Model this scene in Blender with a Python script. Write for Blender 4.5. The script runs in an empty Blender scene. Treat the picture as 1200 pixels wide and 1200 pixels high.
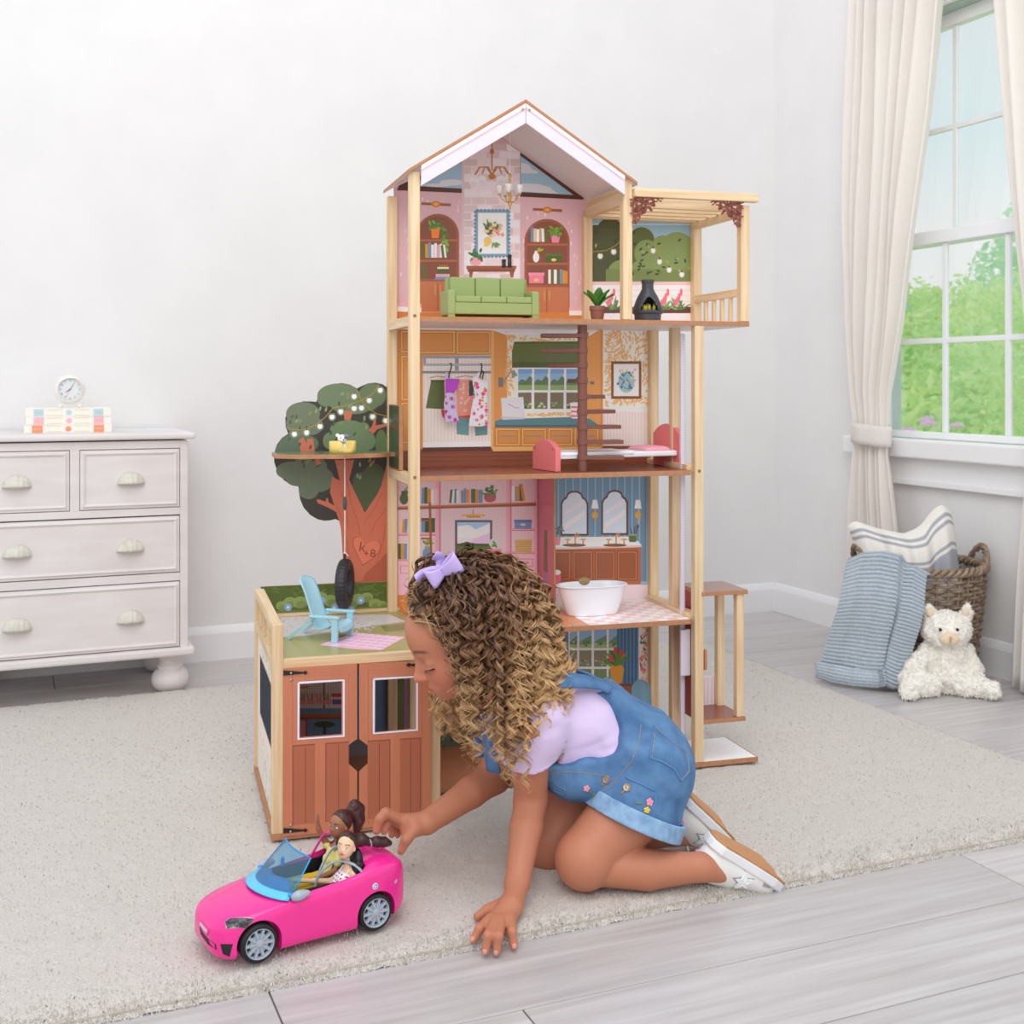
import bpy, bmesh, math, random
import numpy as np
from mathutils import Vector, Matrix, noise
random.seed(7)
S = bpy.context.scene
COL = S.collection
# ---------------------------------------------------------------- camera
FPX, CAMH, HORIZON = 1400.0, .82, 448.0
YAW = math.radians(-22.85)
cd = bpy.data.cameras.new('camera')
cd.sensor_width = 36; cd.lens = FPX/1200*36
cd.shift_y = -(600-HORIZON)/1200
cd.clip_start = .01
cd.dof.use_dof = True; cd.dof.focus_distance = 2.05; cd.dof.aperture_fstop = 9
cam = bpy.data.objects.new('camera', cd); COL.objects.link(cam)
cam.location = (0, 0, CAMH); cam.rotation_euler = (math.pi/2, 0, YAW)
S.camera = cam
# ---------------------------------------------------------------- sky
w = bpy.data.worlds.new('sky'); S.world = w; w.use_nodes = True
nt = w.node_tree; nt.nodes.clear()
tc = nt.nodes.new('ShaderNodeTexCoord'); sx = nt.nodes.new('ShaderNodeSeparateXYZ')
rp = nt.nodes.new('ShaderNodeValToRGB'); bg = nt.nodes.new('ShaderNodeBackground'); wo = nt.nodes.new('ShaderNodeOutputWorld')
nt.links.new(tc.outputs['Generated'], sx.inputs[0]); nt.links.new(sx.outputs['Z'], rp.inputs[0])
nt.links.new(rp.outputs[0], bg.inputs[0]); nt.links.new(bg.outputs[0], wo.inputs[0])
e = rp.color_ramp.elements
e[0].position = 0; e[0].color = (1, 1, 1, 1)
e[1].position = 1; e[1].color = (.80, .90, 1, 1)
for p, c in ((.12, (1, 1, 1, 1)), (.19, (.82, .96, 1, 1)), (.3, (.90, .97, 1, 1)), (.5, (.86, .93, 1, 1))):
    n = e.new(p); n.color = c
bg.inputs[1].default_value = 1.02
# ---------------------------------------------------------------- lamps (photographer's front softbox, off frame; added overhead fill)
def area(name, loc, aim, sx_, sy_, power, col=(1, 1, 1)):
    l = bpy.data.lights.new(name, 'AREA'); l.shape = 'RECTANGLE'; l.size = sx_; l.size_y = sy_; l.energy = power; l.color = col
    o = bpy.data.objects.new(name, l); COL.objects.link(o); o.location = loc
    o.rotation_euler = (Vector(aim)-Vector(loc)).to_track_quat('-Z', 'Y').to_euler()
    return o
area('softbox_front', (-.6, -1.1, 2.7), (1.0, 2.2, .4), 1.6, 1.6, 38, (1, .955, .91))
area('ceiling_bounce_fill', (.3, .9, 3.2), (1.8, 2.7, .5), 1.8, 1.8, 29, (1, .965, .93))  # added unseen area lamp, stands in for light bounced off a ceiling
# ---------------------------------------------------------------- exposure
S.view_settings.view_transform = 'Standard'; S.view_settings.look = 'None'
S.view_settings.gamma = 1; S.view_settings.use_curve_mapping = False
S.view_settings.exposure = 0.0
# ================================================================ geometry of the view: pixels of the photo -> points on real planes
def rotz(a):
    c, s = math.cos(a), math.sin(a); return np.array([[c, -s, 0], [s, c, 0], [0, 0, 1]])
RC = rotz(YAW); CP = np.array([0, 0, CAMH])
def ray(px, py): return RC @ np.array([(px-600)/FPX, 1, -(py-HORIZON)/FPX])
def fl(px, py, z=0.0):
    d = ray(px, py); return CP+d*((z-CAMH)/d[2])
def dep(px, py, d): return CP+ray(px, py)*d
def onx(px, py, x):
    d = ray(px, py); return CP+d*(x/d[0])
def ony(px, py, y):
    d = ray(px, py); return CP+d*(y/d[1])
HA = math.radians(-6.35); RH = rotz(HA); RUG = .02
HO = fl(812, 900, RUG)
def w2h(p): return RH.T @ (np.array(p)-HO)
def h2w(p): return HO+RH @ np.array(p)
HC = w2h(CP)
def hv(px, py, v):
    d = RH.T @ ray(px, py); return HC+d*((v-HC[1])/d[1])
def hu(px, py, u):
    d = RH.T @ ray(px, py); return HC+d*((u-HC[0])/d[0])
def hw(px, py, wz):
    d = RH.T @ ray(px, py); return HC+d*((wz-HC[2])/d[2])
# ================================================================ colours and materials
def lin(c):
    out = []
    for x in c[:3]:
        x = x/255.0
        out.append(x/12.92 if x <= .04045 else ((x+.055)/1.055)**2.4)
    return tuple(out)
MATS = {}
def mat(name, rgb=(200, 200, 200), rough=.5, metal=0, spec=.5, noise_scale=0, noise_amt=0, bump=0, bump_scale=200, stretch=(1, 1, 1), rgb2=None, sheen=0, trans=0, alpha=1, coat=0, rand=0, sss=0, attr=None, detail=4, emit=None, lo=.35, hi=.65):
    if name in MATS: return MATS[name]
    m = bpy.data.materials.new(name); m.use_nodes = True; MATS[name] = m
    t = m.node_tree; b = t.nodes['Principled BSDF']
    b.inputs['Roughness'].default_value = rough; b.inputs['Metallic'].default_value = metal
    b.inputs['Specular IOR Level'].default_value = spec
    c = lin(rgb)+(1,)
    b.inputs['Base Color'].default_value = c
    if sheen: b.inputs['Sheen Weight'].default_value = sheen
    if trans: b.inputs['Transmission Weight'].default_value = trans
    if coat: b.inputs['Coat Weight'].default_value = coat; b.inputs['Coat Roughness'].default_value = .08
    if sss:
        b.inputs['Subsurface Weight'].default_value = sss; b.inputs['Subsurface Radius'].default_value = (.012, .005, .003); b.inputs['Subsurface Scale'].default_value = .6
    if alpha < 1: b.inputs['Alpha'].default_value = alpha
    if emit: b.inputs['Emission Color'].default_value = lin(emit)+(1,); b.inputs['Emission Strength'].default_value = 1
    def coords():
        co = t.nodes.new('ShaderNodeTexCoord'); mp = t.nodes.new('ShaderNodeMapping'); mp.inputs['Scale'].default_value = stretch
        t.links.new(co.outputs['Object'], mp.inputs[0])
        if rand:
            oi = t.nodes.new('ShaderNodeObjectInfo'); ad = t.nodes.new('ShaderNodeVectorMath'); ad.operation = 'SCALE'; ad.inputs[0].default_value = (13, 7, 29)
            t.links.new(oi.outputs['Random'], ad.inputs['Scale']); t.links.new(ad.outputs[0], mp.inputs['Location'])
        return mp
    src = None
    if attr:
        a = t.nodes.new('ShaderNodeAttribute'); a.attribute_name = attr; src = a.outputs['Color']
    if noise_amt or rgb2:
        mp = coords(); n = t.nodes.new('ShaderNodeTexNoise'); n.inputs['Scale'].default_value = noise_scale; n.inputs['Detail'].default_value = detail
        t.links.new(mp.outputs[0], n.inputs['Vector'])
        mr = t.nodes.new('ShaderNodeMapRange'); mr.inputs[1].default_value = lo; mr.inputs[2].default_value = hi
        t.links.new(n.outputs[0], mr.inputs[0])
        mx = t.nodes.new('ShaderNodeMix'); mx.data_type = 'RGBA'
        t.links.new(mr.outputs[0], mx.inputs[0])
        if src: 
            mu = t.nodes.new('ShaderNodeMix'); mu.data_type = 'RGBA'; mu.blend_type = 'MULTIPLY'; mu.inputs[0].default_value = 1
            mx.inputs[6].default_value = (1, 1, 1, 1); k = 1-noise_amt; mx.inputs[7].default_value = (k, k, k, 1)
            t.links.new(src, mu.inputs[6]); t.links.new(mx.outputs[2], mu.inputs[7]); src = mu.outputs[2]
        else:
            mx.inputs[6].default_value = c
            mx.inputs[7].default_value = (lin(rgb2)+(1,)) if rgb2 else tuple(x*(1-noise_amt) for x in c[:3])+(1,)
            src = mx.outputs[2]
    if rand and src:
        oi = t.nodes.new('ShaderNodeObjectInfo'); mr = t.nodes.new('ShaderNodeMapRange'); mr.inputs[3].default_value = 1-rand; mr.inputs[4].default_value = 1+rand*.3
        t.links.new(oi.outputs['Random'], mr.inputs[0])
        hs = t.nodes.new('ShaderNodeHueSaturation'); t.links.new(src, hs.inputs['Color']); t.links.new(mr.outputs[0], hs.inputs['Value']); src = hs.outputs[0]
    if src: t.links.new(src, b.inputs['Base Color'])
    if bump:
        mp = coords(); n = t.nodes.new('ShaderNodeTexNoise'); n.inputs['Scale'].default_value = bump_scale; n.inputs['Detail'].default_value = 3
        t.links.new(mp.outputs[0], n.inputs['Vector'])
        bp = t.nodes.new('ShaderNodeBump'); bp.inputs['Strength'].default_value = bump; bp.inputs['Distance'].default_value = .004
        t.links.new(n.outputs[0], bp.inputs['Height']); t.links.new(bp.outputs[0], b.inputs['Normal'])
    return m
def glass(name, rgb, gloss=.12, tint=.9):
    if name in MATS: return MATS[name]
    m = bpy.data.materials.new(name); m.use_nodes = True; MATS[name] = m
    t = m.node_tree; t.nodes.clear()
    o = t.nodes.new('ShaderNodeOutputMaterial'); a = t.nodes.new('ShaderNodeBsdfTransparent'); g = t.nodes.new('ShaderNodeBsdfGlossy'); d = t.nodes.new('ShaderNodeBsdfDiffuse')
    g.inputs['Roughness'].default_value = .03; mx = t.nodes.new('ShaderNodeMixShader'); m2 = t.nodes.new('ShaderNodeMixShader')
    a.inputs[0].default_value = lin(rgb)+(1,); d.inputs[0].default_value = lin(rgb)+(1,)
    m2.inputs[0].default_value = 1-tint; t.links.new(a.outputs[0], m2.inputs[1]); t.links.new(d.outputs[0], m2.inputs[2])
    fr = t.nodes.new('ShaderNodeFresnel'); fr.inputs[0].default_value = 1.45; mm = t.nodes.new('ShaderNodeMath'); mm.operation = 'MULTIPLY'; mm.inputs[1].default_value = gloss*8
    mm.use_clamp = True
    t.links.new(fr.outputs[0], mm.inputs[0]); t.links.new(mm.outputs[0], mx.inputs[0])
    t.links.new(m2.outputs[0], mx.inputs[1]); t.links.new(g.outputs[0], mx.inputs[2]); t.links.new(mx.outputs[0], o.inputs[0])
    return m
PRINT = mat('printed_laminate', rough=.32, attr='Col', spec=.4)
SKINCOL = mat('painted_by_attribute', rough=.5, attr='Col')
def pine(ax):
    st = {'x': (.6, 14, 14), 'y': (14, .6, 14), 'z': (14, 14, .6)}[ax]
    return mat('pine_'+ax, (236, 210, 172), .5, noise_scale=9, rgb2=(219, 184, 140), stretch=st, rand=.04, detail=5)
BROWN_EDGE = mat('board_edge', (186, 130, 92), .6, noise_scale=90, noise_amt=.15)
# ================================================================ objects
def link(o, parent=None):
    COL.objects.link(o)
    if parent is not None: o.parent = parent
    return o
def tag(o, label=None, cat=None, group=None, kind=None):
    if label: o['label'] = label
    if cat: o['category'] = cat
    if group: o['group'] = group
    if kind: o['kind'] = kind
    return o
def thing(name, label, cat, loc=(0, 0, 0), rz=0, group=None):
    o = bpy.data.objects.new(name, None); link(o); o.empty_display_size = .05
    o.location = loc; o.rotation_euler = (0, 0, rz)
    return tag(o, label, cat, group)
def copy_tree(o, parent=None):
    c = o.copy(); COL.objects.link(c)
    if parent is not None: c.parent = parent
    for ch in list(o.children): copy_tree(ch, c)
    return c
def mesh_obj(name, me, m, parent=None, smooth=False):
    if m is not None:
        for x in (m if isinstance(m, (list, tuple)) else [m]): me.materials.append(x)
    if smooth: me.shade_smooth()
    return link(bpy.data.objects.new(name, me), parent)
def bake(o, name=None):
    """replace an object's mesh by its evaluated (modifier-applied) mesh"""
    dg = bpy.context.evaluated_depsgraph_get(); dg.update()
    me = bpy.data.meshes.new_from_object(o.evaluated_get(dg)); 
    old = o.data; o.modifiers.clear(); o.data = me; bpy.data.meshes.remove(old)
    return o
def frame_of(p0, p1):
    d = (Vector(p1)-Vector(p0)); l = d.length; d = d.normalized() if l > 0 else Vector((0, 0, 1))
    a = d.orthogonal().normalized(); return a, d.cross(a), d, l
class MB:
    def __init__(s): s.v = []; s.f = []; s.c = []; s.col = None
    def add(s, v, f, col=None):
        n = len(s.v); s.v += [tuple(x) for x in v]; s.f += [tuple(i+n for i in q) for q in f]; s.c += [col or s.col]*len(f); return s
    def box(s, x0, x1, y0, y1, z0, z1, col=None, M=None):
        v = [Vector((x, y, z)) for z in (z0, z1) for y in (y0, y1) for x in (x0, x1)]
        if M is not None: v = [M @ p for p in v]
        return s.add(v, [(0, 2, 3, 1), (4, 5, 7, 6), (0, 1, 5, 4), (2, 6, 7, 3), (0, 4, 6, 2), (1, 3, 7, 5)], col)
    def cbox(s, c, sx_, sy_, sz_, col=None, R=None):
        M = Matrix.Translation(c) @ (R.to_4x4() if R is not None else Matrix())
        return s.box(-sx_/2, sx_/2, -sy_/2, sy_/2, -sz_/2, sz_/2, col, M)
    def tube(s, pts, r, n=8, cap=True, col=None, closed=False, flat=1.0):
        pts = [Vector(p) for p in pts]; N = len(pts); rs = r if isinstance(r, (list, tuple)) else [r]*N
        t = (pts[1]-pts[0]).normalized(); a = t.orthogonal().normalized(); V = []; F = []
        for i, p in enumerate(pts):
            if closed: d = pts[(i+1) % N]-pts[i-1]
            else: d = pts[min(i+1, N-1)]-pts[max(i-1, 0)]
            d = d.normalized() if d.length > 1e-9 else t
            a = (a-d*a.dot(d)); a = a.normalized() if a.length > 1e-6 else d.orthogonal().normalized(); b = d.cross(a)
            for k in range(n):
                q = 2*math.pi*k/n; V.append(p+(a*math.cos(q)+b*math.sin(q)*flat)*rs[i])
        for i in range(N if closed else N-1):
            j = (i+1) % N
            for k in range(n): F.append((i*n+k, i*n+(k+1) % n, j*n+(k+1) % n, j*n+k))
        if cap and not closed: F.append(tuple(range(n))[::-1]); F.append(tuple((N-1)*n+k for k in range(n)))
        return s.add(V, F, col)
    def cyl(s, p0, p1, r0, r1=None, n=16, col=None): return s.tube([p0, p1], [r0, r0 if r1 is None else r1], n, True, col)
    def lathe(s, prof, n=24, M=None, col=None, cap=True):
        V = []; F = []
        for r, z in prof:
            for k in range(n):
                q = 2*math.pi*k/n; p = Vector((r*math.cos(q), r*math.sin(q), z)); V.append(M @ p if M is not None else p)
        for i in range(len(prof)-1):
            for k in range(n): F.append((i*n+k, i*n+(k+1) % n, (i+1)*n+(k+1) % n, (i+1)*n+k))
        if cap: F.append(tuple(range(n))[::-1]); F.append(tuple((len(prof)-1)*n+k for k in range(n)))
        return s.add(V, F, col)
    def prism(s, poly, fn, d0, d1, col=None):
        """poly in 2D, fn(x, y, d) -> 3D"""
        n = len(poly)
        V = [fn(x, y, d0) for x, y in poly]+[fn(x, y, d1) for x, y in poly]
        F = [tuple(range(n))[::-1], tuple(range(n, 2*n))]+[(i, (i+1) % n, n+(i+1) % n, n+i) for i in range(n)]
        return s.add(V, F, col)
    def ball(s, c, rx, ry=None, rz=None, n=12, m=8, M=None, col=None):
        ry = rx if ry is None else ry; rz = rx if rz is None else rz; V = []; F = []; c = Vector(c)
        for i in range(m+1):
            t = math.pi*i/m
            for k in range(n):
                q = 2*math.pi*k/n; p = Vector((rx*math.sin(t)*math.cos(q), ry*math.sin(t)*math.sin(q), rz*math.cos(t)))
                V.append(c+(M @ p if M is not None else p))
        for i in range(m):
            for k in range(n): F.append((i*n+k, (i+1)*n+k, (i+1)*n+(k+1) % n, i*n+(k+1) % n))
        return s.add(V, F, col)
    def grid(s, fn, nu, nv, col=None, closed_u=False):
        V = [fn(i/nu, j/nv) for j in range(nv+1) for i in range(nu+(0 if closed_u else 1))]; W = nu if closed_u else nu+1; F = []
        for j in range(nv):
            for i in range(nu):
                k = (i+1) % W; F.append((j*W+i, j*W+k, (j+1)*W+k, (j+1)*W+i))
        return s.add(V, F, col)
    def build(s, name, m, parent=None, smooth=False, bevel=0, seg=2, loc=None, sub=0, fix=True, weld=0, solid=0):
        me = bpy.data.meshes.new(name); me.from_pydata([tuple(p) for p in s.v], [], s.f)
        if any(c is not None for c in s.c):
            a = me.color_attributes.new('Col', 'FLOAT_COLOR', 'CORNER'); buf = []
            for p, c in zip(me.polygons, s.c): buf += list((lin(c) if c else (.8, .8, .8))+(1,))*p.loop_total
            a.data.foreach_set('color', buf)
        if fix:
            b = bmesh.new(); b.from_mesh(me)
            if weld: bmesh.ops.remove_doubles(b, verts=b.verts, dist=weld)
            bmesh.ops.recalc_face_normals(b, faces=b.faces); b.to_mesh(me); b.free()
        me.update()
        o = mesh_obj(name, me, m, parent, smooth)
        if loc is not None: o.location = loc
        if solid: q = o.modifiers.new('t', 'SOLIDIFY'); q.thickness = solid; q.offset = 0
        if bevel: q = o.modifiers.new('b', 'BEVEL'); q.width = bevel; q.segments = seg; q.limit_method = 'ANGLE'
        if sub: q = o.modifiers.new('s', 'SUBSURF'); q.levels = sub; q.render_levels = sub
        if smooth == 'auto': pass
        return o
def box(name, m, parent, x0, x1, y0, y1, z0, z1, bevel=.001):
    return MB().box(x0, x1, y0, y1, z0, z1).build(name, m, parent, bevel=bevel)
class Print:
    """flat printed artwork: coloured shapes lying on one board; authored in the coordinates of a crop of the photo"""
    def __init__(s, to3, crop=(0, 0, 1), step=.00003):
        s.to3 = to3; s.cr = crop; s.step = step; s.mb = MB(); s.bb = []
    def P(s, x, y): return (s.cr[0]+x/s.cr[2], s.cr[1]+y/s.cr[2])
    def poly(s, pts, col):
        col = tuple(min(252, q*1.08+7) for q in col)
        pts = [s.P(*p) for p in pts]
        xs = [p[0] for p in pts]; ys = [p[1] for p in pts]; b = (min(xs), min(ys), max(xs), max(ys))
        lay = 1+max([l for (q, l) in s.bb if q[0] < b[2] and q[2] > b[0] and q[1] < b[3] and q[3] > b[1]], default=0)
        s.bb.append((b, lay))
        s.mb.add([s.to3(x, y, lay*s.step) for x, y in pts], [tuple(range(len(pts)))], col); return s
    def rect(s, x0, y0, x1, y1, col): return s.poly([(x0, y0), (x1, y0), (x1, y1), (x0, y1)], col)
    def ell(s, x, y, rx, ry, col, n=20, a0=0, a1=360, rot=0):
        rr = math.radians(rot); c, sn = math.cos(rr), math.sin(rr); pts = []
        for i in range(n if a1-a0 >= 360 else n+1):
            a = math.radians(a0+(a1-a0)*i/n); u, v = rx*math.cos(a), ry*math.sin(a); pts.append((x+u*c-v*sn, y+u*sn+v*c))
        return s.poly(pts, col)
    def line(s, pts, wd, col):
        h = wd/2; L = []; Rr = []
        for i, p in enumerate(pts):
            a = pts[max(i-1, 0)]; b = pts[min(i+1, len(pts)-1)]; dx, dy = b[0]-a[0], b[1]-a[1]; l = math.hypot(dx, dy) or 1
            L.append((p[0]-dy/l*h, p[1]+dx/l*h)); Rr.append((p[0]+dy/l*h, p[1]-dx/l*h))
        return s.poly(L+Rr[::-1], col)
    def frame(s, x0, y0, x1, y1, wd, col, inner):
        s.rect(x0, y0, x1, y1, col); return s.rect(x0+wd, y0+wd, x1-wd, y1-wd, inner)
    def leaf(s, x, y, ln, wd, ang, col):
        return s.ell(x+math.cos(math.radians(ang))*ln/2, y-math.sin(math.radians(ang))*ln/2, ln/2, wd/2, col, 8, rot=-ang)
    def books(s, x, y, h, items):
        """row of book spines standing on y; items (width, height factor, colour, lean)"""
        for wd, hf, c, le in items:
            s.poly([(x, y), (x+wd, y), (x+wd+le, y-h*hf), (x+le, y-h*hf)], c); x += wd+1
        return s
    def plant(s, x, y, r, n, cols, ln, seed=1):
        rd = random.Random(seed)
        for i in range(n):
            s.leaf(x+rd.uniform(-r, r), y+rd.uniform(-r, r)*.7, ln*rd.uniform(.8, 1.2), ln*.5, rd.uniform(0, 360), rd.choice(cols))
        return s
    def text(s, txt, x, y, size, col, rot=0, wd=1.0):
        for (poly) in text_polys(txt):
            c, sn = math.cos(math.radians(rot)), math.sin(math.radians(rot))
            s.poly([(x+(px*c-(-py)*sn)*size*wd, y+(px*sn+(-py)*c)*size) for px, py in poly], col)
        return s
    def build(s, name, parent, m=None): return s.mb.build(name, m or PRINT, parent, fix=False)
def text_polys(txt):
    cu = bpy.data.curves.new('t', 'FONT'); cu.body = txt; cu.size = 1; cu.resolution_u = 3
    o = bpy.data.objects.new('t', cu); COL.objects.link(o)
    dg = bpy.context.evaluated_depsgraph_get(); dg.update(); me = bpy.data.meshes.new_from_object(o.evaluated_get(dg))
    out = [[(me.vertices[i].co.x, me.vertices[i].co.y) for i in p.vertices] for p in me.polygons]
    bpy.data.objects.remove(o); bpy.data.curves.remove(cu); bpy.data.meshes.remove(me); return out
# ================================================================ soft solids: smooth unions of tapered capsules and ellipsoids, meshed on a grid
class Soft:
    def __init__(s, lo, hi, h):
        s.h = h; s.lo = np.array(lo, float); n = np.ceil((np.array(hi)-s.lo)/h).astype(int)+1; s.n = n
        s.F = np.full(n, .05, np.float32)
    def _sl(s, lo, hi):
        a = np.clip(np.floor((np.array(lo)-s.lo)/s.h).astype(int), 0, s.n-1); b = np.clip(np.ceil((np.array(hi)-s.lo)/s.h).astype(int)+1, 1, s.n)
        sl = tuple(slice(int(i), int(max(j, i+1))) for i, j in zip(a, b))
        g = [(np.arange(q.start, q.stop, dtype=np.float32)*s.h+s.lo[k]).astype(np.float32) for k, q in enumerate(sl)]
        return sl, np.meshgrid(*g, indexing='ij')
    def _put(s, sl, d, k, op):
        f = s.F[sl]; d = d.astype(np.float32)
        if op == 'sub':
            d = -d; 
            if k > 0: hh = np.clip(.5-.5*(f-d)/k, 0, 1); s.F[sl] = f*(1-hh)+d*hh+k*hh*(1-hh)
            else: s.F[sl] = np.maximum(f, d)
        else:
            if k > 0: hh = np.clip(.5+.5*(f-d)/k, 0, 1); s.F[sl] = f*(1-hh)+d*hh-k*hh*(1-hh)
            else: s.F[sl] = np.minimum(f, d)
    def cap(s, a, b, ra, rb=None, k=.01, op='add', flat=False):
        rb = ra if rb is None else rb; a = np.array(a, float); b = np.array(b, float); R = max(ra, rb)+k*1.5+.012
        sl, (X, Y, Z) = s._sl(np.minimum(a, b)-R, np.maximum(a, b)+R)
        d = b-a; L2 = max(float(d@d), 1e-12); px, py, pz = X-a[0], Y-a[1], Z-a[2]
        t = (px*d[0]+py*d[1]+pz*d[2])/L2; tc_ = np.clip(t, 0, 1)
        q = np.sqrt((px-tc_*d[0])**2+(py-tc_*d[1])**2+(pz-tc_*d[2])**2)-(ra+(rb-ra)*tc_)
        if flat:
            L = math.sqrt(L2); qr = np.sqrt(np.maximum((px-t*d[0])**2+(py-t*d[1])**2+(pz-t*d[2])**2, 0))-(ra+(rb-ra)*tc_)
            qa = np.maximum(-t*L, (t-1)*L); q = np.maximum(qr, qa)
        s._put(sl, q, k, op); return s
    def chain(s, pts, rs, k=.01, op='add'):
        for i in range(len(pts)-1): s.cap(pts[i], pts[i+1], rs[i], rs[i+1], k if i == 0 else min(k, .006), op)
        return s
    def ell(s, c, r, R=None, k=.01, op='add'):
        c = np.array(c, float); r = np.array([r]*3 if np.isscalar(r) else r, float); M = np.array(R, float) if R is not None else np.eye(3)
        ext = np.abs(M) @ r+k*1.5+.012
        sl, (X, Y, Z) = s._sl(c-ext, c+ext); P = [X-c[0], Y-c[1], Z-c[2]]
        L = [M[0, i]*P[0]+M[1, i]*P[1]+M[2, i]*P[2] for i in range(3)]
        k0 = np.sqrt(sum((L[i]/r[i])**2 for i in range(3))); k1 = np.sqrt(sum((L[i]/r[i]**2)**2 for i in range(3)))
        q = np.where(k1 > 1e-9, k0*(k0-1)/np.maximum(k1, 1e-9), -r.min())
        s._put(sl, q, k, op); return s
    def bx(s, c, r, R=None, rd=.002, k=.005, op='add'):
        c = np.array(c, float); r = np.array(r, float)-rd; M = np.array(R, float) if R is not None else np.eye(3)
        ext = np.abs(M) @ (r+rd)+k*1.5+.012
        sl, (X, Y, Z) = s._sl(c-ext, c+ext); P = [X-c[0], Y-c[1], Z-c[2]]
        L = [np.abs(M[0, i]*P[0]+M[1, i]*P[1]+M[2, i]*P[2])-r[i] for i in range(3)]
        q = np.sqrt(sum(np.maximum(x, 0)**2 for x in L))+np.minimum(np.maximum(np.maximum(L[0], L[1]), L[2]), 0)-rd
        s._put(sl, q, k, op); return s
    def half(s, p, n):
        """cut away everything on the +n side of the plane through p"""
        n = np.array(n, float); n /= np.linalg.norm(n); p = np.array(p, float)
        g = [np.arange(s.n[k], dtype=np.float32)*s.h+s.lo[k]-p[k] for k in range(3)]
        d = g[0][:, None, None]*n[0]+g[1][None, :, None]*n[1]+g[2][None, None, :]*n[2]
        s.F = np.maximum(s.F, d.astype(np.float32)); return s
    def arrays(s, smooth=1):
        F = s.F.copy(); F[0] = F[-1] = .05; F[:, 0] = F[:, -1] = .05; F[:, :, 0] = F[:, :, -1] = .05
        ins = F < 0; n = np.array(F.shape)-1
        cnt = np.zeros(n, np.int8)
        for dx in (0, 1):
            for dy in (0, 1):
                for dz in (0, 1): cnt += ins[dx:dx+n[0], dy:dy+n[1], dz:dz+n[2]]
        act = (cnt > 0) & (cnt < 8); idx = -np.ones(n, np.int64); cells = np.argwhere(act); idx[act] = np.arange(len(cells))
        acc = np.zeros((len(cells), 3)); num = np.zeros(len(cells)); i, j, k = cells.T
        for ax in range(3):
            o1, o2 = [q for q in range(3) if q != ax]
            for b in (0, 1):
                for c in (0, 1):
                    off = [0, 0, 0]; off[o1] = b; off[o2] = c
                    f0 = F[i+off[0], j+off[1], k+off[2]]; of2 = list(off); of2[ax] = 1; f1 = F[i+of2[0], j+of2[1], k+of2[2]]
                    m = (f0 < 0) != (f1 < 0); t = np.where(m, f0/np.where(m, f0-f1, 1), 0)
                    p = np.zeros((len(cells), 3)); p[:, o1] = b; p[:, o2] = c; p[:, ax] = t
                    acc[m] += p[m]; num[m] += 1
        V = (cells+acc/num[:, None])*s.h+s.lo
        quads = []
        for ax in range(3):
            o1, o2 = [(1, 2), (2, 0), (0, 1)][ax]
            sl0 = [slice(None)]*3; sl1 = [slice(None)]*3; sl0[ax] = slice(0, -1); sl1[ax] = slice(1, None)
            A = ins[tuple(sl0)]; B = ins[tuple(sl1)]; e_ = np.argwhere(A != B)
            if not len(e_): continue
            e_ = e_[(e_[:, o1] > 0) & (e_[:, o2] > 0) & (e_[:, o1] < n[o1]) & (e_[:, o2] < n[o2])]
            fl_ = A[tuple(e_.T)]
            def cell(d1, d2):
                q = e_.copy(); q[:, o1] -= d1; q[:, o2] -= d2; return idx[tuple(q.T)]
            Q = np.stack([cell(1, 1), cell(0, 1), cell(0, 0), cell(1, 0)], 1); Q[~fl_] = Q[~fl_][:, ::-1]; quads.append(Q)
        Q = np.concatenate(quads); Q = Q[(Q >= 0).all(1)]
        for _ in range(smooth):
            acc = np.zeros_like(V); num = np.zeros(len(V))
            for a in range(4):
                b = (a+1) % 4
                np.add.at(acc, Q[:, a], V[Q[:, b]]); np.add.at(num, Q[:, a], 1); np.add.at(acc, Q[:, b], V[Q[:, a]]); np.add.at(num, Q[:, b], 1)
            V = V*.4+.6*acc/np.maximum(num, 1)[:, None]
        return V, Q
    def build(s, name, m, parent=None, smooth=1, color=None, warp=None):
        V, Q = s.arrays(smooth)
        if warp is not None: V = warp(V, Q)
        return np_mesh(name, V, Q, m, parent, color(V) if color is not None else None)
def np_mesh(name, V, Q, m, parent=None, vcol=None, smooth=True):
    me = bpy.data.meshes.new(name); Q = np.asarray(Q); V = np.asarray(V, np.float32)
    me.vertices.add(len(V)); me.vertices.foreach_set('co', V.ravel())
    k = Q.shape[1]; me.loops.add(Q.size); me.polygons.add(len(Q))
    me.loops.foreach_set('vertex_index', Q.ravel().astype(np.int32)); me.polygons.foreach_set('loop_start', np.arange(0, Q.size, k, dtype=np.int32))
    me.update(calc_edges=True)
    if vcol is not None:
        a = me.color_attributes.new('Col', 'FLOAT_COLOR', 'POINT'); c = np.ones((len(V), 4), np.float32); c[:, :3] = vcol; a.data.foreach_set('color', c.ravel())
    return mesh_obj(name, me, m, parent, smooth)
def vnormals(V, Q):
    n = np.cross(V[Q[:, 2]]-V[Q[:, 0]], V[Q[:, 3]]-V[Q[:, 1]]); N = np.zeros_like(V)
    for a in range(4): np.add.at(N, Q[:, a], n)
    return N/np.maximum(np.linalg.norm(N, axis=1), 1e-12)[:, None]
def wobble(amp, scale, stretch=(1, 1, 1), seed=0):
    def f(V, Q):
        N = vnormals(V, Q); st = Vector(stretch); off = Vector((seed*3.1, seed*1.7, seed*.9))
        d = np.array([noise.fractal(Vector((p[0]*st.x, p[1]*st.y, p[2]*st.z))*scale+off, 1, 2, 3) for p in V]); return V+N*(d*amp)[:, None]
    return f
def frame3(x, z):
    """columns: forward x, left y, up z (orthonormal, x kept)"""
    x = np.array(x, float); x /= np.linalg.norm(x); y = np.cross(z, x); y /= np.linalg.norm(y); return np.stack([x, y, np.cross(x, y)], 1)
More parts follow.
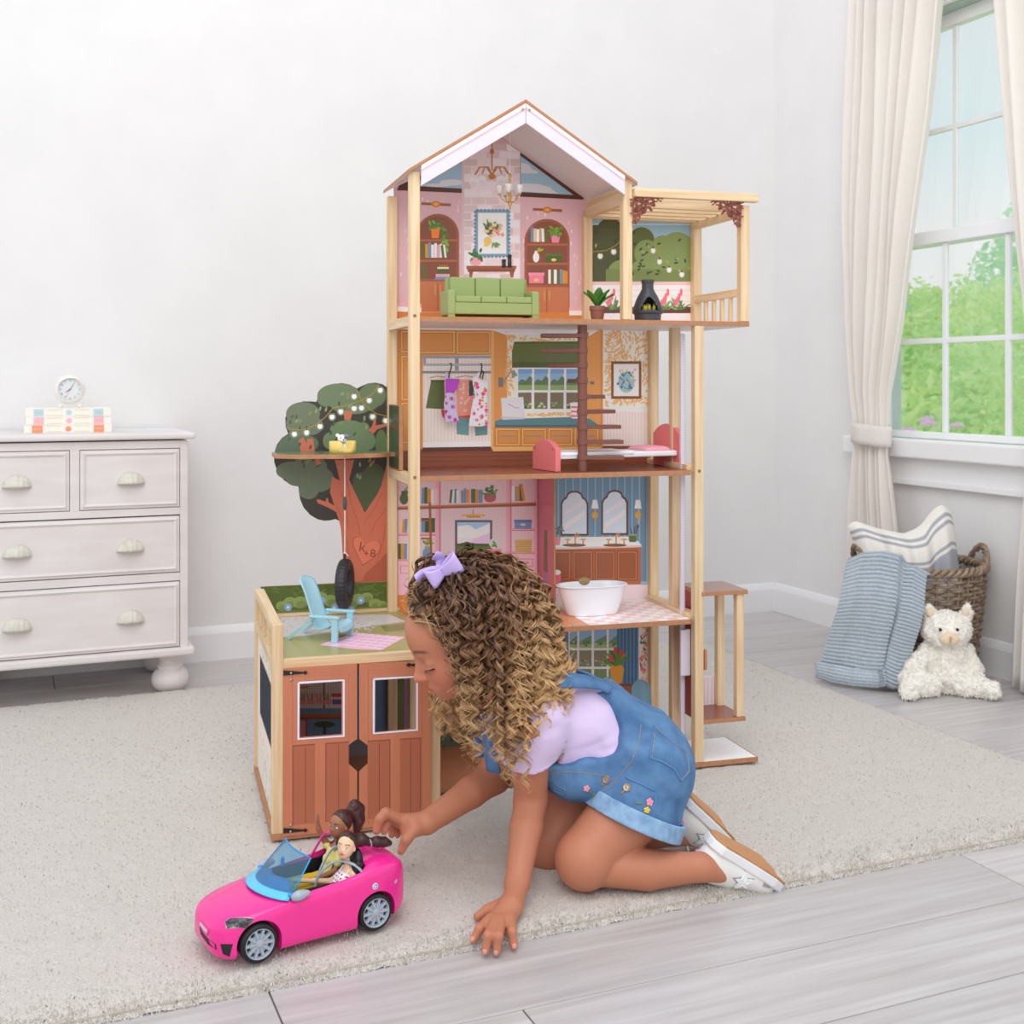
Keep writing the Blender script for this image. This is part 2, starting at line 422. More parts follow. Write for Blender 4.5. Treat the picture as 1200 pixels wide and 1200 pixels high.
# ================================================================ ROOM
WX, WY = 2.545, 3.60
M_wall = mat('white_wall_paint', (236, 234, 234), .85, bump=.12, bump_scale=160, noise_scale=6, noise_amt=.03)
M_trim = mat('white_gloss_trim', (240, 239, 240), .45)
M_plank = mat('grey_oak_plank', (210, 204, 203), .28, noise_scale=2.2, rgb2=(184, 176, 174), stretch=(1.5, 30, 30), rand=.09, detail=8, bump=.05, bump_scale=60, lo=.3, hi=.75, spec=.45)
M_under = mat('subfloor', (120, 112, 108), .9)
floor = box('floor', M_under, None, -1.6, WX, .3, WY, -.03, -.004, 0); tag(floor, kind='structure')
rd = random.Random(3)
for r in range(16):
    y1 = 3.595-.18*r; y0 = y1-.18; x = -1.6+rd.uniform(-.9, 0)
    if y1 < .72: break
    cuts = {12: [.62], 13: [.86]}.get(r)
    if cuts: x = cuts[0]-1.2*2
    while x < WX:
        xe = min(x+1.2, WX); xs = max(x, -1.6)
        if xe > xs+.02: MB().box(xs+.0012, xe-.0012, y0+.0011, y1-.0011, -.004, 0).build('plank', M_plank, floor, bevel=.0012, seg=1)
        x += 1.2
wall_back = box('wall_back', M_wall, None, -1.6, WX+.1, WY, WY+.1, 0, 2.75, 0); tag(wall_back, kind='structure')
WZ0, WZ1, WYA, WYB = .64, 1.93, 2.24, 3.06       # window opening
m = MB(); y0, y1 = .5, WY
m.box(WX, WX+.1, y0, WYA, 0, 2.75).box(WX, WX+.1, WYB, y1, 0, 2.75).box(WX, WX+.1, WYA, WYB, 0, WZ0).box(WX, WX+.1, WYA, WYB, WZ1, 2.75)
wall_right = m.build('wall_right', M_wall); tag(wall_right, kind='structure')
def base_profile(fn, a, b):
    prof = [(0, 0), (.014, 0), (.014, .078), (.011, .086), (.006, .096), (0, .1)]
    mb = MB(); n = len(prof); mb.add([fn(a, d, z) for d, z in prof]+[fn(b, d, z) for d, z in prof], [tuple(range(n)), tuple(range(n, 2*n))]+[(i, (i+1) % n, n+(i+1) % n, n+i) for i in range(n)]); return mb
o = base_profile(lambda t, d, z: (t, WY-d, z), -1.6, WX).build('baseboard_back', M_trim); tag(o, kind='structure')
o = base_profile(lambda t, d, z: (WX-d, t, z), .5, WY-.014).build('baseboard_right', M_trim); tag(o, kind='structure')
# ---- window: two sashes of three by two panes
win = thing('window_1', None, None, (WX, 0, 0)); tag(win, kind='structure')
M_win = mat('white_window_vinyl', (240, 241, 243), .4); M_glass = glass('window_glass', (253, 255, 255), .04, .995)
M_jamb = mat('green_grey_jamb', (176, 196, 186), .5)
box('window_casing', M_win, win, -.012, .006, WYA-.09, WYA, WZ0, WZ1+.075, .003)
box('window_casing', M_win, win, -.012, .006, WYB, WYB+.09, WZ0, WZ1+.075, .003)
mb = MB().box(-.014, .006, WYA-.1, WYB+.1, WZ1, WZ1+.03).box(-.02, .006, WYA-.1, WYB+.1, WZ1+.03, WZ1+.05).box(-.014, .006, WYA-.09, WYB+.09, WZ1+.05, WZ1+.085)
mb.build('window_head', M_win, win, bevel=.003)
mb = MB().box(.0, .1, WYA, WYA+.006, WZ0, WZ1).box(.0, .1, WYB-.006, WYB, WZ0, WZ1).box(0, .1, WYA, WYB, WZ1-.006, WZ1)
mb.build('window_jamb', M_jamb, win)
box('window_sill', M_trim, win, -.05, .03, WYA-.12, WYB+.10, .592, .648, .006)
mb = MB().box(-.016, .0, WYA-.1, WYB+.08, .525, .592).box(-.024, .0, WYA-.1, WYB+.08, .508, .527); mb.build('window_apron', M_trim, win, bevel=.003)
def sash(x, z0, z1, top, bot, mz, nm):
    s0 = MB(); ya, yb = WYA+.006, WYB-.006
    fr = MB().box(x-.016, x+.016, ya, ya+.03, z0, z1).box(x-.016, x+.016, yb-.03, yb, z0, z1).box(x-.016, x+.016, ya, yb, z0, z0+bot).box(x-.016, x+.016, ya, yb, z1-top, z1)
    f = fr.build('window_sash', M_win, win, bevel=.003)
    for yy in (2.529, 2.772): box('muntin', M_win, f, x-.006, x+.006, yy-.0085, yy+.0085, z0+bot, z1-top, .002)
    box('muntin', M_win, f, x-.0065, x+.0065, ya+.03, yb-.03, mz-.008, mz+.008, .002)
    ys = [ya+.03, 2.529, 2.772, yb-.03]; zs = [z0+bot, mz, z1-top]
    for i in range(3):
        for j in range(2): MB().box(x-.001, x+.001, ys[i]+.004, ys[i+1]-.004, zs[j]+.004, zs[j+1]-.004).build('window_pane', M_glass, f)
sash(.022, .65, 1.275, .04, .02, .945, 'lower'); sash(.062, 1.235, 1.925, .04, .03, 1.585, 'upper')
# ---- curtains: pleated cloth gathered by a tie band
M_curt = mat('cream_cotton', (255, 250, 246), .85, noise_scale=300, noise_amt=.04, bump=.1, bump_scale=900, trans=0)
b = M_curt.node_tree.nodes['Principled BSDF']
tl = M_curt.node_tree.nodes.new('ShaderNodeBsdfTranslucent'); tl.inputs[0].default_value = lin((255, 251, 248))+(1,)
mx = M_curt.node_tree.nodes.new('ShaderNodeMixShader'); mx.inputs[0].default_value = .42
M_curt.node_tree.links.new(b.outputs[0], mx.inputs[1]); M_curt.node_tree.links.new(tl.outputs[0], mx.inputs[2])
M_curt.node_tree.links.new(mx.outputs[0], M_curt.node_tree.nodes['Material Output'].inputs[0])
def curtain(name, label, prof, tie, xc, seed):
    """prof: list of (z, y_left, y_right); pleats follow from bottom to top"""
    rr = random.Random(seed); ph = [rr.uniform(0, 6.28) for _ in range(3)]; NP = 7
    root = thing(name, label, 'curtain', (xc, prof[0][1], 0), 0, 'cream curtains at the window')
    zs = [p[0] for p in prof]
    def at(z, k): return float(np.interp(z, zs, [p[k] for p in prof]))
    def fn(a, t):
        z = zs[0]+(zs[-1]-zs[0])*t; yl, yr = at(z, 1), at(z, 2); wdt = abs(yl-yr)
        s_ = a+.03*math.sin(2*math.pi*a*2+ph[0]); y = yl+(yr-yl)*s_
        am = .012+.05*wdt; d = am*(math.sin(2*math.pi*NP*a+ph[1])+.35*math.sin(2*math.pi*(NP*.5)*a+ph[2]+z))
        g = math.exp(-((z-tie)/.12)**2); d *= (1-.45*g)
        return (d*.75, y-prof[0][1]+.006*math.sin(z*5+a*9), z)
    MB().grid(fn, 150, 60).build('curtain_panel', M_curt, root, smooth=True, solid=.0018, fix=False)
    yl, yr = at(tie, 1), at(tie, 2); yc = (yl+yr)/2-prof[0][1]; hw_ = abs(yl-yr)/2+.008
    def band(a, t):
        q = 2*math.pi*a; return (.034*math.cos(q)*(1+.05*math.sin(7*q)), yc+hw_*math.sin(q), tie-.032+.064*t+.006*math.sin(q))
    MB().grid(band, 40, 4, closed_u=True).build('tie_band', M_curt, root, smooth=True, solid=.003)
    return root
curtain('curtain', 'cream cotton curtain tied back left of the window, above the wicker basket',
        [(.03, 3.10, 2.80), (.3, 3.07, 2.85), (.60, 3.055, 2.905), (.66, 3.052, 2.90), (.78, 3.07, 2.892), (1.0, 3.09, 2.83), (1.33, 3.10, 2.772), (1.6, 3.095, 2.72), (2.0, 3.08, 2.66), (2.3, 3.07, 2.64)], .66, 2.46, 1)
curtain('curtain', 'cream cotton curtain at the right edge of the photo, right of the window',
        [(.01, 2.405, 2.10), (.3, 2.385, 2.1), (.60, 2.36, 2.13), (.68, 2.35, 2.13), (.82, 2.352, 2.10), (1.15, 2.395, 2.06), (1.5, 2.43, 2.02), (1.86, 2.472, 2.0), (2.3, 2.50, 2.0)], .66, 2.46, 2)
# ---- garden behind the window: trees of leaves, flowering shrub
def leafcloud(rd, blobs, n, size, mb, flat=.6):
    for _ in range(n):
        c, r = rd.choices(blobs, [q[1]**2 for q in blobs])[0]
        d = Vector((rd.gauss(0, 1), rd.gauss(0, 1), rd.gauss(0, 1))).normalized()*r*rd.uniform(.72, 1.05); p = Vector(c)+d
        s_ = size*rd.uniform(.6, 1.4); a = Vector((rd.gauss(0, 1), rd.gauss(0, 1), rd.gauss(0, .7))).normalized(); b = a.orthogonal().normalized(); b.rotate(Matrix.Rotation(rd.uniform(0, 6.28), 3, a))
        mb.add([p-a*s_, p+b*s_*.45, p+a*s_, p-b*s_*.45], [(0, 1, 2, 3)])
def leafmat(name, rgb, rgb2):
    m = mat(name, rgb, .6, noise_scale=3.2, rgb2=rgb2, lo=.42, hi=.6); t = m.node_tree; b = t.nodes['Principled BSDF']  # noise between two leaf tones, standing in for sunlit and shaded foliage
    tl = t.nodes.new('ShaderNodeBsdfTranslucent'); tl.inputs[0].default_value = lin(rgb)+(1,); mx = t.nodes.new('ShaderNodeMixShader'); mx.inputs[0].default_value = .45
    t.links.new(b.outputs[0], mx.inputs[1]); t.links.new(tl.outputs[0], mx.inputs[2]); t.links.new(mx.outputs[0], t.nodes['Material Output'].inputs[0]); return m
L_lime = leafmat('lime_leaves', (242, 255, 186), (172, 226, 140)); L_mint = leafmat('mint_leaves', (222, 252, 206), (164, 222, 180)); L_blue = leafmat('bluegreen_leaves', (204, 240, 224), (184, 226, 216))
M_bark = mat('garden_bark', (150, 130, 112), .9)
def tree(name, label, base, blobs, n, size, lm, trunk_r=.06, seed=1, cat='tree'):
    rd = random.Random(seed); root = thing(name, label, cat, base)
    mb = MB(); leafcloud(rd, blobs, n, size, mb); mb.build('foliage', lm, root, fix=False)
    top = max(b[0][2] for b in blobs); pts = [(0, 0, 0), (.03, .02, top*.5), (0, .05, top*.9)]
    MB().tube(pts, [trunk_r, trunk_r*.7, trunk_r*.3], 8).build('trunk', M_bark, root, smooth=True); return root
lawn = box('lawn', mat('lawn_green', (196, 232, 150), .9, noise_scale=8, noise_amt=.2), None, WX+.6, 16, 1.0, 22, -.12, -.05, 0); tag(lawn, kind='structure')
tree('garden_tree', 'lime green leafy tree filling the lower window panes', (5.7, 6.15, -.06), [((0, 0, .95), .62), ((.5, .5, .8), .6), ((-.5, -.4, .75), .55), ((0, 0, .5), .6), ((-.25, .3, 1.2), .4), ((.75, .5, 1.05), .5), ((-.6, -.9, .6), .5), ((.35, -.3, 1.25), .33), ((.1, 1.2, .55), .5)], 16000, .036, L_lime, .05, 4)
tree('garden_tree', 'tall mint green tree behind the lime tree, seen through the window', (8.2, 7.6, -.06), [((0, 0, 1.5), .75), ((.4, .4, 1.1), .8), ((-.3, -.5, 1.2), .7), ((.1, .1, 2.1), .45), ((.2, -.1, .7), .9), ((.9, .8, 1.4), .5)], 12000, .05, L_mint, .08, 5)
tree('garden_tree', 'pale blue-green tree at the left of the window view beside the curtain', (9.6, 10.9, -.06), [((0, 0, 1.0), .8), ((.3, .5, 1.35), .6), ((-.5, -.1, .7), .7), ((.1, -.6, 1.3), .5), ((.6, .9, 1.0), .7)], 10000, .05, L_blue, .08, 6)
rose = tree('flowering_shrub', 'low shrub with pink flowers along the bottom of the window view', (3.75, 3.95, -.06), [((0, 0, .40), .24), ((.3, .35, .40), .24), ((-.25, -.3, .38), .24), ((.5, .6, .4), .22)], 2600, .03, L_lime, .02, 7, 'shrub')
rd = random.Random(5); M_rose = mat('pink_petals', (238, 200, 230), .6)
for i in range(16):
    t = rd.uniform(-.45, .8); mb = MB(); c = Vector((t-.22+rd.uniform(-.1, .1), t+rd.uniform(-.1, .1), rd.uniform(.52, .72)))
    for k in range(5): mb.ball(c+Vector((math.cos(k*1.257)*.018, math.sin(k*1.257)*.018, 0)), .017, .017, .012, 6, 4)
    mb.ball(c+Vector((0, 0, .006)), .012, n=6, m=4); mb.build('flower', M_rose, rose, smooth=True, fix=False)
# ================================================================ RUG
M_rug = mat('cream_shag_pile', (230, 222, 215), .95, noise_scale=360, rgb2=(198, 187, 177), bump=.7, bump_scale=620, detail=3, lo=.3, hi=.75, sheen=.2)
t = M_rug.node_tree
RX0, RX1, RY0, RY1 = -.62, 2.006, 1.61, 3.243
rug = thing('rug', 'large cream shag rug under the dollhouse and the kneeling girl', 'rug', ((RX0+RX1)/2, (RY0+RY1)/2, 0))
def rugtop(a, b):
    x = RX0+(RX1-RX0)*a; y = RY0+(RY1-RY0)*b; ed = min(x-RX0, RX1-x, y-RY0, RY1-y)
    z = RUG-.005+.0035*noise.noise(Vector((x*60, y*60, 0)))+.002*noise.noise(Vector((x*14, y*14, 3)))
    k = max(0, 1-ed/.035); z -= .015*k*k
    jx = .004*noise.noise(Vector((x*90, y*90, 7))); jy = .004*noise.noise(Vector((x*90, y*90, 9)))
    return (x-(RX0+RX1)/2+jx*k, y-(RY0+RY1)/2+jy*k, z)
mb = MB().grid(rugtop, 310, 190); mb.build('pile', M_rug, rug, smooth=True, fix=False)
box('backing', mat('rug_backing', (190, 180, 168), .9), rug, -(RX1-RX0)/2+.006, (RX1-RX0)/2-.006, -(RY1-RY0)/2+.006, (RY1-RY0)/2-.006, .0005, .008, 0)
# tufts: short yarn ends standing out of the pile (nobody could count them)
rd = np.random.default_rng(4); NT = 36000
edge = rd.random(NT) < .36
tx = rd.uniform(RX0, RX1, NT); ty = np.where(edge, RY0+rd.exponential(.022, NT)-.002, rd.uniform(RY0, RY1, NT)**1.0)
ex = rd.random(NT) < .07; tx = np.where(ex, RX1-rd.exponential(.006, NT)+.002, tx); ty = np.where(ex, rd.uniform(RY0, RY1, NT), ty)
d0 = np.minimum.reduce([tx-RX0, RX1-tx, ty-RY0, RY1-ty]); tz = RUG-.0065-np.where(d0 < .035, .014*np.clip(1-d0/.035, 0, 1.1)**2, 0)*rd.uniform(.8, 1.1, NT)
ln_ = rd.uniform(.003, .0055, NT); ang = rd.uniform(0, 6.283, NT); tilt = rd.uniform(.1, .9, NT)
dx, dy, dz = np.cos(ang)*np.sin(tilt), np.sin(ang)*np.sin(tilt), np.cos(tilt)
r_ = rd.uniform(.0008, .0014, NT); B = np.stack([tx-(RX0+RX1)/2, ty-(RY0+RY1)/2, tz], 1); T = B+np.stack([dx, dy, dz], 1)*ln_[:, None]
V = []
for k in range(3):
    q = 2*math.pi*k/3; off = np.stack([np.cos(q)*r_, np.sin(q)*r_, 0*r_], 1); V += [B+off, T+off*.7]
V = np.stack(V, 1).reshape(-1, 3); i = np.arange(NT)*6
Q = np.concatenate([np.stack([i, i+2, i+3, i+1], 1), np.stack([i+2, i+4, i+5, i+3], 1), np.stack([i+4, i, i+1, i+5], 1)])
M_tuft = mat('rug_yarn', rough=.95, attr='Col', sheen=.2)
cc = np.where(rd.random(NT)[:, None] < .007, np.array(lin((140, 130, 122))), np.array(lin((234, 227, 219)))*rd.uniform(.88, 1.03, NT)[:, None]); cc = np.repeat(cc, 6, 0)
o = np_mesh('yarn_tufts', V, Q, M_tuft, rug, cc, False); tag(o, kind='stuff')
# ================================================================ DRESSER, BOOKS, CLOCK
M_dres = mat('chalky_white_paint', (233, 226, 225), .6, noise_scale=5, rgb2=(224, 216, 214), stretch=(1, 1, 5))
M_worn = mat('aged_white_pull', (224, 219, 206), .5, noise_scale=60, noise_amt=.15)
M_gap = mat('dark_gap', (70, 58, 52), .9)
DF = 3.222; DX0, DX1 = -.125, .434
dr = thing('dresser', 'white painted chest of drawers with scalloped pulls and bun feet', 'dresser', ((DX0+DX1)/2, DF, 0))
hx = (DX1-DX0)/2; dd = .36
mb = MB().box(-hx, hx, .012, dd, .125, .668)
mb.box(-hx, -hx+.02, 0, .014, .125, .668).box(hx-.02, hx, 0, .014, .125, .668)
mb.build('carcass', M_dres, dr, bevel=.0015)
tp = MB().box(-hx-.018, hx+.018, -.018, dd+.01, .672, .688); tp.build('top', M_dres, dr, bevel=.006, seg=3)
box('base_moulding', M_dres, dr, -hx-.016, hx+.016, -.016, dd, .106, .127, .006)
def pull(px_, z, par):
    def fn(a, t):
        q = math.pi*(.02+.96*a); th = math.pi/2*t; sc = 1+.035*math.cos(q*16)*math.sin(q)
        return (px_+.034*math.cos(q), -.001-.024*math.sin(q)*math.cos(th)*sc, z-.012+.030*math.sin(q)*math.sin(th)*sc)
    MB().grid(fn, 42, 8).build('drawer_pull', M_worn, par, smooth=True, solid=.0015, fix=False)
def drawer(x0, x1, z0, z1, pulls):
    d = box('drawer', M_dres, dr, x0, x1, -.001, .014, z0, z1, .0015)
    m = MB(); a, bb = .011, .006
    outer = [(x0+.004, z0+.004), (x1-.004, z0+.004), (x1-.004, z1-.004), (x0+.004, z1-.004)]
    inner = [(x0+.004+a, z0+.004+a), (x1-.004-a, z0+.004+a), (x1-.004-a, z1-.004-a), (x0+.004+a, z1-.004-a)]
    mid = [(x0+.004+a*.45, z0+.004+a*.45), (x1-.004-a*.45, z0+.004+a*.45), (x1-.004-a*.45, z1-.004-a*.45), (x0+.004+a*.45, z1-.004-a*.45)]
    V = [(x, -.001, z) for x, z in outer]+[(x, -.006, z) for x, z in mid]+[(x, -.0012, z) for x, z in inner]; F = []
    for k in range(4): F += [(k, (k+1) % 4, 4+(k+1) % 4, 4+k), (4+k, 4+(k+1) % 4, 8+(k+1) % 4, 8+k)]
    m.add(V, F).build('drawer_moulding', M_dres, d)
    for p in pulls: pull(p, (z0+z1)/2, d)
# dark shadow gap boards behind the drawer fronts, then rails
box('shadow_gap', M_gap, dr, -hx+.02, hx-.02, .008, .0122, .13, .664, 0)
rails = [(.648, .668), (.474, .493), (.301, .322)]
for a, b_ in rails: box('rail', M_dres, dr, -hx+.02, hx-.02, 0, .014, a, b_, .001)
box('stile', M_dres, dr, -.0115, .0115, 0, .014, .493, .648, .001)
wl = hx-.02
drawer(.0128, wl-.0015, .4948, .6462, [.0128+(wl-.0128)/2]); drawer(-wl+.0015, -.0128, .4948, .6462, [-(.0128+(wl-.0128)/2)])
drawer(-wl+.0015, wl-.0015, .3245, .4705, [-.135, .135]); drawer(-wl+.0015, wl-.0015, .1295, .2985, [-.135, .135])
foot = [(.030, .107), (.035, .103), (.034, .095), (.029, .087), (.027, .079), (.029, .072), (.034, .068), (.034, .063), (.031, .059), (.039, .055), (.0455, .045), (.048, .031), (.0455, .016), (.036, .005), (.024, .0005)]
for sx_ in (-1, 1):
    for y_ in (.068, dd-.05): MB().lathe(foot, 28, Matrix.Translation((sx_*(hx-.037), y_, 0))).build('bun_foot', M_dres, dr, smooth=True)
# three books under the clock
M_page = mat('book_pages', (238, 230, 214), .8, noise_scale=400, noise_amt=.12, stretch=(.1, .1, 1))
ztop = .688; bys = DF+.10
cols = [('white book with orange spine labels, bottom of the stack on the dresser', (246, 150, 118)), ('white book with pink spine labels, middle of the stack on the dresser', (246, 184, 196)), ('white book with pale blue spine labels, top of the stack on the dresser', (184, 216, 228))]
for k, (lb, cc_) in enumerate(cols):
    pa = ony(28 if k == 0 else 30, 499-9.6*k, bys); pb = ony(131-k*.5, 499-9.6*k, bys); L = pb[0]-pa[0]; cx = (pa[0]+pb[0])/2; hh = .0212
    bk = thing('book', lb, 'book', (cx, bys, ztop), [.0, .015, -.01][k], 'stack of books on the dresser'); D = .16
    cv = mat('book_cover_white', (246, 240, 230), .55)
    c_ = MB().box(-L/2, L/2, 0, D, 0, .002).box(-L/2, L/2, 0, D, hh-.002, hh).box(-L/2, L/2, 0, .0025, .002, hh-.002); c_.build('cover', cv, bk, bevel=.0008)
    box('page_block', M_page, bk, -L/2+.003, L/2-.003, .0025, D-.003, .002, hh-.002, 0)
    p = MB(); lm = mat('book_label_%d' % k, cc_, .5); go = mat('book_gilding', (214, 196, 140), .4)
    for a0 in (-L/2+L*.09, L/2-L*.09-L*.12): MB().box(a0, a0+L*.12, -.0004, 0, .001, hh-.001).build('spine_label', lm, bk)
    p.ball((0, -.0002, hh/2), L*.035, .0006, hh*.33, 12, 8); p.build('spine_medallion', lm, bk)
    q = MB()
    for a0, n_ in ((-L*.25, 9), (L*.07, 9)):
        for i in range(n_):
            xx = a0+i*L*.02
            for z_ in (.004, hh-.004): q.box(xx, xx+L*.012, -.0004, 0, z_-.0008, z_+.0008)
    for a0 in (-L/2+L*.11, L/2-L*.19):
        for i in range(3): q.box(a0+i*L*.028, a0+i*L*.028+L*.018, -.0007, -.0003, hh*.4, hh*.6)
    tag(q.build('spine_gilding', go, bk), kind='stuff'); ztop += hh
# alarm clock
cc0 = ony(82, 447, bys+.05); R_ = .0375
ck = thing('alarm_clock', 'small round white alarm clock on top of the stacked books', 'clock', (cc0[0], bys+.05, ztop))
RM = Matrix.Translation((0, 0, R_+.012)) @ Matrix.Rotation(math.pi/2, 4, 'X')
M_ivory = mat('ivory_enamel', (236, 232, 224), .35); M_chr = mat('brushed_chrome', (200, 200, 204), .25, metal=1); M_face = mat('clock_face_white', (226, 230, 232), .4); M_ink = mat('clock_ink', (90, 92, 98), .5)
rim = MB(); 
def rimf(a, t):
    q = 2*math.pi*a; u = math.pi*t; sc = 1+.03*math.cos(30*q)*math.sin(u)
    return RM @ Vector(((R_-.008+.009*math.sin(u)*sc)*math.cos(q), (R_-.008+.009*math.sin(u)*sc)*math.sin(q), .014*math.cos(u)))
rim.grid(rimf, 120, 10, closed_u=True); rim.build('rim', M_ivory, ck, smooth=True, solid=.0015)
MB().lathe([(R_-.006, -.012), (R_-.006, .009)], 40, RM).build('dial', M_face, ck)
MB().lathe([(R_-.0075, .0135), (R_-.0055, .0145), (R_-.0045, .0125)], 40, RM, cap=False).build('bezel', M_chr, ck, smooth=True)
hd = MB()
for n_ in range(1, 13):
    a = math.pi/2-n_*math.pi/6
    for poly in text_polys(str(n_)):
        hd.add([RM @ Vector((math.cos(a)*.0235+(x-.28*len(str(n_)))*.0075, math.sin(a)*.0235+(y-.35)*.0075, .0094)) for x, y in poly], [tuple(range(len(poly)))])
hd.build('numerals', M_ink, ck, fix=False)
def hand(ang, ln, wd, nm, mm, zz):
    a = math.pi/2-ang; c, s_ = math.cos(a), math.sin(a)
    MB().add([RM @ Vector((x*c-y*s_, x*s_+y*c, zz+d)) for d in (0, .0004) for x, y in ((-ln*.15, -wd), (ln, -wd*.4), (ln, wd*.4), (-ln*.15, wd))], [(0, 1, 2, 3), (4, 5, 6, 7), (0, 1, 5, 4), (1, 2, 6, 5), (2, 3, 7, 6), (3, 0, 4, 7)]).build(nm, mm, ck)
hand(math.radians(32), .020, .0009, 'minute_hand', M_ink, .0098); hand(math.radians(238), .014, .0012, 'hour_hand', M_ink, .0103); hand(math.radians(205), .021, .0004, 'second_hand', mat('clock_red', (200, 120, 120), .4), .0108)
for sx_ in (-1, 1): MB().ball((sx_*.024, -.006, .0062), .006).build('foot', M_ivory, ck, smooth=True)
# ================================================================ DOLLHOUSE (local frame: u right, v into the room, w up)
house = thing('dollhouse', 'tall four-level open wooden dollhouse with pitched roof, garage and tree panel', 'dollhouse', HO, HA)
U = lambda px, v, py=450: float(hv(px, py, v)[0])
Wd = lambda px, py, v: float(hv(px, py, v)[2])
VB = .250                                   # plane of the printed back boards
def face(v, sgn=-1):                       # printed side on a plane v = const
    def f(x, y, d): p = hv(x, y, v+sgn*d); return (p[0], p[1], p[2])
    return f
def facew(wz):
    def f(x, y, d): p = hw(x, y, wz+d); return (p[0], p[1], p[2])
    return f
def facewu(wz):                            # coordinates given directly as u, v
    return lambda x, y, d: (x, y, wz+d)
def faceu(uu):
    def f(x, y, d): p = hu(x, y, uu-d); return (p[0], p[1], p[2])
    return f
P_ = .020
def post(u0, v0, w0, w1, nm='post', s=P_): return box(nm, pine('z'), house, u0, u0+s, v0, v0+s, w0, w1, .0012)
uL = -.597; uR = .003
L2, L3, L4 = .309, .618, .928
FT = .0105
post(uL, 0, 0, 1.208); post(U(455, .23), .232, 0, 1.195)
uBR = U(763, .23); post(uBR, .232, .01, L4-FT)
post(U(814.5, 0), 0, .01, L4-FT); post(U(788.3, .1)-.001, .1, .01, L4-FT)
uAR = U(685, .23); post(uAR, .232, L4, 1.17); uTR = U(813.5, .23); post(uTR, .232, L4, 1.175)
post(-.155, -.0005, L4, 1.213); uTF = U(868.5, 0); post(uTF, 0, L4, 1.172)
# floors: board + printed top
M_ceil = mat('board_white_underside', (236, 228, 228), .4)
M_edge = BROWN_EDGE
def floor_board(nm, u0, u1, v0, v1, top, th=FT):
    mb = MB().box(u0, u1, v0, v1, top-th, top-.0004); o = mb.build(nm, M_edge, house, bevel=.0006)
    MB().box(u0+.002, u1-.002, v0+.003, v1-.002, top-th-.0004, top-th+.0002).build('board_underside', M_ceil, o)
    return o
def prt(par, fn, crop=(0, 0, 1)): return Print(fn, crop)
uF0, uF1 = uL+P_-.0005, U(809.5, 0)+.0005
base = floor_board('base_board', -.6, .018, 0, .256, .010)
MB().box(.018, .150, 0, .15, -.0005, .0096).build('base_extension', M_edge, house, bevel=.0006)
q = Print(facewu(.0096)); q.rect(-.595, .003, .0, .25, (176, 106, 66)); q.rect(.001, .003, .147, .148, (236, 232, 236))
rd = random.Random(2)
for i in range(420): x, y = rd.uniform(.004, .144), rd.uniform(.006, .146); q.ell(x, y, .0012, .0008, rd.choice([(206, 200, 206), (190, 184, 192), (222, 214, 220)]), 5)
q.build('floor_print', base)
f2 = floor_board('floor_board', uF0, uF1, 0, .25, L2); q = Print(facewu(L2-.0004)); q.rect(uF0, .002, -.226, .249, (196, 122, 74))
for i in range(9): q.rect(uF0, .012+i*.027, -.226, .0128+i*.027, (168, 98, 58))
q.rect(-.226, .002, uF1, .249, (244, 226, 226))
n = 10
for i in range(n):
    for j in range(n):
        if (i+j) % 2 == 0: q.rect(-.225+i*.0219, .003+j*.0223, -.225+(i+1)*.0219, .003+(j+1)*.0223, [(238, 190, 186), (240, 204, 200), (234, 180, 178)][(i*j+i) % 3])
q.build('floor_print', f2)
f3 = floor_board('floor_board', uF0, uF1, 0, .25, L3); q = Print(facewu(L3-.0004)); q.rect(uF0, .002, uF1, .249, (122, 62, 46))
for i in range(37):
    for j in range(8):
        x0, y0 = uF0+.001+i*.0153, .004+j*.0306; c = rd.choice([(134, 70, 52), (110, 54, 40), (142, 78, 56), (124, 64, 48)])
        if i % 2: q.poly([(x0, y0), (x0+.0143, y0+.0143), (x0+.0143, y0+.026), (x0, y0+.012)], c)
        else: q.poly([(x0, y0+.0143), (x0+.0143, y0), (x0+.0143, y0+.012), (x0, y0+.026)], c)
q.build('floor_print', f3)
f4 = floor_board('floor_board', uF0, .130, 0, .25, L4); q = Print(facewu(L4-.0004)); q.rect(uF0, .002, -.15, .249, (206, 138, 80)); q.rect(-.15, .002, .128, .249, (222, 190, 176))
for i in range(9): q.rect(uF0, .012+i*.027, -.15, .0128+i*.027, (178, 112, 62))
q.build('floor_print', f4)
# side rails at each level
for wz in (L2, L3, L4):
    box('side_rail', pine('y'), house, uL+.002, uL+.018, .02, .232, wz-.018, wz+.002, .0008)
    if wz < L4: box('side_rail', pine('y'), house, uF1-.001, .018, .02, .232, wz-.004, wz+.010, .0008)
box('side_rail', pine('y'), house, .004, .018, .02, .232, .010, .022, .0008)
# ---------------------------------------------------------------- roof
AP = (-.366, 1.360); EL = (-.598, 1.213); ER = (-.136, 1.213)
sl = (AP[1]-EL[1])/(AP[0]-EL[0])
M_roofin = mat('roof_lining_white', (228, 220, 222), .5)
def roofside(x0, z0, x1, z1, nm):
    th = .006; dx, dz = x1-x0, z1-z0; l = math.hypot(dx, dz); nx, nz = -dz/l, dx/l
    if nz < 0: nx, nz = -nx, -nz
    poly = [(x0, z0), (x1, z1), (x1+nx*0, z1-th*1.18), (x0, z0-th*1.18)]
    o = MB().prism(poly, lambda x, z, d: (x, d, z), -.012, .262).build(nm, M_edge, house, bevel=.0008)
    off = .0002
    MB().prism([(x0, z0-th*1.18+.0001), (x1, z1-th*1.18+.0001), (x1, z1-th*1.18-off), (x0, z0-th*1.18-off)], lambda x, z, d: (x, d, z), -.008, .255).build('roof_lining', M_roofin, o)
ext = .022
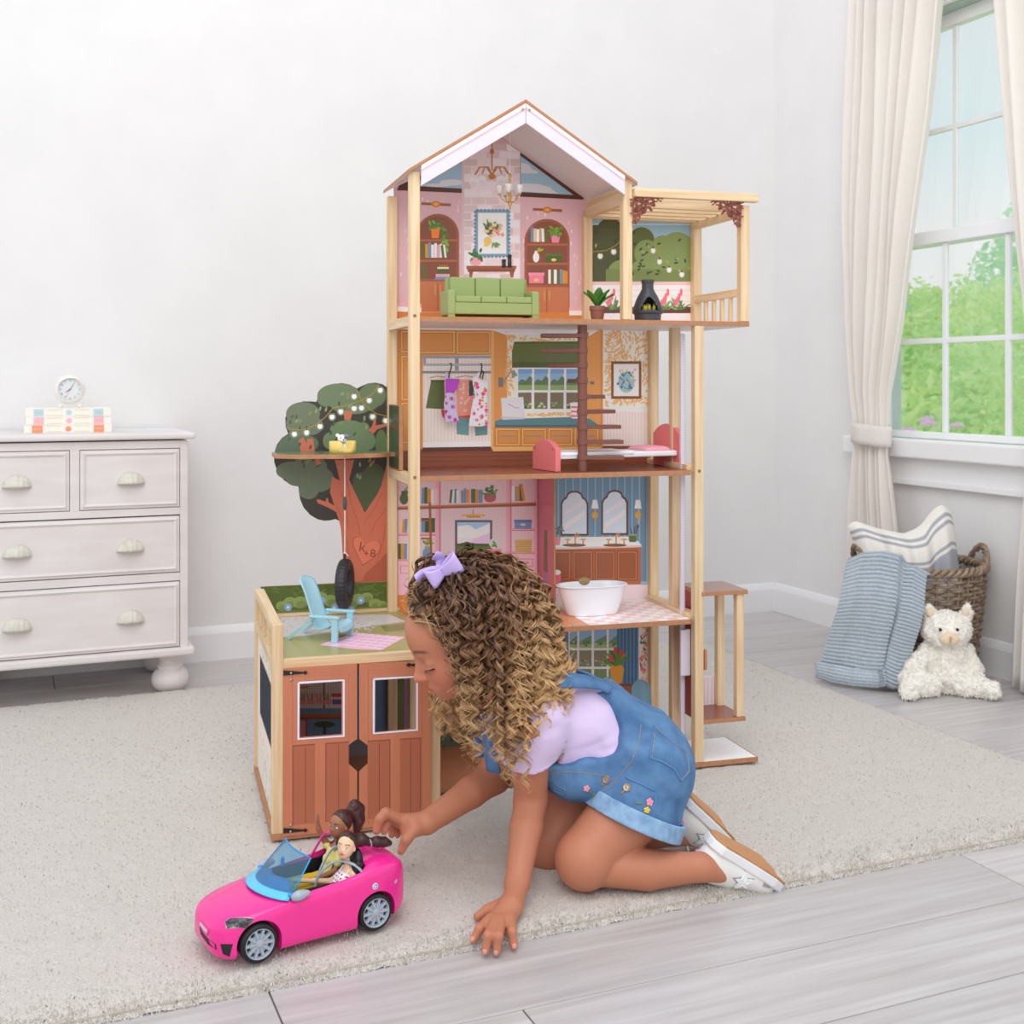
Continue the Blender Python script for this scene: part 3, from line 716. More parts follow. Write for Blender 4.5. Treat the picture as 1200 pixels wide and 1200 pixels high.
roofside(EL[0]-ext*.15, EL[1]-ext*.15*sl, AP[0], AP[1], 'roof_panel'); roofside(ER[0]+ext*.35, ER[1]-ext*.35*sl, AP[0], AP[1], 'roof_panel')
M_fas = mat('fascia_white', (226, 220, 230), .45, noise_scale=30, noise_amt=.04, stretch=(.3, 1, 4))
def fascia(x0, x1, nm):
    z = lambda x: AP[1]-.0075-abs(x-AP[0])*sl
    poly = [(x0, z(x0)), (x1, z(x1)), (x1, z(x1)-.040), (x0, z(x0)-.040)]
    o = MB().prism(poly, lambda x, zz, d: (x, d, zz), -.0115, -.0065).build(nm, M_fas, house, bevel=.0006)
    p = Print(lambda x, y, d: (x, -.0116-d, y), step=.00012)
    p.poly([(x0, z(x0)-.0005), (x1, z(x1)-.0005), (x1, z(x1)-.009), (x0, z(x0)-.009)], (226, 204, 210))
    for a, b, c in ((.0095, .0108, (204, 150, 154)), (.0125, .0132, (206, 164, 170)), (.0392, .040, (170, 116, 84))):
        p.poly([(x0, z(x0)-a), (x1, z(x1)-a), (x1, z(x1)-b), (x0, z(x0)-b)], c)
    p.build('fascia_print', o)
fascia(uL+P_, AP[0]-.0004, 'fascia'); fascia(AP[0]+.0004, -.1555, 'fascia')
for sx_ in (-1, 1): MB().cyl((AP[0]+sx_*.007, -.0135, AP[1]-.021), (AP[0]+sx_*.007, -.0112, AP[1]-.021), .0022, n=10).build('screw', mat('brass_screw', (190, 160, 110), .3, metal=1), house)
M_screw = mat('steel_screw', (150, 130, 104), .35, metal=1)
for a, b in ((uL+.0095, Wd(488, 370, 0)), (uL+.0095, Wd(488, 559.5, 0)), (U(819.5, 0), Wd(819.5, 552, 0))):
    MB().cyl((a, -.0008, b), (a, .001, b), .0033, n=12).lathe([(.0014, 0), (.0014, .0006)], 6, Matrix.Translation((a, -.0009, b)) @ Matrix.Rotation(math.pi/2, 4, 'X')).build('bolt', M_screw, house)
# attic side board on the right under the roof
box('attic_side_board', pine('y'), house, -.152, -.140, .02, .232, 1.165, 1.203, .001)
# pergola
box('pergola_beam', pine('x'), house, -.134, U(889, -.01), -.012, .006, Wd(815, 234.5, 0), Wd(815, 234.5, 0)+.0175, .0015)
for k, vv in enumerate((.055, .105, .155, .205)):
    box('pergola_slat', pine('x'), house, -.150, uTF+.012, vv, vv+.012, 1.166, 1.186, .001)
box('pergola_side_beam', pine('y'), house, uTF, uTF+.014, .012, .25, 1.150, 1.166, .001)
box('pergola_back_beam', pine('x'), house, -.15, uTF+.012, .236, .25, 1.166, 1.186, .001)
box('terrace_handrail', pine('y'), house, uTF+.002, uTF+.014, .02, .240, Wd(868, 338, .01)-.016, Wd(868, 338, .01), .001)
for vv in (.06, .1, .14, .18): box('baluster', pine('z'), house, uTF+.004, uTF+.012, vv, vv+.009, L4, Wd(868, 338, .01)-.014, .0008)
# carved brown brackets: scrolled leaf lattice
M_brk = mat('bracket_brown', (146, 80, 66), .5)
def bracket(pts, seedv):
    m = MB(); rr = random.Random(seedv)
    for (a, b, r) in pts:
        p = hv(a, b, -.004); m.lathe([(r, 0), (r*.9, .0016), (0.0004, .002)], 9, Matrix.Translation(p) @ Matrix.Rotation(math.pi/2, 4, 'X'))
    return m
cr = lambda x, y: (660+x/4.8, 180+y/4.8)
def scroll(side, corner, L, H, nm):
    m = MB(); sgn = 1 if side == 'l' else -1; cx, cy = corner; rr = random.Random(5)
    def pt(a, b): return Vector(hv(cx+sgn*a, cy+b, -.003))
    def leafp(a, b, ang, ln, wd):
        o = pt(a, b); n = 9; V = []
        for i in range(n):
            q = 2*math.pi*i/n; x = ln/2+ln/2*math.cos(q); y = wd/2*math.sin(q)
            c, s_ = math.cos(ang), math.sin(ang); p = pt(a+x*c-y*s_, b+x*s_+y*c); V.append(p)
        V2 = [p+Vector((0, -.003, 0)) for p in V]
        m.add(V+V2, [tuple(range(n)), tuple(range(n, 2*n))[::-1]]+[(i, (i+1) % n, n+(i+1) % n, n+i) for i in range(n)])
    m.tube([pt(0.6, .6), pt(L, .6)], .0012, 6); m.tube([pt(.6, .6), pt(.6, H)], .0012, 6)
    for k in range(5):
        t = (k+1)/6; m.tube([pt(.5, .5), pt(L*t*.55, H*t*.25+2), pt(L*t, 3+H*(1-t)*.45*t)], .0011, 5)
    for i in range(230):
        a, b = rr.uniform(0, L), rr.uniform(0, H)
        if (a/L)**.9+(b/H)**.9 < 1.12: leafp(a, b, rr.uniform(0, 6.28), rr.uniform(3.2, 5), rr.uniform(1.6, 2.4))
    m.build(nm, M_brk, house, fix=False)
scroll('l', (741.5, 231.5), 32, 31, 'bracket'); scroll('r', (867.5, 235.5), 32, 31, 'bracket')
# ---------------------------------------------------------------- printed back boards
def board(u0, u1, w0, w1, nm='back_board', poly=None):
    poly = poly or [(u0, w0), (u1, w0), (u1, w1), (u0, w1)]
    return MB().prism(poly, lambda x, z, d: (x, d, z), VB+.0002, VB+.006).build(nm, M_edge, house)
def filler(o, poly, col):                  # ground colour of the printed side
    m = MB().add([(x, VB, z) for x, z in poly], [tuple(range(len(poly)))], col); return m.build('ground_print', PRINT, o, fix=False)
uB0 = U(462, VB); uB1 = U(768, VB)
G, OR, YE, BL, WH, PK, TE = (88, 100, 52), (206, 140, 46), (214, 168, 60), (108, 140, 176), (232, 224, 222), (222, 160, 176), (84, 124, 132)
# ---- attic: pink room with arched shelves
zr = lambda x: AP[1]-.008-abs(x-AP[0])*sl
pl = [(uB0, L4), (uAR+.01, L4), (uAR+.01, zr(uAR+.01)), (AP[0], zr(AP[0])), (uB0, zr(uB0))]
at = board(0, 0, 0, 0, 'attic_back_board', pl); filler(at, pl, (232, 190, 198))
def face_attic(x, y, d):
    q = hv(x, y, VB-d); return (q[0], q[1], min(q[2], zr(q[0])-.002))
p = Print(face_attic, (430, 100, 4))
rd = random.Random(8)
for i in range(70):
    x, y = rd.choice([(rd.uniform(145, 445), rd.uniform(510, 1020)), (rd.uniform(725, 1005), rd.uniform(545, 1030))]); p.rect(x, y, x+7, y+18, rd.choice([(238, 204, 210), (228, 184, 193)]))
p.rect(455, 180, 718, 1085, (224, 210, 214))
for r in range(25):
    y = 200+r*36
    for c in range(5):
        x = 455+c*66-(r % 2)*30; x0, x1 = max(x+2, 456), min(x+62, 717)
        if x1-x0 > 8 and y > 250-abs(x-600)*.1: p.rect(x0, y+2, x1, y+33, rd.choice([(222, 206, 210), (212, 192, 194), (228, 216, 222), (206, 184, 184), (230, 220, 228)]))
p.poly([(150, 470), (453, 330), (453, 505), (140, 492)], (84, 48, 36)); p.poly([(195, 466), (453, 358), (453, 484), (190, 470)], (150, 184, 204)); p.ell(400, 455, 60, 14, (206, 208, 214)); p.ell(330, 468, 60, 8, (206, 208, 214)); p.rect(445, 330, 456, 1085, (206, 186, 190))
p.poly([(718, 286), (1016, 512), (1014, 536), (718, 522)], (84, 48, 36)); p.poly([(720, 330), (968, 514), (720, 500)], (150, 184, 204))
p.poly([(722, 362), (760, 372), (776, 396), (800, 402), (800, 414), (722, 412)], (206, 208, 214)); p.poly([(722, 460), (800, 462), (860, 478), (872, 492), (900, 508), (722, 497)], (206, 208, 214))
for x0, y0 in ((255, 548), (777, 575)): p.poly([(x0, y0), (x0+138, y0+6), (x0+138, y0+19), (x0, y0+12)], (150, 84, 44)); p.ell(x0+68, y0+9, 22, 15, (190, 118, 50)); p.ell(x0+68, y0+9, 12, 8, (214, 160, 80))
def arch(x0, x1, ytop, ycab, ybot, dark):
    cx, r = (x0+x1)/2, (x1-x0)/2
    def outline(g, yb): return [(cx+(r+g)*math.cos(math.radians(a)), ytop+r-(r+g)*math.sin(math.radians(a))*1.0) for a in range(0, 181, 10)]+[(x0-g, yb), (x1+g, yb)]
    p.poly(outline(4, ybot), (150, 86, 60)); p.poly(outline(-8, ycab), dark); p.rect(x0, ycab, x1, ybot, (184, 112, 76)); p.rect(x0, ycab-8, x1, ycab+4, (150, 88, 58))
    p.rect(cx-1.5, ycab+12, cx+1.5, ybot-6, (130, 74, 48))
    for s_ in (-12, 12): p.rect(cx+s_-2, ycab+20, cx+s_+2, ycab+68, (206, 150, 80))
arch(236, 428, 606, 915, 1062, (128, 74, 54)); arch(742, 946, 630, 942, 1082, (128, 74, 54))
for a in (722, 818): p.rect(246, a, 420, a+9, (168, 98, 66))
for a in (742, 832): p.rect(750, a, 940, a+9, (168, 98, 66))
p.poly([(300, 668), (342, 668), (336, 716), (304, 716)], (226, 124, 40)); p.plant(312, 652, 18, 14, [(96, 140, 50), (74, 116, 44), (122, 166, 66)], 22, 1)
for k in range(14): p.leaf(352+rd.uniform(-4, 22), 650+k*10, 24, 14, rd.uniform(200, 340), rd.choice([(96, 140, 50), (74, 116, 44), (122, 166, 66)]))
p.books(258, 808, 68, [(14, 1, G, 0), (14, .95, OR, 0), (12, 1.05, BL, 0), (14, .9, WH, 0), (12, 1, WH, 0), (11, .9, PK, 0), (11, .95, WH, 0), (10, .85, G, -8), (10, .9, WH, -8)])
p.poly([(262, 905), (282, 905), (272, 838), (258, 838)], G); p.rect(318, 898, 386, 911, BL); p.rect(322, 884, 388, 898, PK); p.rect(332, 858, 382, 884, (74, 98, 50)); p.rect(330, 852, 384, 860, (230, 220, 200))
for k in range(4): p.rect(340+k*11, 842, 344+k*11, 854, OR)
p.books(768, 734, 66, [(12, 1.05, BL, 0), (12, .95, (220, 190, 150), 0), (14, .9, WH, 0), (10, 1, (190, 150, 110), 0), (12, .95, WH, -2), (14, 1, G, -4)])
p.poly([(862, 698), (906, 698), (900, 738), (868, 738)], (232, 130, 160)); p.plant(884, 684, 18, 18, [(110, 160, 60), (90, 140, 50)], 22, 3)
p.ell(793, 806, 15, 24, WH); p.rect(786, 776, 798, 790, WH); p.leaf(798, 782, 26, 12, 60, (150, 170, 50)); p.leaf(800, 778, 30, 12, 20, (150, 170, 50))
p.rect(838, 790, 914, 830, (74, 92, 44)); p.rect(836, 788, 916, 800, (88, 108, 52)); p.ell(876, 818, 12, 7, (222, 200, 120))
p.rect(760, 884, 828, 928, (230, 120, 150)); p.rect(757, 878, 832, 892, (238, 140, 166)); p.ell(794, 912, 12, 8, (220, 190, 110))
p.books(850, 930, 66, [(12, 1, WH, 0), (12, .95, G, 0), (14, 1, WH, 0), (12, .9, G, 0), (12, 1.02, BL, 0), (12, .95, OR, 0), (10, .9, OR, 0)])
# picture over the mantel
p.frame(508, 584, 666, 802, 14, (118, 156, 178), (238, 232, 230))
for i in range(12):
    for x in (508, 666): p.ell(x, 594+i*18, 7, 7, (96, 134, 160), 8)
    if i < 9:
        for y in (586, 802): p.ell(518+i*17.5, y, 7, 7, (96, 134, 160), 8)
p.frame(520, 597, 654, 790, 2, (200, 210, 214), (242, 237, 235))
for k in range(26): p.leaf(585+rd.uniform(-6, 18), 710-rd.uniform(0, 30), rd.uniform(30, 70), 12, rd.uniform(30, 150), rd.choice([(84, 120, 60), (110, 140, 80), (60, 96, 52)]))
for k in range(20): p.ell(592+rd.uniform(-40, 46), 670+rd.uniform(-36, 36), 9, 8, rd.choice([(238, 170, 140), (240, 200, 170), (230, 150, 130), (238, 222, 200)]), 8)
p.ell(566, 730, 18, 20, (224, 190, 90)); p.ell(560, 750, 12, 6, (224, 190, 90))
for k in range(6): p.leaf(596+rd.uniform(-6, 10), 735, 30, 8, rd.uniform(230, 330), (110, 140, 80))
# mantel
p.rect(466, 846, 700, 862, (150, 84, 56)); p.rect(472, 862, 694, 874, (132, 72, 48)); p.poly([(478, 874), (498, 874), (492, 900), (482, 900)], (150, 84, 56)); p.poly([(668, 874), (690, 874), (686, 900), (674, 900)], (150, 84, 56))
p.ell(510, 824, 28, 22, (240, 158, 170)); p.plant(508, 794, 22, 16, [(70, 120, 60), (96, 148, 74), (56, 98, 50)], 24, 4)
for x, h in ((642, 30), (669, 52)): p.rect(x-9, 850-h, x+9, 850, (34, 32, 34)); p.ell(x, 850-h, 11, 5, (34, 32, 34)); p.ell(x, 850, 13, 6, (34, 32, 34)); p.ell(x, 850-h*.5, 6, h*.2, (60, 56, 58))
# printed chandelier
p.rect(583, 270, 589, 400, (170, 110, 60)); p.ell(586, 310, 11, 13, (176, 110, 56))
for s_ in (-1, 1):
    for k, (dx, dy) in enumerate(((80, 50), (46, 40), (76, 40))):
        p.line([(586, 420), (586+s_*dx*.35, 382), (586+s_*dx*.75, 384), (586+s_*dx, 400+dy*.4)], 6, (176, 116, 60))
for x, y in ((500, 452), (540, 446), (628, 446), (664, 440)): p.ell(x, y, 21, 24, (238, 232, 236)); p.ell(x, y+12, 17, 14, (220, 210, 216))
p.ell(586, 428, 17, 14, (186, 122, 60))
# skirting
p.poly([(140, 1018), (255, 1024), (255, 1052), (140, 1048)], (224, 168, 178)); p.poly([(140, 1036), (255, 1042), (255, 1064), (140, 1060)], (240, 228, 232)); p.poly([(140, 1060), (255, 1064), (255, 1120), (140, 1120)], (200, 124, 62))
p.poly([(948, 1040), (1012, 1044), (1012, 1056), (948, 1056)], (224, 168, 178)); p.rect(948, 1056, 1014, 1078, (240, 228, 232)); p.rect(255, 1064, 946, 1120, (200, 124, 62)); p.rect(946, 1078, 1014, 1120, (200, 124, 62))
p.build('attic_print', at)
# ---- terrace board with hedge and string lights
tb = board(uAR+.011, uTR+.012, L4, Wd(760, 252, VB), 'terrace_back_board'); pl = [(uAR+.011, L4), (uTR+.012, L4), (uTR+.012, Wd(760, 252, VB)), (uAR+.011, Wd(760, 252, VB))]; filler(tb, pl, (158, 196, 218))
p = Print(face(VB), (660, 180, 4.8)); DK, MD, LT = (72, 76, 44), (84, 98, 52), (124, 142, 84)
p.rect(160, 395, 730, 402, (176, 208, 226)); 
for x, y, rx, ry, c in ((180, 470, 60, 70, DK), (262, 440, 76, 78, DK), (330, 520, 90, 90, DK), (240, 600, 90, 110, DK), (440, 490, 74, 76, MD), (430, 600, 110, 100, MD), (640, 520, 92, 78, LT), (560, 530, 64, 70, LT), (690, 600, 60, 90, LT), (470, 560, 70, 76, LT), (620, 620, 120, 90, LT), (480, 660, 110, 70, LT), (330, 660, 76, 62, LT), (260, 690, 44, 36, (138, 154, 98))):
    p.ell(min(max(x, 160+rx*.0), 736-rx*.0), y, rx, ry, c, 24) if x-rx > 100 else p.poly([(160, y-ry), (x+rx*.6, y-ry*.8), (x+rx, y), (x+rx*.6, y+ry), (160, y+ry)], c)
p.rect(160, 650, 736, 722, (112, 128, 70)); p.rect(160, 640, 240, 722, DK); p.rect(735, 340, 742, 735, (158, 196, 218))
for k in range(46): p.leaf(rd.uniform(175, 715), rd.uniform(455, 700), 24, 11, rd.uniform(0, 180), rd.choice([(50, 60, 36), (60, 74, 42), (150, 166, 100)]))
p.line([(160, 552), (240, 546), (290, 520), (335, 482)], 3, (180, 150, 40)); p.line([(516, 492), (536, 550), (570, 606), (620, 646), (680, 658), (735, 658)], 3, (180, 150, 40))
for x, y in ((208, 576), (284, 552), (506, 546), (542, 608), (596, 654), (667, 680)): p.ell(x, y, 17, 19, (160, 166, 130)); p.ell(x, y, 12, 14, (248, 244, 246)); p.rect(x-4, y-24, x+4, y-12, (60, 58, 56))
p.rect(160, 720, 736, 738, (232, 186, 190))
for k in range(6): p.rect(160, 738+k*32, 736, 770+k*32, (240, 226, 228)); p.rect(160, 767+k*32, 736, 770+k*32, (220, 196, 200))
p.rect(225, 862, 735, 898, (96, 62, 54)); p.rect(160, 905, 736, 980, (236, 222, 226))
for cx in (272, 575, 650):
    for k in range(11): p.leaf(cx+rd.uniform(-12, 24), 880, rd.uniform(50, 84), 9, rd.uniform(25, 155), rd.choice([(110, 140, 84), (88, 120, 66), (140, 164, 110)]))
    for dx, y in ((-20, 840), (2, 806), (14, 780), (-8, 826)): p.ell(cx+dx, y, 8, 22, (226, 110, 130), 10)
p.build('terrace_print', tb)
# ---- third level: wardrobe wall and window seat
b3 = board(uB0, uB1, L3, L4-FT, 'dressing_room_back_board'); pl = [(uB0, L3), (uB1, L3), (uB1, L4-FT), (uB0, L4-FT)]; filler(b3, pl, (236, 222, 216))
p = Print(face(VB), (440, 360, 5)); CB, CL, CD = (206, 136, 68), (230, 170, 100), (160, 94, 44)
p.rect(120, 90, 1710, 140, (232, 224, 226)); p.rect(120, 120, 705, 134, (248, 244, 246))
p.poly([(118, 130), (690, 136), (690, 280), (280, 284), (280, 830), (118, 846)], CB)
def cabd(x0, y0, x1, y1): p.rect(x0, y0, x1, y1, CD); p.rect(x0+3, y0+3, x1-3, y1-3, CL); p.rect(x0+12, y0+12, x1-12, y1-12, CD); p.rect(x0+15, y0+15, x1-15, y1-15, CB)
cabd(146, 136, 210, 268); cabd(210, 138, 468, 272); cabd(474, 140, 676, 276); cabd(148, 282, 268, 548); cabd(148, 556, 268, 800)
p.rect(205, 268, 270, 846, CB)
p.poly([(278, 286), (676, 290), (676, 815), (278, 820)], (234, 216, 208))
for k in range(20): p.rect(284+k*20, 300, 287+k*20, 792, (212, 188, 180))
p.poly([(278, 792), (676, 786), (676, 816), (278, 822)], (244, 236, 234))
# open rack, printed grey
p.rect(270, 284, 704, 300, (150, 150, 158)); p.rect(280, 300, 296, 340, (150, 150, 158)); p.rect(466, 296, 488, 372, (140, 140, 148)); p.rect(676, 292, 702, 372, (140, 140, 148)); p.rect(280, 330, 690, 344, (166, 166, 172)); p.rect(270, 374, 690, 388, (130, 130, 138))
# printed clothes on the rail
p.line([(318, 414), (360, 404), (420, 412)], 5, (186, 120, 96)); p.line([(470, 412), (530, 402), (590, 412)], 5, (186, 120, 96))
p.poly([(326, 430), (402, 430), (410, 598), (294, 592)], (92, 100, 52)); p.rect(324, 426, 404, 440, (74, 82, 42))
p.poly([(384, 600), (410, 600), (410, 660), (392, 640)], (206, 80, 70))
p.poly([(470, 424), (560, 424), (576, 640), (480, 644)], (236, 150, 130)); p.poly([(470, 640), (560, 632), (556, 650), (476, 660)], (200, 70, 60))
for k in range(16): p.ell(495+rd.uniform(0, 56), 450+rd.uniform(0, 170), 8, 8, (246, 190, 178), 8)
p.poly([(474, 646), (550, 650), (546, 752), (476, 744)], (102, 146, 148)); p.poly([(580, 690), (656, 690), (656, 748), (586, 754)], (102, 146, 148)); p.rect(548, 430, 580, 520, (70, 92, 90))
# tall side panel, alcove wallpaper
p.poly([(690, 138), (772, 162), (772, 700), (694, 712)], (214, 144, 74)); p.poly([(676, 136), (694, 138), (694, 845), (676, 845)], CL)
p.poly([(704, 108), (772, 150), (772, 166), (704, 138)], (240, 234, 236)); p.rect(772, 142, 1000, 166, (244, 240, 242)); p.rect(1000, 140, 1460, 166, (236, 228, 230))
p.rect(772, 166, 1300, 650, (244, 224, 204))
def leafpaper(x0, y0, x1, y1, n, sd):
    r_ = random.Random(sd)
    for k in range(n):
        x, y = r_.uniform(x0+10, x1-10), r_.uniform(y0+8, y1-8); a = math.sin(x*.018)*80+60+40*math.sin(y*.02); p.leaf(x-8, y, 22, 8, a, (230, 172, 110))
leafpaper(772, 170, 830, 540, 90, 1); leafpaper(772, 170, 1200, 206, 70, 2); leafpaper(880, 612, 1200, 648, 60, 3)
# window with printed garden
p.rect(822, 340, 1200, 615, (240, 238, 244))
for i in range(4):
    x0 = 836+i*94
    for y0, y1 in ((362, 486), (500, 596)):
        p.rect(x0, y0, x0+78, y1, (142, 178, 214) if y0 < 400 else (112, 112, 84))
        if y0 < 400:
            p.rect(x0, y0, x0+82, y0+26, (120, 160, 206)); p.poly([(x0, 440), (x0+20, 420), (x0+44, 432), (x0+66, 404), (x0+82, 414), (x0+82, 486), (x0, 486)], (96, 122, 84)); p.rect(x0, 456, x0+82, 486, (140, 166, 104))
        else:
            for k in range(5): p.rect(x0+3+k*16, 504, x0+13+k*16, 560, (128, 104, 84))
            for k in range(9): p.ell(x0+10+rd.uniform(0, 62), 560+rd.uniform(0, 26), 9, 8, rd.choice([(70, 96, 60), (96, 124, 74), (150, 160, 110), (190, 190, 170)]), 7)
p.poly([(812, 202), (1225, 200), (1225, 350), (800, 354), (800, 260)], (98, 108, 56)); p.rect(806, 322, 1225, 354, (80, 90, 44)); p.rect(812, 202, 1225, 214, (84, 94, 48))
p.rect(720, 412, 748, 468, (116, 112, 114)); p.line([(748, 444), (796, 370), (820, 400)], 6, (120, 116, 118)); p.poly([(796, 380), (810, 366), (834, 398), (800, 418)], (146, 142, 144))
p.poly([(735, 532), (866, 526), (876, 650), (744, 660)], (216, 212, 218)); p.line([(778, 565), (820, 590), (842, 588)], 3, (120, 118, 124)); p.poly([(744, 654), (876, 644), (876, 652), (744, 662)], (176, 172, 180))
p.poly([(700, 668), (735, 656), (1262, 640), (1303, 668), (1303, 694), (700, 702)], (88, 126, 134)); p.rect(700, 690, 1303, 704, (66, 102, 112)); p.poly([(735, 640), (876, 645), (872, 656), (744, 660)], (196, 192, 200))
p.poly([(1140, 560), (1200, 556), (1260, 590), (1262, 650), (1150, 652)], (240, 232, 234))
for k in range(3): p.poly([(1146, 580+k*26), (1260, 584+k*26), (1260, 594+k*26), (1146, 590+k*26)], (222, 96, 104))
p.poly([(690, 704), (1326, 704), (1326, 835), (690, 842)], CB)
for i in range(4): cabd(702+i*154, 708, 702+i*154+146, 812); p.rect(728+i*154, 752, 820+i*154, 758, (140, 132, 132))
p.rect(690, 818, 1326, 842, CL)
# right end of the alcove and the leaf wallpaper with a framed picture
p.poly([(1236, 150), (1326, 124), (1326, 704), (1236, 640)], (220, 150, 80)); p.rect(1318, 124, 1333, 836, CB)
p.poly([(1250, 150), (1318, 108), (1660, 112), (1660, 132), (1318, 130), (1250, 170)], (240, 234, 236))
p.rect(1333, 130, 1640, 592, (246, 230, 214)); leafpaper(1333, 132, 1616, 592, 560, 5)
p.frame(1381, 318, 1558, 536, 15, (136, 84, 44), (240, 232, 236)); 
for k in range(20): p.ell(1384+k*9, 320, 4, 4, (112, 66, 34), 6); p.ell(1384+k*9, 534, 4, 4, (112, 66, 34), 6)
p.ell(1470, 440, 48, 62, (150, 190, 196))
for k in range(22): p.leaf(1470+rd.uniform(-40, 30), 440+rd.uniform(-50, 50), 22, 8, rd.uniform(0, 180), rd.choice([(110, 150, 110), (130, 180, 186), (96, 140, 150)]))
for k in range(20): p.ell(1468+rd.uniform(-50, 54), 420+rd.uniform(-60, 84), 8, 8, rd.choice([(72, 110, 170), (240, 160, 170), (246, 200, 150), (72, 110, 170)]), 8)
p.rect(1333, 592, 1640, 610, (246, 240, 238)); p.rect(1333, 610, 1640, 812, (236, 214, 208))
for k in range(17): p.rect(1340+k*18, 614, 1344+k*18, 812, (216, 192, 188))
p.rect(1258, 434, 1282, 452, (116, 112, 114))
# printed floor in perspective
p.poly([(118, 846), (280, 830), (676, 816), (690, 844), (1326, 838), (1333, 812), (1640, 812), (1640, 960), (118, 960)], (134, 72, 48))
for y in (858, 880, 905): p.line([(140, y), (690, y-6), (1640, y-18)], 3, (104, 52, 34))
p.poly([(280, 822), (676, 816), (676, 842), (270, 850)], (92, 46, 34))
p.build('dressing_room_print', b3)
# ---- second level: pink study and blue bathroom
uDv = float(hw(650, 718.5, L2)[0]); vDv = float(hw(650, 718.5, L2)[1])
b2 = board(uB0, uB1, L2, L3-FT, 'study_and_bath_back_board'); pl = [(uB0, L2), (uDv, L2), (uDv, L3-FT), (uB0, L3-FT)]; filler(b2, pl, (240, 212, 218))
pl = [(uDv, L2), (uB1, L2), (uB1, L3-FT), (uDv, L3-FT)]; filler(b2, pl, (124, 156, 182))
p = Print(face(VB), (450, 540, 5.217)); PD, PM, PL_ = (196, 120, 138), (226, 160, 176), (240, 186, 198)
for k in range(44): p.rect(84+k*19.6, 105, 87+k*19.6, 600, (230, 196, 204))
for x in (315, 748): p.rect(x, 105, x+32, 900, PM); p.rect(x+22, 105, x+32, 900, PD)
p.rect(918, 105, 942, 900, PM); p.rect(936, 105, 942, 900, (120, 110, 130)); p.rect(78, 105, 86, 900, PD)
p.poly([(75, 285), (930, 258), (930, 276), (75, 300)], (150, 84, 52)); p.poly([(75, 280), (930, 252), (930, 260), (75, 290)], (190, 118, 72))
for x0, x1, ys in ((80, 318, (450, 606)), (778, 922, (420, 560))):
    for y in ys: p.rect(x0, y-8, x1, y+8, PD); p.rect(x0, y-8, x1, y+2, PM)
p.ell(122, 232, 26, 36, (82, 100, 58)); p.rect(106, 184, 138, 200, (70, 88, 50)); p.plant(150, 180, 12, 8, [(90, 124, 70), (110, 150, 90)], 22, 8)
p.books(228, 262, 96, [(18, 1, BL, 4), (18, 1.05, G, 0), (20, .95, OR, 0), (18, .9, WH, 0), (22, 1, (226, 190, 190), 0)])
p.books(398, 258, 82, [(14, 1, G, 8), (14, .9, WH, 6), (14, 1.05, (80, 130, 180), 4), (12, .95, WH, 0), (14, .9, (236, 200, 160), 0), (16, .95, BL, 0), (14, 1.1, BL, 0), (16, 1, OR, 0), (12, .95, PK, 0), (26, 1.05, G, 0), (16, 1, OR, 0), (26, 1, BL, 0)])
p.ell(648, 226, 37, 28, (170, 60, 82), 18); p.rect(612, 206, 684, 226, (170, 60, 82)); p.plant(648, 188, 32, 22, [(70, 110, 56), (50, 86, 44), (96, 140, 72)], 26, 9)
for k in range(6): p.rect(620+k*11, 212, 623+k*11, 250, (214, 120, 130))
p.books(780, 246, 94, [(20, 1, WH, 0), (8, .95, BL, 0), (16, .95, OR, 0), (20, 1.1, G, 0), (16, 1.05, OR, -16)])
p.books(92, 440, 84, [(16, 1, (226, 190, 170), 6), (14, .98, OR, 6), (16, 1.02, BL, 4)]); p.rect(228, 350, 312, 438, (70, 92, 46)); p.rect(228, 360, 250, 438, BL); p.rect(258, 352, 266, 438, (50, 70, 34))
p.books(86, 602, 96, [(18, 1, G, 0), (16, 1, OR, 0), (18, 1, BL, 0)]); p.ell(266, 566, 30, 36, (112, 146, 178)); p.ell(266, 530, 18, 8, (112, 146, 178)); p.plant(270, 502, 14, 10, [(150, 170, 60), (110, 140, 50)], 30, 10)
for x in (150, 250): p.ell(x, 655, 5, 6, (150, 96, 60), 8)
p.line([(280, 252), (290, 655)], 14, (160, 88, 52))
for y in (360, 470, 612): p.rect(226, y, 282, y+10, (160, 88, 52))
# picture + picture lamp
p.rect(476, 328, 620, 340, (214, 164, 70)); p.rect(506, 338, 590, 348, (190, 140, 56)); p.rect(542, 296, 548, 330, (190, 140, 56))
p.frame(434, 362, 662, 576, 14, (92, 88, 92), (158, 192, 226)); p.rect(448, 430, 648, 520, (238, 214, 224)); p.poly([(448, 400), (520, 392), (560, 420), (648, 380), (648, 470), (448, 470)], (236, 228, 236)); p.poly([(540, 480), (648, 440), (648, 510), (540, 510)], (228, 190, 222)); p.rect(448, 506, 648, 562, (88, 108, 40)); p.rect(448, 540, 648, 562, (110, 128, 48)); p.poly([(448, 508), (500, 498), (560, 505), (648, 512), (648, 520), (448, 520)], (66, 84, 40))
p.rect(798, 362, 902, 416, (110, 138, 182)); p.rect(795, 360, 905, 376, (92, 120, 166)); p.ell(850, 390, 17, 8, (220, 200, 150))
p.poly([(798, 482), (908, 480), (898, 562), (808, 566)], (206, 172, 110)); 
for k in range(5): p.rect(802, 494+k*14, 903, 498+k*14, (176, 140, 84))
p.rect(778, 580, 922, 900, PL_); p.frame(790, 598, 912, 648, 4, PD, PL_); p.frame(790, 666, 912, 790, 4, PD, PL_)
for x, y in ((815, 622), (878, 622), (818, 695), (878, 695)): p.ell(x, y, 5, 7, (170, 120, 70), 8)
p.rect(84, 612, 318, 900, PL_); p.frame(100, 640, 200, 690, 4, PD, PL_); p.frame(210, 640, 310, 690, 4, PD, PL_)
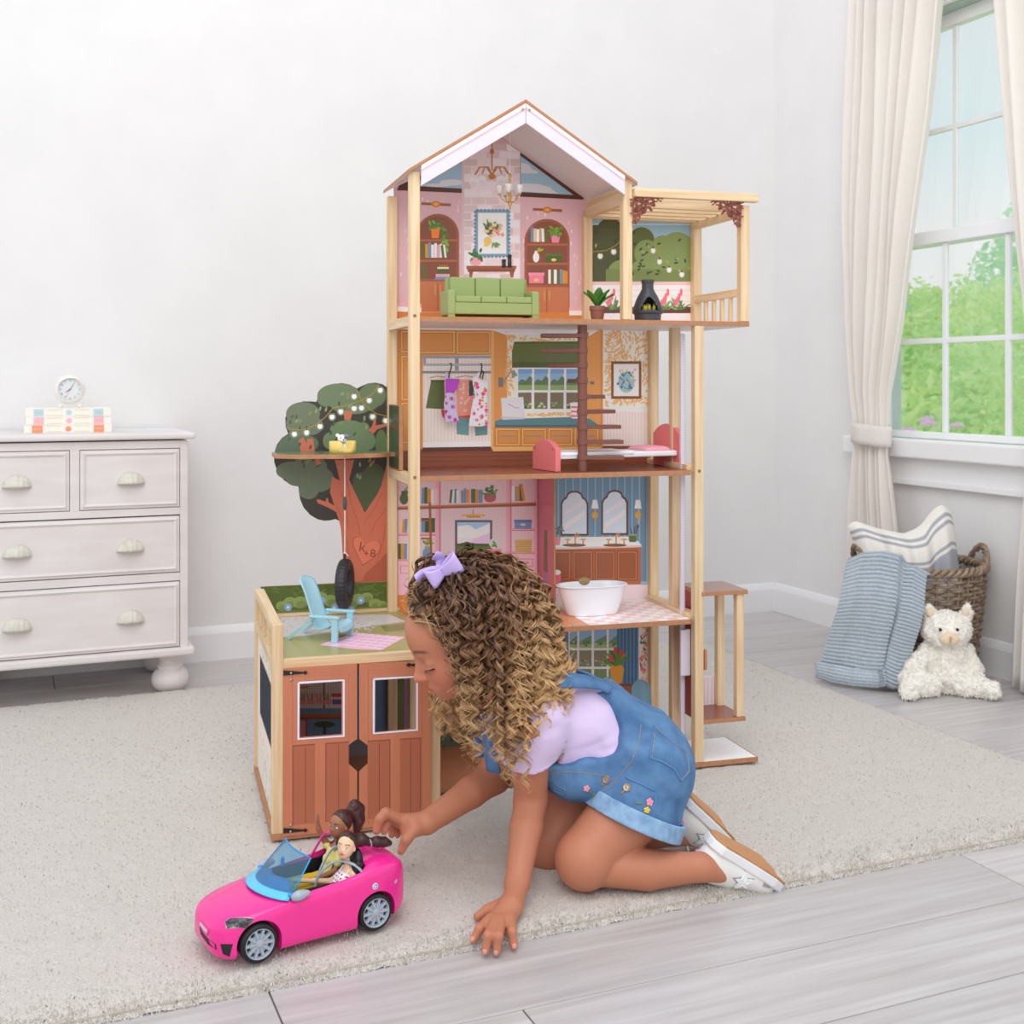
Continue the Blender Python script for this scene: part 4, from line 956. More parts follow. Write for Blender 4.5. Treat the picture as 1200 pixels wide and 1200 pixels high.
p.ell(672, 506, 30, 32, (200, 206, 190)); p.plant(672, 514, 18, 12, [(90, 130, 70), (130, 160, 90)], 20, 12); p.rect(632, 540, 716, 560, (240, 130, 150)); p.rect(628, 560, 726, 582, (226, 150, 60))
p.rect(84, 820, 945, 1010, (204, 130, 70)); p.build('study_print', b2)
p = Print(face(VB), (620, 540, 4.286))
for k in range(13): p.rect(140+k*37, 70, 143+k*37, 620, (84, 112, 142)); p.rect(143+k*37, 70, 150+k*37, 620, (140, 172, 196))
def mirror(cx, x0, x1, yt, yb):
    def out(g):
        h = (x1-x0)/2+g; L = [(-h, yb+g), (-h, yt+64-g*.4), (-h*.86, yt+44-g*.6), (-h*.62, yt+30-g), (-h*.5, yt+12-g), (-h*.28, yt+3-g), (0, yt-g)]
        return [(cx+a, b) for a, b in L]+[(cx-a, b) for a, b in L[::-1][1:]]
    p.poly(out(0), (96, 60, 44)); p.poly(out(-9), (206, 216, 228)); p.poly([(cx-50, yb-60), (cx+52, yb-130), (cx+52, yb-100), (cx-50, yb-30)], (228, 222, 234)); p.poly([(cx-50, yb-120), (cx+40, yb-180), (cx+50, yb-160), (cx-50, yb-100)], (226, 218, 230))
mirror(228, 158, 298, 150, 376); mirror(430, 362, 497, 146, 372)
for x in (331, 547): p.poly([(x-18, 240), (x+18, 240), (x+11, 196), (x-11, 196)], (246, 238, 238)); p.ell(x, 272, 15, 18, (216, 156, 60)); p.rect(x-3, 284, x+3, 315, (216, 156, 60)); p.rect(x-2, 240, x+2, 262, (216, 156, 60))
p.poly([(122, 384), (500, 380), (500, 410), (122, 414)], (240, 222, 218)); p.poly([(120, 410), (545, 402), (566, 424), (566, 434), (120, 444)], (244, 232, 226)); p.poly([(120, 436), (566, 424), (566, 434), (120, 448)], (214, 192, 186))
p.poly([(120, 446), (562, 434), (562, 600), (552, 650), (540, 652), (532, 626), (120, 620)], (172, 100, 66)); 
for x0, x1 in ((120, 212), (218, 322), (330, 434), (441, 546)): p.frame(x0, 450, x1, 602, 4, (120, 66, 44), (178, 106, 70)); p.frame(x0+12, 464, x1-12, 590, 4, (134, 76, 50), (150, 86, 58))
for cx in (230, 435):
    p.ell(cx-4, 424, 60, 8, (126, 84, 62)); p.line([(cx+2, 416), (cx+2, 376), (cx+8, 362), (cx+16, 366), (cx+16, 384)], 7, (206, 146, 66))
    for s_ in (-36, 42): p.rect(cx+s_-4, 394, cx+s_+4, 418, (206, 146, 66)); p.rect(cx+s_-14, 392, cx+s_+14, 398, (206, 146, 66))
p.poly([(128, 384), (158, 384), (154, 424), (130, 424)], (226, 130, 150)); p.plant(148, 352, 18, 12, [(110, 96, 160), (80, 120, 70), (140, 120, 180)], 20, 14)
p.rect(504, 372, 538, 408, (90, 110, 60)); p.rect(502, 366, 540, 376, (150, 160, 110)); p.line([(516, 368), (510, 335)], 4, (60, 56, 60)); p.line([(528, 368), (532, 330)], 4, (60, 56, 60)); p.line([(534, 368), (548, 326)], 6, (110, 70, 50)); p.ell(546, 330, 7, 9, (110, 70, 50))
p.poly([(122, 570), (160, 560), (156, 690), (122, 700)], (226, 110, 120)); p.ell(141, 560, 18, 13, (240, 232, 232))
p.poly([(500, 622), (604, 620), (604, 705), (120, 720), (120, 640)], (244, 206, 210)); p.poly([(562, 606), (604, 604), (604, 622), (562, 624)], (150, 176, 196))
p.build('bathroom_print', b2)
# divider wall of the second level
dv = MB().box(uDv-.0022, uDv+.0022, vDv, VB, L2, L3-FT).build('divider_wall', M_edge, house)
p = Print(faceu(uDv-.0023), (450, 540, 5.217)); c0 = [(float(x)) for x in (0,)]
m = MB(); m.add([(uDv-.0024, vDv+.0015, L2+.0005), (uDv-.0024, VB, L2+.0005), (uDv-.0024, VB, L3-FT), (uDv-.0024, vDv+.0015, L3-FT)], [(0, 1, 2, 3)], (212, 120, 134))
for k in range(7): y = vDv+.006+k*(VB-vDv)/7; m.add([(uDv-.00245, y, L2+.03), (uDv-.00245, y+.0006, L2+.03), (uDv-.00245, y+.0006, L3-FT), (uDv-.00245, y, L3-FT)], [(0, 1, 2, 3)], (196, 102, 118))
yy = (vDv+VB)/2
for a, b, h0, h1, c in ((.014, -.014, .08, .17, (120, 110, 76)), (.010, -.010, .05, .08, (140, 140, 190)), (.03, -.03, .0, .014, (240, 220, 226))):
    m.add([(uDv-.0025, yy+b, L2+h0), (uDv-.0025, yy+a, L2+h0), (uDv-.0025, yy+a*.7, L2+h1), (uDv-.0025, yy+b*.7, L2+h1)], [(0, 1, 2, 3)], c)
m.build('divider_print', PRINT, dv, fix=False)
# desk shelf of the study
wsh = Wd(560, 656, .185)
MB().box(U(516, .185, 655), U(607, .185, 655), .185, VB, wsh-.008, wsh).build('desk_shelf', M_edge, house, bevel=.0006)
for uu in (U(520, .2), U(602, .2)): MB().box(uu-.002, uu+.002, .2, VB, L2, wsh-.008).build('desk_leg', mat('pink_laminate', (226, 160, 176), .4), house)
# ---- ground level: blue sitting room
b1 = board(uB0, uB1, .01, L2-FT, 'sitting_room_back_board'); pl = [(uB0, .01), (uB1, .01), (uB1, L2-FT), (uB0, L2-FT)]; filler(b1, pl, (92, 130, 164))
p = Print(face(VB), (620, 700, 4.286)); CU, CU2 = (86, 126, 162), (66, 102, 138)
for k in range(16): p.rect(-180+k*24, 120, -172+k*24, 560, CU2)
p.rect(198, 140, 444, 470, (236, 232, 240))
for (x0, x1) in ((204, 242), (252, 314), (326, 390), (400, 442)):
    for (y0, y1) in ((140, 255), (266, 348), (360, 440)):
        p.rect(x0, y0, x1, y1, [(140, 176, 216), (118, 130, 96), (112, 136, 92)][(y0 > 200)+(y0 > 300)])
        if y0 < 200: p.poly([(x0, 226), ((x0+x1)/2, 206), (x1, 190), (x1, 255), (x0, 255)], (100, 140, 90)); p.rect(x0, 236, x1, 255, (150, 180, 110))
        elif y0 < 300: p.rect(x0, 286, x1, 326, (140, 122, 100))
        for k in range(6): p.ell(x0+6+rd.uniform(0, max(x1-x0-12, 1)), y1-10-rd.uniform(0, 22), 7, 6, rd.choice([(80, 110, 66), (140, 160, 120), (180, 180, 180)]), 6)
for x in range(442, 550, 18): p.rect(x, 140, x+11, 560, CU2); p.rect(x+11, 140, x+14, 560, (112, 152, 184))
p.rect(550, 140, 604, 460, (242, 218, 212))
for k in range(34): p.leaf(560+rd.uniform(0, 34), 150+rd.uniform(0, 300), 20, 7, rd.uniform(30, 150), (74, 104, 74))
for k in range(18): p.ell(560+rd.uniform(0, 34), 155+rd.uniform(0, 295), 9, 9, rd.choice([(230, 120, 126), (240, 160, 110), (236, 180, 170), (150, 176, 196)]), 8)
p.poly([(186, 408), (260, 408), (250, 326), (200, 326)], (226, 198, 182)); p.rect(206, 408, 238, 440, (236, 170, 150))
p.poly([(406, 360), (416, 340), (466, 340), (478, 360), (466, 430), (456, 436), (426, 436), (416, 430)], (222, 152, 62))
for k in range(30): a = rd.uniform(10, 170); p.leaf(440, 345, rd.uniform(50, 98), 10, a, rd.choice([(96, 130, 60), (70, 104, 50), (130, 154, 80)]))
for x, y in ((412, 308), (435, 266), (466, 280)): p.ell(x, y, 10, 18, (214, 60, 76), 10)
p.rect(392, 404, 424, 442, (140, 180, 200)); p.rect(392, 398, 424, 408, (120, 156, 176)); p.rect(400, 414, 416, 428, (230, 240, 244))
p.poly([(90, 436), (512, 434), (512, 760), (90, 760)], (158, 98, 66)); p.rect(90, 434, 512, 446, (128, 76, 52))
for k in range(6): p.ell(130+k*66, 456, 30, 26, (138, 82, 56), 16, 0, 180); p.rect(100+k*66, 496, 160+k*66, 500, (128, 76, 52))
for x in (512,): p.rect(x, 446, x+8, 760, (70, 104, 136))
# left end: picture wall and floor glimpsed between garage and girl
p.rect(-480, 620, -215, 800, (84, 92, 70)); 
for k in range(70): p.leaf(-470+rd.uniform(0, 250), 630+rd.uniform(0, 160), 20, 8, rd.uniform(0, 180), rd.choice([(60, 66, 48), (120, 120, 90), (50, 52, 46), (150, 140, 110)]))
p.rect(-480, 560, -215, 622, (206, 196, 214)); p.rect(-480, 812, -215, 1100, (176, 112, 70)); p.rect(-480, 800, -215, 814, (120, 74, 50))
p.build('sitting_room_print', b1)
# ---------------------------------------------------------------- spiral staircase (part of the house)
M_st = mat('stair_brown', (124, 74, 62), .45)
sp = hw(682.5, 552, L3); st = MB().cyl((sp[0], sp[1], L3), (sp[0], sp[1], L4-FT), .0098, n=20).build('stair_post', M_st, house, smooth=False)
LS = .083
for k, (py, ang) in enumerate(((393, 160), (410.5, 137), (428, 114), (446, 78), (465, 50), (482.5, 30), (500.5, 14), (518, 2), (536, -10))):
    wz = Wd(683, py, sp[1]); a = math.radians(ang); c, s_ = math.cos(a), math.sin(a); n = 7
    poly = [(0, -.011), (.02, -.011), (LS, -.021), (LS+.003, 0), (LS, .021), (.02, .011), (0, .011)]
    MB().prism(poly, lambda x, y, d: (sp[0]+x*c-y*s_, sp[1]+x*s_+y*c, wz+d), -.0045, .0035).cyl((sp[0], sp[1], wz-.006), (sp[0], sp[1], wz+.006), .0112, n=16).build('stair_step', M_st, st, bevel=.0008)
# ---------------------------------------------------------------- elevator: rack, cabin
M_lav = mat('lavender_plastic', (226, 216, 230), .35)
ux = U(798, .045)
rk = box('elevator_rack', M_lav, house, ux, ux+.0085, .045, .052, .012, Wd(800, 391, .045), .0006)
m = MB(); z = .02
while z < Wd(800, 393, .045): m.box(ux+.0085, ux+.0105, .046, .051, z, z+.003); z += .006
m.build('rack_teeth', mat('mauve_plastic', (200, 184, 190), .4), rk)
el = thing('elevator_cabin', 'small open wooden elevator cabin at the right side of the dollhouse', 'toy elevator', h2w((.025, 0, .088)), HA)
E0 = np.array([.025, 0, .088])
wr = Wd(877, 691, 0); vb = .118; u0 = 0.0; u1 = U(872, 0, 840)-E0[0]+.004; hr = wr-E0[2]
M_top = mat('red_brown_laminate', (140, 82, 66), .3)
def eb(nm, m, x0, x1, y0, y1, z0, z1, bv=.0008): return box(nm, m, el, x0, x1, y0, y1, z0, z1, bv)
o = eb('cabin_floor', M_edge, u0, u1, 0, vb, 0, .0085); MB().box(u0+.001, u1-.001, .002, vb-.002, .0085, .0088).build('floor_laminate', M_top, o)
o = eb('cabin_roof', M_edge, u0-.005, u1+.004, -.002, vb, hr-.0085, hr); MB().box(u0-.004, u1+.003, -.0005, vb-.002, hr, hr+.0003).build('roof_laminate', mat('taupe_laminate', (160, 128, 118), .35), o)
for x, y in ((u1-.0185, .004), (u1-.0185, vb-.024), ): eb('cabin_post', pine('z'), x, x+.0165, y, y+.0165, .0085, hr-.0085)
M_red = mat('red_side_panel', (160, 62, 72), .4)
o = eb('cabin_side_panel', M_edge, u0-.0035, u0+.0015, .006, vb, .0, hr-.0085)
MB().box(u0-.0038, u0-.0034, .0075, vb-.001, .001, hr-.010).build('side_panel_print', M_red, o); MB().box(u0+.0014, u0+.0018, .0075, vb-.001, .001, hr-.010).build('side_panel_print', mat('pale_pink_laminate', (240, 226, 230), .4), o)
o = eb('cabin_back_panel', mat('pale_pink_laminate', (240, 226, 230), .4), u0+.002, u1-.02, vb-.012, vb-.008, .0085, .072); m = MB()
for k in range(8): m.box(u0+.006+k*.009, u0+.007+k*.009, vb-.0124, vb-.012, .012, .068)
m.build('wainscot_grooves', mat('lilac_line', (206, 190, 204), .5), o)
o = eb('cabin_handle', M_edge, u0+.0005, u0+.009, .001, .007, (Wd(826, 786, 0)-E0[2]), (Wd(826, 761, 0)-E0[2]), .003); MB().box(u0+.0002, u0+.0022, .0006, .0068, (Wd(826, 785, 0)-E0[2]), (Wd(826, 762, 0)-E0[2])).build('handle_face', M_red, o)
eb('latch_plate', M_lav, U(797.5, .03)-E0[0], U(809, .03)-E0[0], .028, .036, Wd(800, 792, .03)-E0[2], Wd(800, 738, .03)-E0[2], .0015)
# ---------------------------------------------------------------- garage
GU0, GU1, GV = -.873, -.571, -.150; GT = Wd(332, 773, GV)
GB = VB
box('garage_post', pine('z'), house, GU0, GU0+.0195, GV-.001, GV+.0185, .010, Wd(322, 732, GV), .0012)
box('garage_post', pine('z'), house, GU0, GU0+.0195, GB-.022, GB-.002, .010, Wd(298, 690, GB), .0012)
box('garage_post', pine('z'), house, GU1-.0195, GU1, GV+.001, GV+.0185, .010, GT-.012, .0012)
HR = Wd(322, 732, GV)
box('garage_handrail', pine('y'), house, GU0+.001, GU0+.0185, GV+.0185, GB-.022, HR-.018, HR-.001, .001)
for k in range(4): v = GV+.05+k*.083; box('baluster', pine('z'), house, GU0+.004, GU0+.015, v, v+.011, GT-.002, HR-.018, .0008)
box('garage_side_beam', pine('y'), house, GU0+.001, GU0+.0185, GV+.0185, GB-.022, GT-.022, GT-.002, .001)
box('garage_front_beam', pine('x'), house, GU0+.0195, GU1+.004, GV, GV+.012, GT-.0165, GT+.0, .0012)
gt = box('garage_top', M_edge, house, GU0+.0195, GU1+.002, GV+.012, GB-.001, GT-.009, GT-.0006, .0004)
p = Print(facewu(GT-.0006)); a0, a1, c0, c1 = GU0+.020, GU1+.001, GV+.0121, GB-.001
p.rect(a0, c0, a1, c1, (150, 146, 92)); wpx = lambda x, y: tuple(hw(280+x/5, 620+y/5, GT)[:2])
def cl(q): return (min(max(q[0], a0), a1), min(max(q[1], c0), c1))
gp = lambda pts: [cl(wpx(*t)) for t in pts]
p.poly(gp([(170, 505), (880, 498), (980, 540), (680, 580), (420, 620), (250, 632)]), (196, 190, 192))
rd = random.Random(12)
for k in range(260):
    x, y = rd.uniform(235, 800), rd.uniform(515, 600); p.poly(gp([(x, y), (x+9, y-1), (x+10, y+3), (x+1, y+4)]), rd.choice([(176, 170, 172), (212, 206, 208), (160, 152, 150)]))
p.poly(gp([(830, 566), (985, 553), (985, 590), (860, 600)]), (118, 118, 70)); p.poly(gp([(560, 618), (860, 590), (720, 605), (540, 640)]), (128, 130, 76))
p.poly(gp([(470, 678), (680, 604), (975, 632), (836, 708), (700, 704)]), (238, 170, 196))
for k in range(6):
    t = k/6; p.poly(gp([(500+t*340, 668+t*34), (690+t*270, 606+t*22), (698+t*270, 606+t*22), (508+t*340, 669+t*34)]), (248, 206, 222))
for k in range(5):
    t = k/5; p.poly(gp([(500+t*190, 668-t*62), (840+t*130, 704-t*72), (836+t*130, 698-t*72), (510+t*190, 664-t*62)]), (248, 206, 222))
p.build('lawn_print', gt)
box('garage_base', M_edge, house, GU0-.001, GU1+.012, GV-.004, GB, .0, .010, .0008)
# inside: back board seen through the door windows
gi = MB().box(GU0+.019, GU1-.0, GB-.006, GB-.002, .010, GT-.009).build('garage_back_board', M_edge, house)
p = Print(face(GB-.006), (280, 750, 4.8)); p.rect(110, 180, 1080, 900, (96, 128, 158))
p.rect(240, 240, 660, 385, (214, 196, 190))
for i in range(28):
    for j in range(12): p.rect(244+i*15, 246+j*12, 249+i*15, 251+j*12, (80, 64, 62))
p.rect(476, 240, 482, 385, (60, 50, 50)); p.rect(330, 256, 390, 272, OR); p.rect(520, 300, 600, 320, (196, 80, 70)); p.rect(525, 335, 590, 362, (110, 90, 150))
for k in range(4):
    p.rect(340+k*46, 335, 376+k*46, 362, (214, 140, 130))
    for j in range(5): p.line([(345+k*46+j*6, 336), (338+k*46+j*9, 300)], 4, rd.choice([(90, 130, 70), (200, 70, 90), (60, 50, 60), (220, 150, 60)]))
p.rect(240, 415, 660, 440, (168, 96, 62)); p.rect(240, 436, 660, 444, (120, 64, 44)); p.rect(240, 455, 380, 560, (206, 130, 130)); p.rect(375, 444, 384, 560, (150, 70, 70))
p.ell(480, 475, 60, 18, (70, 74, 44)); p.rect(474, 486, 488, 530, (60, 60, 62))
p.rect(740, 190, 835, 620, (92, 122, 152)); p.rect(835, 190, 885, 620, (196, 160, 124)); p.rect(885, 190, 930, 620, (96, 100, 52)); p.rect(930, 190, 965, 620, (140, 106, 130)); p.rect(965, 190, 1080, 620, (120, 150, 176))
p.rect(110, 560, 1080, 900, (120, 116, 122)); p.build('garage_print', gi)
# side panel with blackboard
gs = MB().box(GU0+.006, GU0+.011, GV+.0185, GB-.022, .010, GT-.02).build('garage_side_panel', M_edge, house)
p = Print(lambda x, y, d: (GU0+.0059-d, x, y)); va, vb2 = GV+.0186, GB-.0225; gz = GT-.021
p.rect(va, .011, vb2, gz, (214, 206, 198)); p.rect(va+.012, .135, vb2-.05, gz-.04, (150, 100, 74)); p.rect(va+.016, .139, vb2-.054, gz-.044, (38, 46, 58))
for k in range(40): p.leaf(va+rd.uniform(.01, .3), rd.uniform(.02, .09), .018, .005, rd.uniform(30, 150), rd.choice([(150, 164, 120), (170, 180, 140), (190, 190, 160)]))
for k in range(26): p.ell(va+rd.uniform(.01, .3), rd.uniform(.05, .125), .006, .006, rd.choice([(230, 160, 160), (236, 190, 180), (240, 200, 150)]), 8)
for k in range(30): p.leaf(va+rd.uniform(.01, .3), gz-.004-rd.uniform(0, .028), .016, .006, rd.uniform(0, 180), rd.choice([(190, 186, 170), (170, 176, 150)]))
p.build('side_panel_print', gs, mat('matte_print', rough=.75, attr='Col', spec=.12))
# back parapet with bushes
gb = MB().box(GU0+.02, U(455, GB)-.0, GB-.004, GB+.002, GT-.009, Wd(400, 683, GB)).build('garage_parapet', M_edge, house)
p = Print(face(GB-.0042), (280, 620, 5)); p.poly([(125, 338), (868, 308), (868, 484), (210, 516)], (74, 88, 36))
for k in range(60): p.leaf(150+rd.uniform(0, 700), 330+rd.uniform(0, 60), 34, 10, rd.uniform(-30, 30), rd.choice([(66, 78, 32), (84, 98, 42), (92, 106, 50)]))
for x, y, r in ((250, 450, 34), (300, 430, 40), (360, 430, 44), (420, 410, 40), (480, 400, 40), (540, 420, 44), (700, 410, 40), (750, 400, 36), (800, 440, 40), (840, 440, 26), (660, 430, 40), (600, 440, 40)): p.ell(x, y, r, r*.8, (124, 138, 76)); p.ell(x+6, y+12, r*.7, r*.5, (108, 122, 64))
p.poly([(200, 480), (868, 452), (868, 484), (212, 514)], (96, 108, 52))
for x, y in ((288, 458), (486, 418), (714, 418), (560, 460), (660, 474)):
    for k in range(9): a = k*.698; p.ell(x+13*math.cos(a), y+14*math.sin(a), 9, 10, (120, 150, 190), 8)
    p.ell(x, y, 7, 7, (206, 210, 190), 8)
p.build('parapet_print', gb)
MB().box(GU0+.02, GU1, GB-.012, GB-.005, GT, GT+.006).build('parapet_strip', pine('x'), house)
# doors
DV = GV-.0005; cV = (280, 750, 4.8); pV = lambda x, y: (280+x/4.8, 750+y/4.8)
M_door = mat('door_orange_brown', (208, 130, 96), .35, noise_scale=12, noise_amt=.06, stretch=(8, 8, .5))
def dpoly(m, pts): m.prism(pts, lambda x, y, d: tuple(hv(*pV(x, y), DV-d)), 0, .006)
def door(nm, outer, win, cut):
    (xl, ytl, ybl), (xr, ytr, ybr) = outer; x0, x1, yt0, yt1, yb0, yb1 = win
    yT = lambda x: ytl+(ytr-ytl)*(x-xl)/(xr-xl); yB = lambda x: ybl+(ybr-ybl)*(x-xl)/(xr-xl)
    m = MB(); dpoly(m, [(xl, yT(xl)), (xr, yT(xr)), (x1, yt1), (x0, yt0)])
    low = [(xl, yb0+18), (x0, yb0), (x1, yb1), (xr, yb1-18)]
    if cut[0] == 'r': dpoly(m, [(xl, yT(xl)), (x0, yt0), (x0, yb0), (xl, yb0+18)]); dpoly(m, [(xr, yT(xr)), (xr, yb1-18), (x1, yb1), (x1, yt1)]); dpoly(m, low+[(xr, cut[1]), (610, cut[2]), (610, cut[3]), (xr, cut[4]), (xr, yB(xr)), (xl, yB(xl))])
    else: dpoly(m, [(xl, yT(xl)), (x0, yt0), (x0, yb0), (xl, yb0+18)]); dpoly(m, [(xr, yT(xr)), (xr, yb1-18), (x1, yb1), (x1, yt1)]); dpoly(m, low+[(xr, yB(xr)), (xl, yB(xl)), (xl, cut[4]), (728, cut[3]), (728, cut[2]), (xl, cut[1])])
    o = m.build(nm, M_door, house); p = Print(face(DV-.0061), cV); A, B_, C_ = (208, 126, 92), (164, 92, 66), (134, 74, 54)
    return o, p, yT, yB
dl, p, yT, yB = door('garage_door', ((249, 160, 1106), (665, 134, 1064)), (340, 578, 246, 232, 548, 528), ('r', 556, 596, 690, 738))
A, B_, C_ = (206, 124, 90), (166, 96, 70), (136, 78, 58)
for x in (300, 618): p.rect(x, 190, x+2, 1060, (150, 84, 60))
for y in range(172, 226, 18): p.line([(300, y), (620, y-18)], 1.5, (176, 102, 72))
for x in (262, 276, 636, 650): p.rect(x, 180, x+1.5, 560 if x > 400 else 1080, (180, 104, 74))
def fr(pts, wd, col): p.line(pts+[pts[0]], wd, col)
fr([(334, 240), (590, 226), (590, 540), (334, 558)], 14, (232, 216, 226)); fr([(328, 234), (596, 219), (596, 546), (328, 564)], 2.5, (120, 100, 110)); fr([(342, 248), (578, 234), (578, 530), (342, 547)], 2, (150, 130, 140))
for x0, x1 in ((302, 428), (486, 616)):
    t0, t1 = 592-(x0-302)*.07, 592-(x1-302)*.07; c0, c1 = 1042-(x0-302)*.1, 1042-(x1-302)*.1
    p.poly([(x0, t0), (x1, t1), (x1, c1), (x0, c0)], B_); p.poly([(x0, t0), (x1, t1), (x1, t1+8), (x0, t0+8)], C_); p.poly([(x0, t0), (x0+6, t0), (x0+6, c0), (x0, c0)], C_)
    for k in range(9): x = x0+10+k*13; p.rect(x, t0+14, x+1.2, c1-4, (150, 84, 62))
    p.rect((x0+x1)/2+8, t0+10, (x0+x1)/2+11, c1-2, (104, 56, 44))
p.build('door_print', dl)
dr2, p, yT, yB = door('garage_door', ((676, 134, 1060), (1080, 112, 1018)), (762, 992, 222, 204, 520, 496), ('l', 556, 596, 690, 738))
for x in (726, 1028): p.rect(x, 160, x+2, 1030, (150, 84, 60))
for y in range(150, 204, 18): p.line([(726, y), (1028, y-16)], 1.5, (176, 102, 72))
fr([(758, 220), (1002, 206), (1002, 506), (758, 526)], 14, (232, 216, 226)); fr([(751, 214), (1008, 198), (1008, 512), (751, 532)], 2.5, (120, 100, 110)); fr([(766, 226), (990, 212), (990, 498), (766, 517)], 2, (150, 130, 140))
for x0, x1 in ((724, 852), (906, 1024)):
    t0, t1 = 566-(x0-724)*.06, 566-(x1-724)*.06; c0, c1 = 1008-(x0-724)*.1, 1008-(x1-724)*.1
    p.poly([(x0, t0), (x1, t1), (x1, c1), (x0, c0)], B_); p.poly([(x0, t0), (x1, t1), (x1, t1+8), (x0, t0+8)], C_); p.poly([(x1-6, t1), (x1, t1), (x1, c1), (x1-6, c1)], C_)
    for k in range(9): x = x0+6+k*13; p.rect(x, t0+14, x+1.2, c1-4, (150, 84, 62))
    p.rect((x0+x1)/2, t0+10, (x0+x1)/2+3, c1-2, (104, 56, 44))
p.build('door_print', dr2)
M_blk = mat('black_iron', (32, 30, 32), .5); M_stl = mat('zinc_bolt', (190, 190, 194), .3, metal=1)
for par, pts in ((dl, (250, 186, 1)), (dl, (250, 1073, 1)), (dr2, (1078, 142, -1)), (dr2, (1078, 990, -1))):
    x, y, s_ = pts; sh = [(x, y-15), (x+s_*62, y-11), (x+s_*112, y-7), (x+s_*124, y-14), (x+s_*138, y-2), (x+s_*124, y+10), (x+s_*112, y+3), (x+s_*62, y+9), (x, y+15)]
    MB().prism(sh, lambda a, b, d: tuple(hv(*pV(a, b), DV-.006-d)), .0002, .0016).build('hinge_strap', M_blk, par)
for x, y in ((293, 186), (293, 224), (291, 1040), (290, 1077), (1030, 962)):
    q = hv(*pV(x, y), DV-.006); MB().lathe([(.0024, 0), (.0022, .0014), (.0012, .0022)], 10, Matrix.Translation(q) @ Matrix.Rotation(math.pi/2, 4, 'X')).build('bolt', M_stl, house, smooth=True)
# ---------------------------------------------------------------- tree panel, platform
cT = (300, 430, 6); pT = lambda x, y: (300+x/6, 430+y/6)
out = [(618, 1516), (608, 1300), (600, 1150), (590, 1085), (560, 1070), (520, 1079), (480, 1082), (430, 1070), (380, 1040), (335, 990), (310, 930), (300, 870), (300, 842), (250, 832), (195, 795), (150, 735), (128, 670), (126, 610), (145, 550), (180, 500), (226, 470), (208, 420), (206, 360), (225, 305), (265, 265), (330, 242), (390, 242), (424, 246), (440, 205), (480, 155), (540, 122), (600, 113), (660, 124), (710, 152), (740, 135), (790, 115), (840, 110), (890, 122), (925, 145), (925, 1505)]
tp = MB().prism(out, lambda x, y, d: tuple(hv(*pT(x, y), VB-.003+d)), 0, .006).build('tree_panel', M_edge, house)
p = Print(face(VB-.0031), cT); D1, D2, D3 = (54, 50, 44), (88, 98, 76), (104, 116, 92); TR = (182, 98, 74)
p.poly(out, D1)
def blob(lst, c): 
    for x, y, rx, ry in lst: p.ell(x, y, rx, ry, c, 22)
blob([(330, 330, 120, 84), (390, 410, 80, 70), (260, 400, 50, 60), (290, 470, 60, 30)], (98, 106, 84)); blob([(580, 200, 150, 84), (490, 220, 60, 60), (700, 250, 130, 82), (620, 260, 100, 60)], (98, 112, 82)); blob([(820, 200, 96, 86), (790, 250, 74, 60)], (92, 106, 74))
blob([(240, 550, 80, 70), (180, 590, 46, 50), (350, 540, 90, 60)], (84, 96, 78)); blob([(650, 440, 130, 66), (760, 440, 40, 50), (520, 520, 50, 60), (720, 540, 110, 60), (800, 520, 40, 60)], (98, 116, 82)); blob([(880, 540, 42, 100)], (86, 104, 68))
blob([(250, 730, 110, 66), (380, 700, 120, 80), (300, 790, 90, 50), (440, 790, 110, 90), (370, 870, 70, 60)], (94, 104, 82)); blob([(760, 880, 96, 110), (830, 790, 84, 110), (740, 800, 60, 60)], (70, 80, 52)); p.poly([(680, 880), (890, 850), (860, 950), (770, 1020)], (70, 80, 52))
p.poly([(618, 1514), (608, 1300), (598, 1140), (585, 1085), (520, 880), (535, 770), (590, 800), (555, 655), (690, 655), (655, 790), (690, 870), (765, 1025), (850, 900), (880, 840), (918, 690), (924, 690), (924, 1504)], TR)
p.poly([(424, 936), (440, 930), (490, 948), (492, 924), (506, 922), (510, 950), (590, 1000), (600, 1040), (500, 985), (436, 958)], TR); p.poly([(300, 516), (332, 492), (354, 540), (360, 505), (402, 505), (414, 600), (316, 600)], TR); p.poly([(414, 640), (440, 640), (456, 680), (424, 706)], TR)
p.poly([(616, 314), (650, 308), (680, 316), (664, 374), (622, 374)], TR); p.poly([(792, 450), (818, 410), (836, 340), (848, 340), (842, 410), (920, 400), (920, 416), (850, 440), (826, 470)], TR); p.poly([(806, 645), (816, 670), (836, 646), (832, 676), (812, 682)], TR)
for pts in ([(640, 800), (670, 960), (720, 1100), (730, 1180)], [(600, 880), (640, 1010), (650, 1150)], [(760, 1100), (830, 1000), (890, 880)], [(800, 1180), (850, 1080), (910, 1000)], [(640, 1200), (660, 1400)], [(850, 1380), (890, 1240), (915, 1100)], [(560, 960), (610, 1080)]): p.line(pts, 3, (140, 70, 54))
p.poly([(740, 1514), (770, 1450), (860, 1370), (924, 1300), (924, 1504)], (158, 80, 60))
for k in range(60):
    x, y = 180+rd.uniform(0, 680), 200+rd.uniform(0, 620)
    if x < 450 and y < 300 or x < 320 and y > 780 or x < 230 and y < 520: continue
    p.leaf(x, y, 36, 16, rd.uniform(20, 100), rd.choice([(70, 82, 58), (126, 138, 96), (116, 126, 78), (62, 72, 52)]))
LN = (160, 130, 40)
for pts in ([(215, 425), (260, 440), (340, 440), (420, 408), (490, 350), (545, 286)], [(545, 286), (640, 270), (740, 236), (820, 190), (866, 122)], [(708, 160), (740, 232), (790, 290), (850, 330), (918, 346)]): p.line(pts, 5, LN)
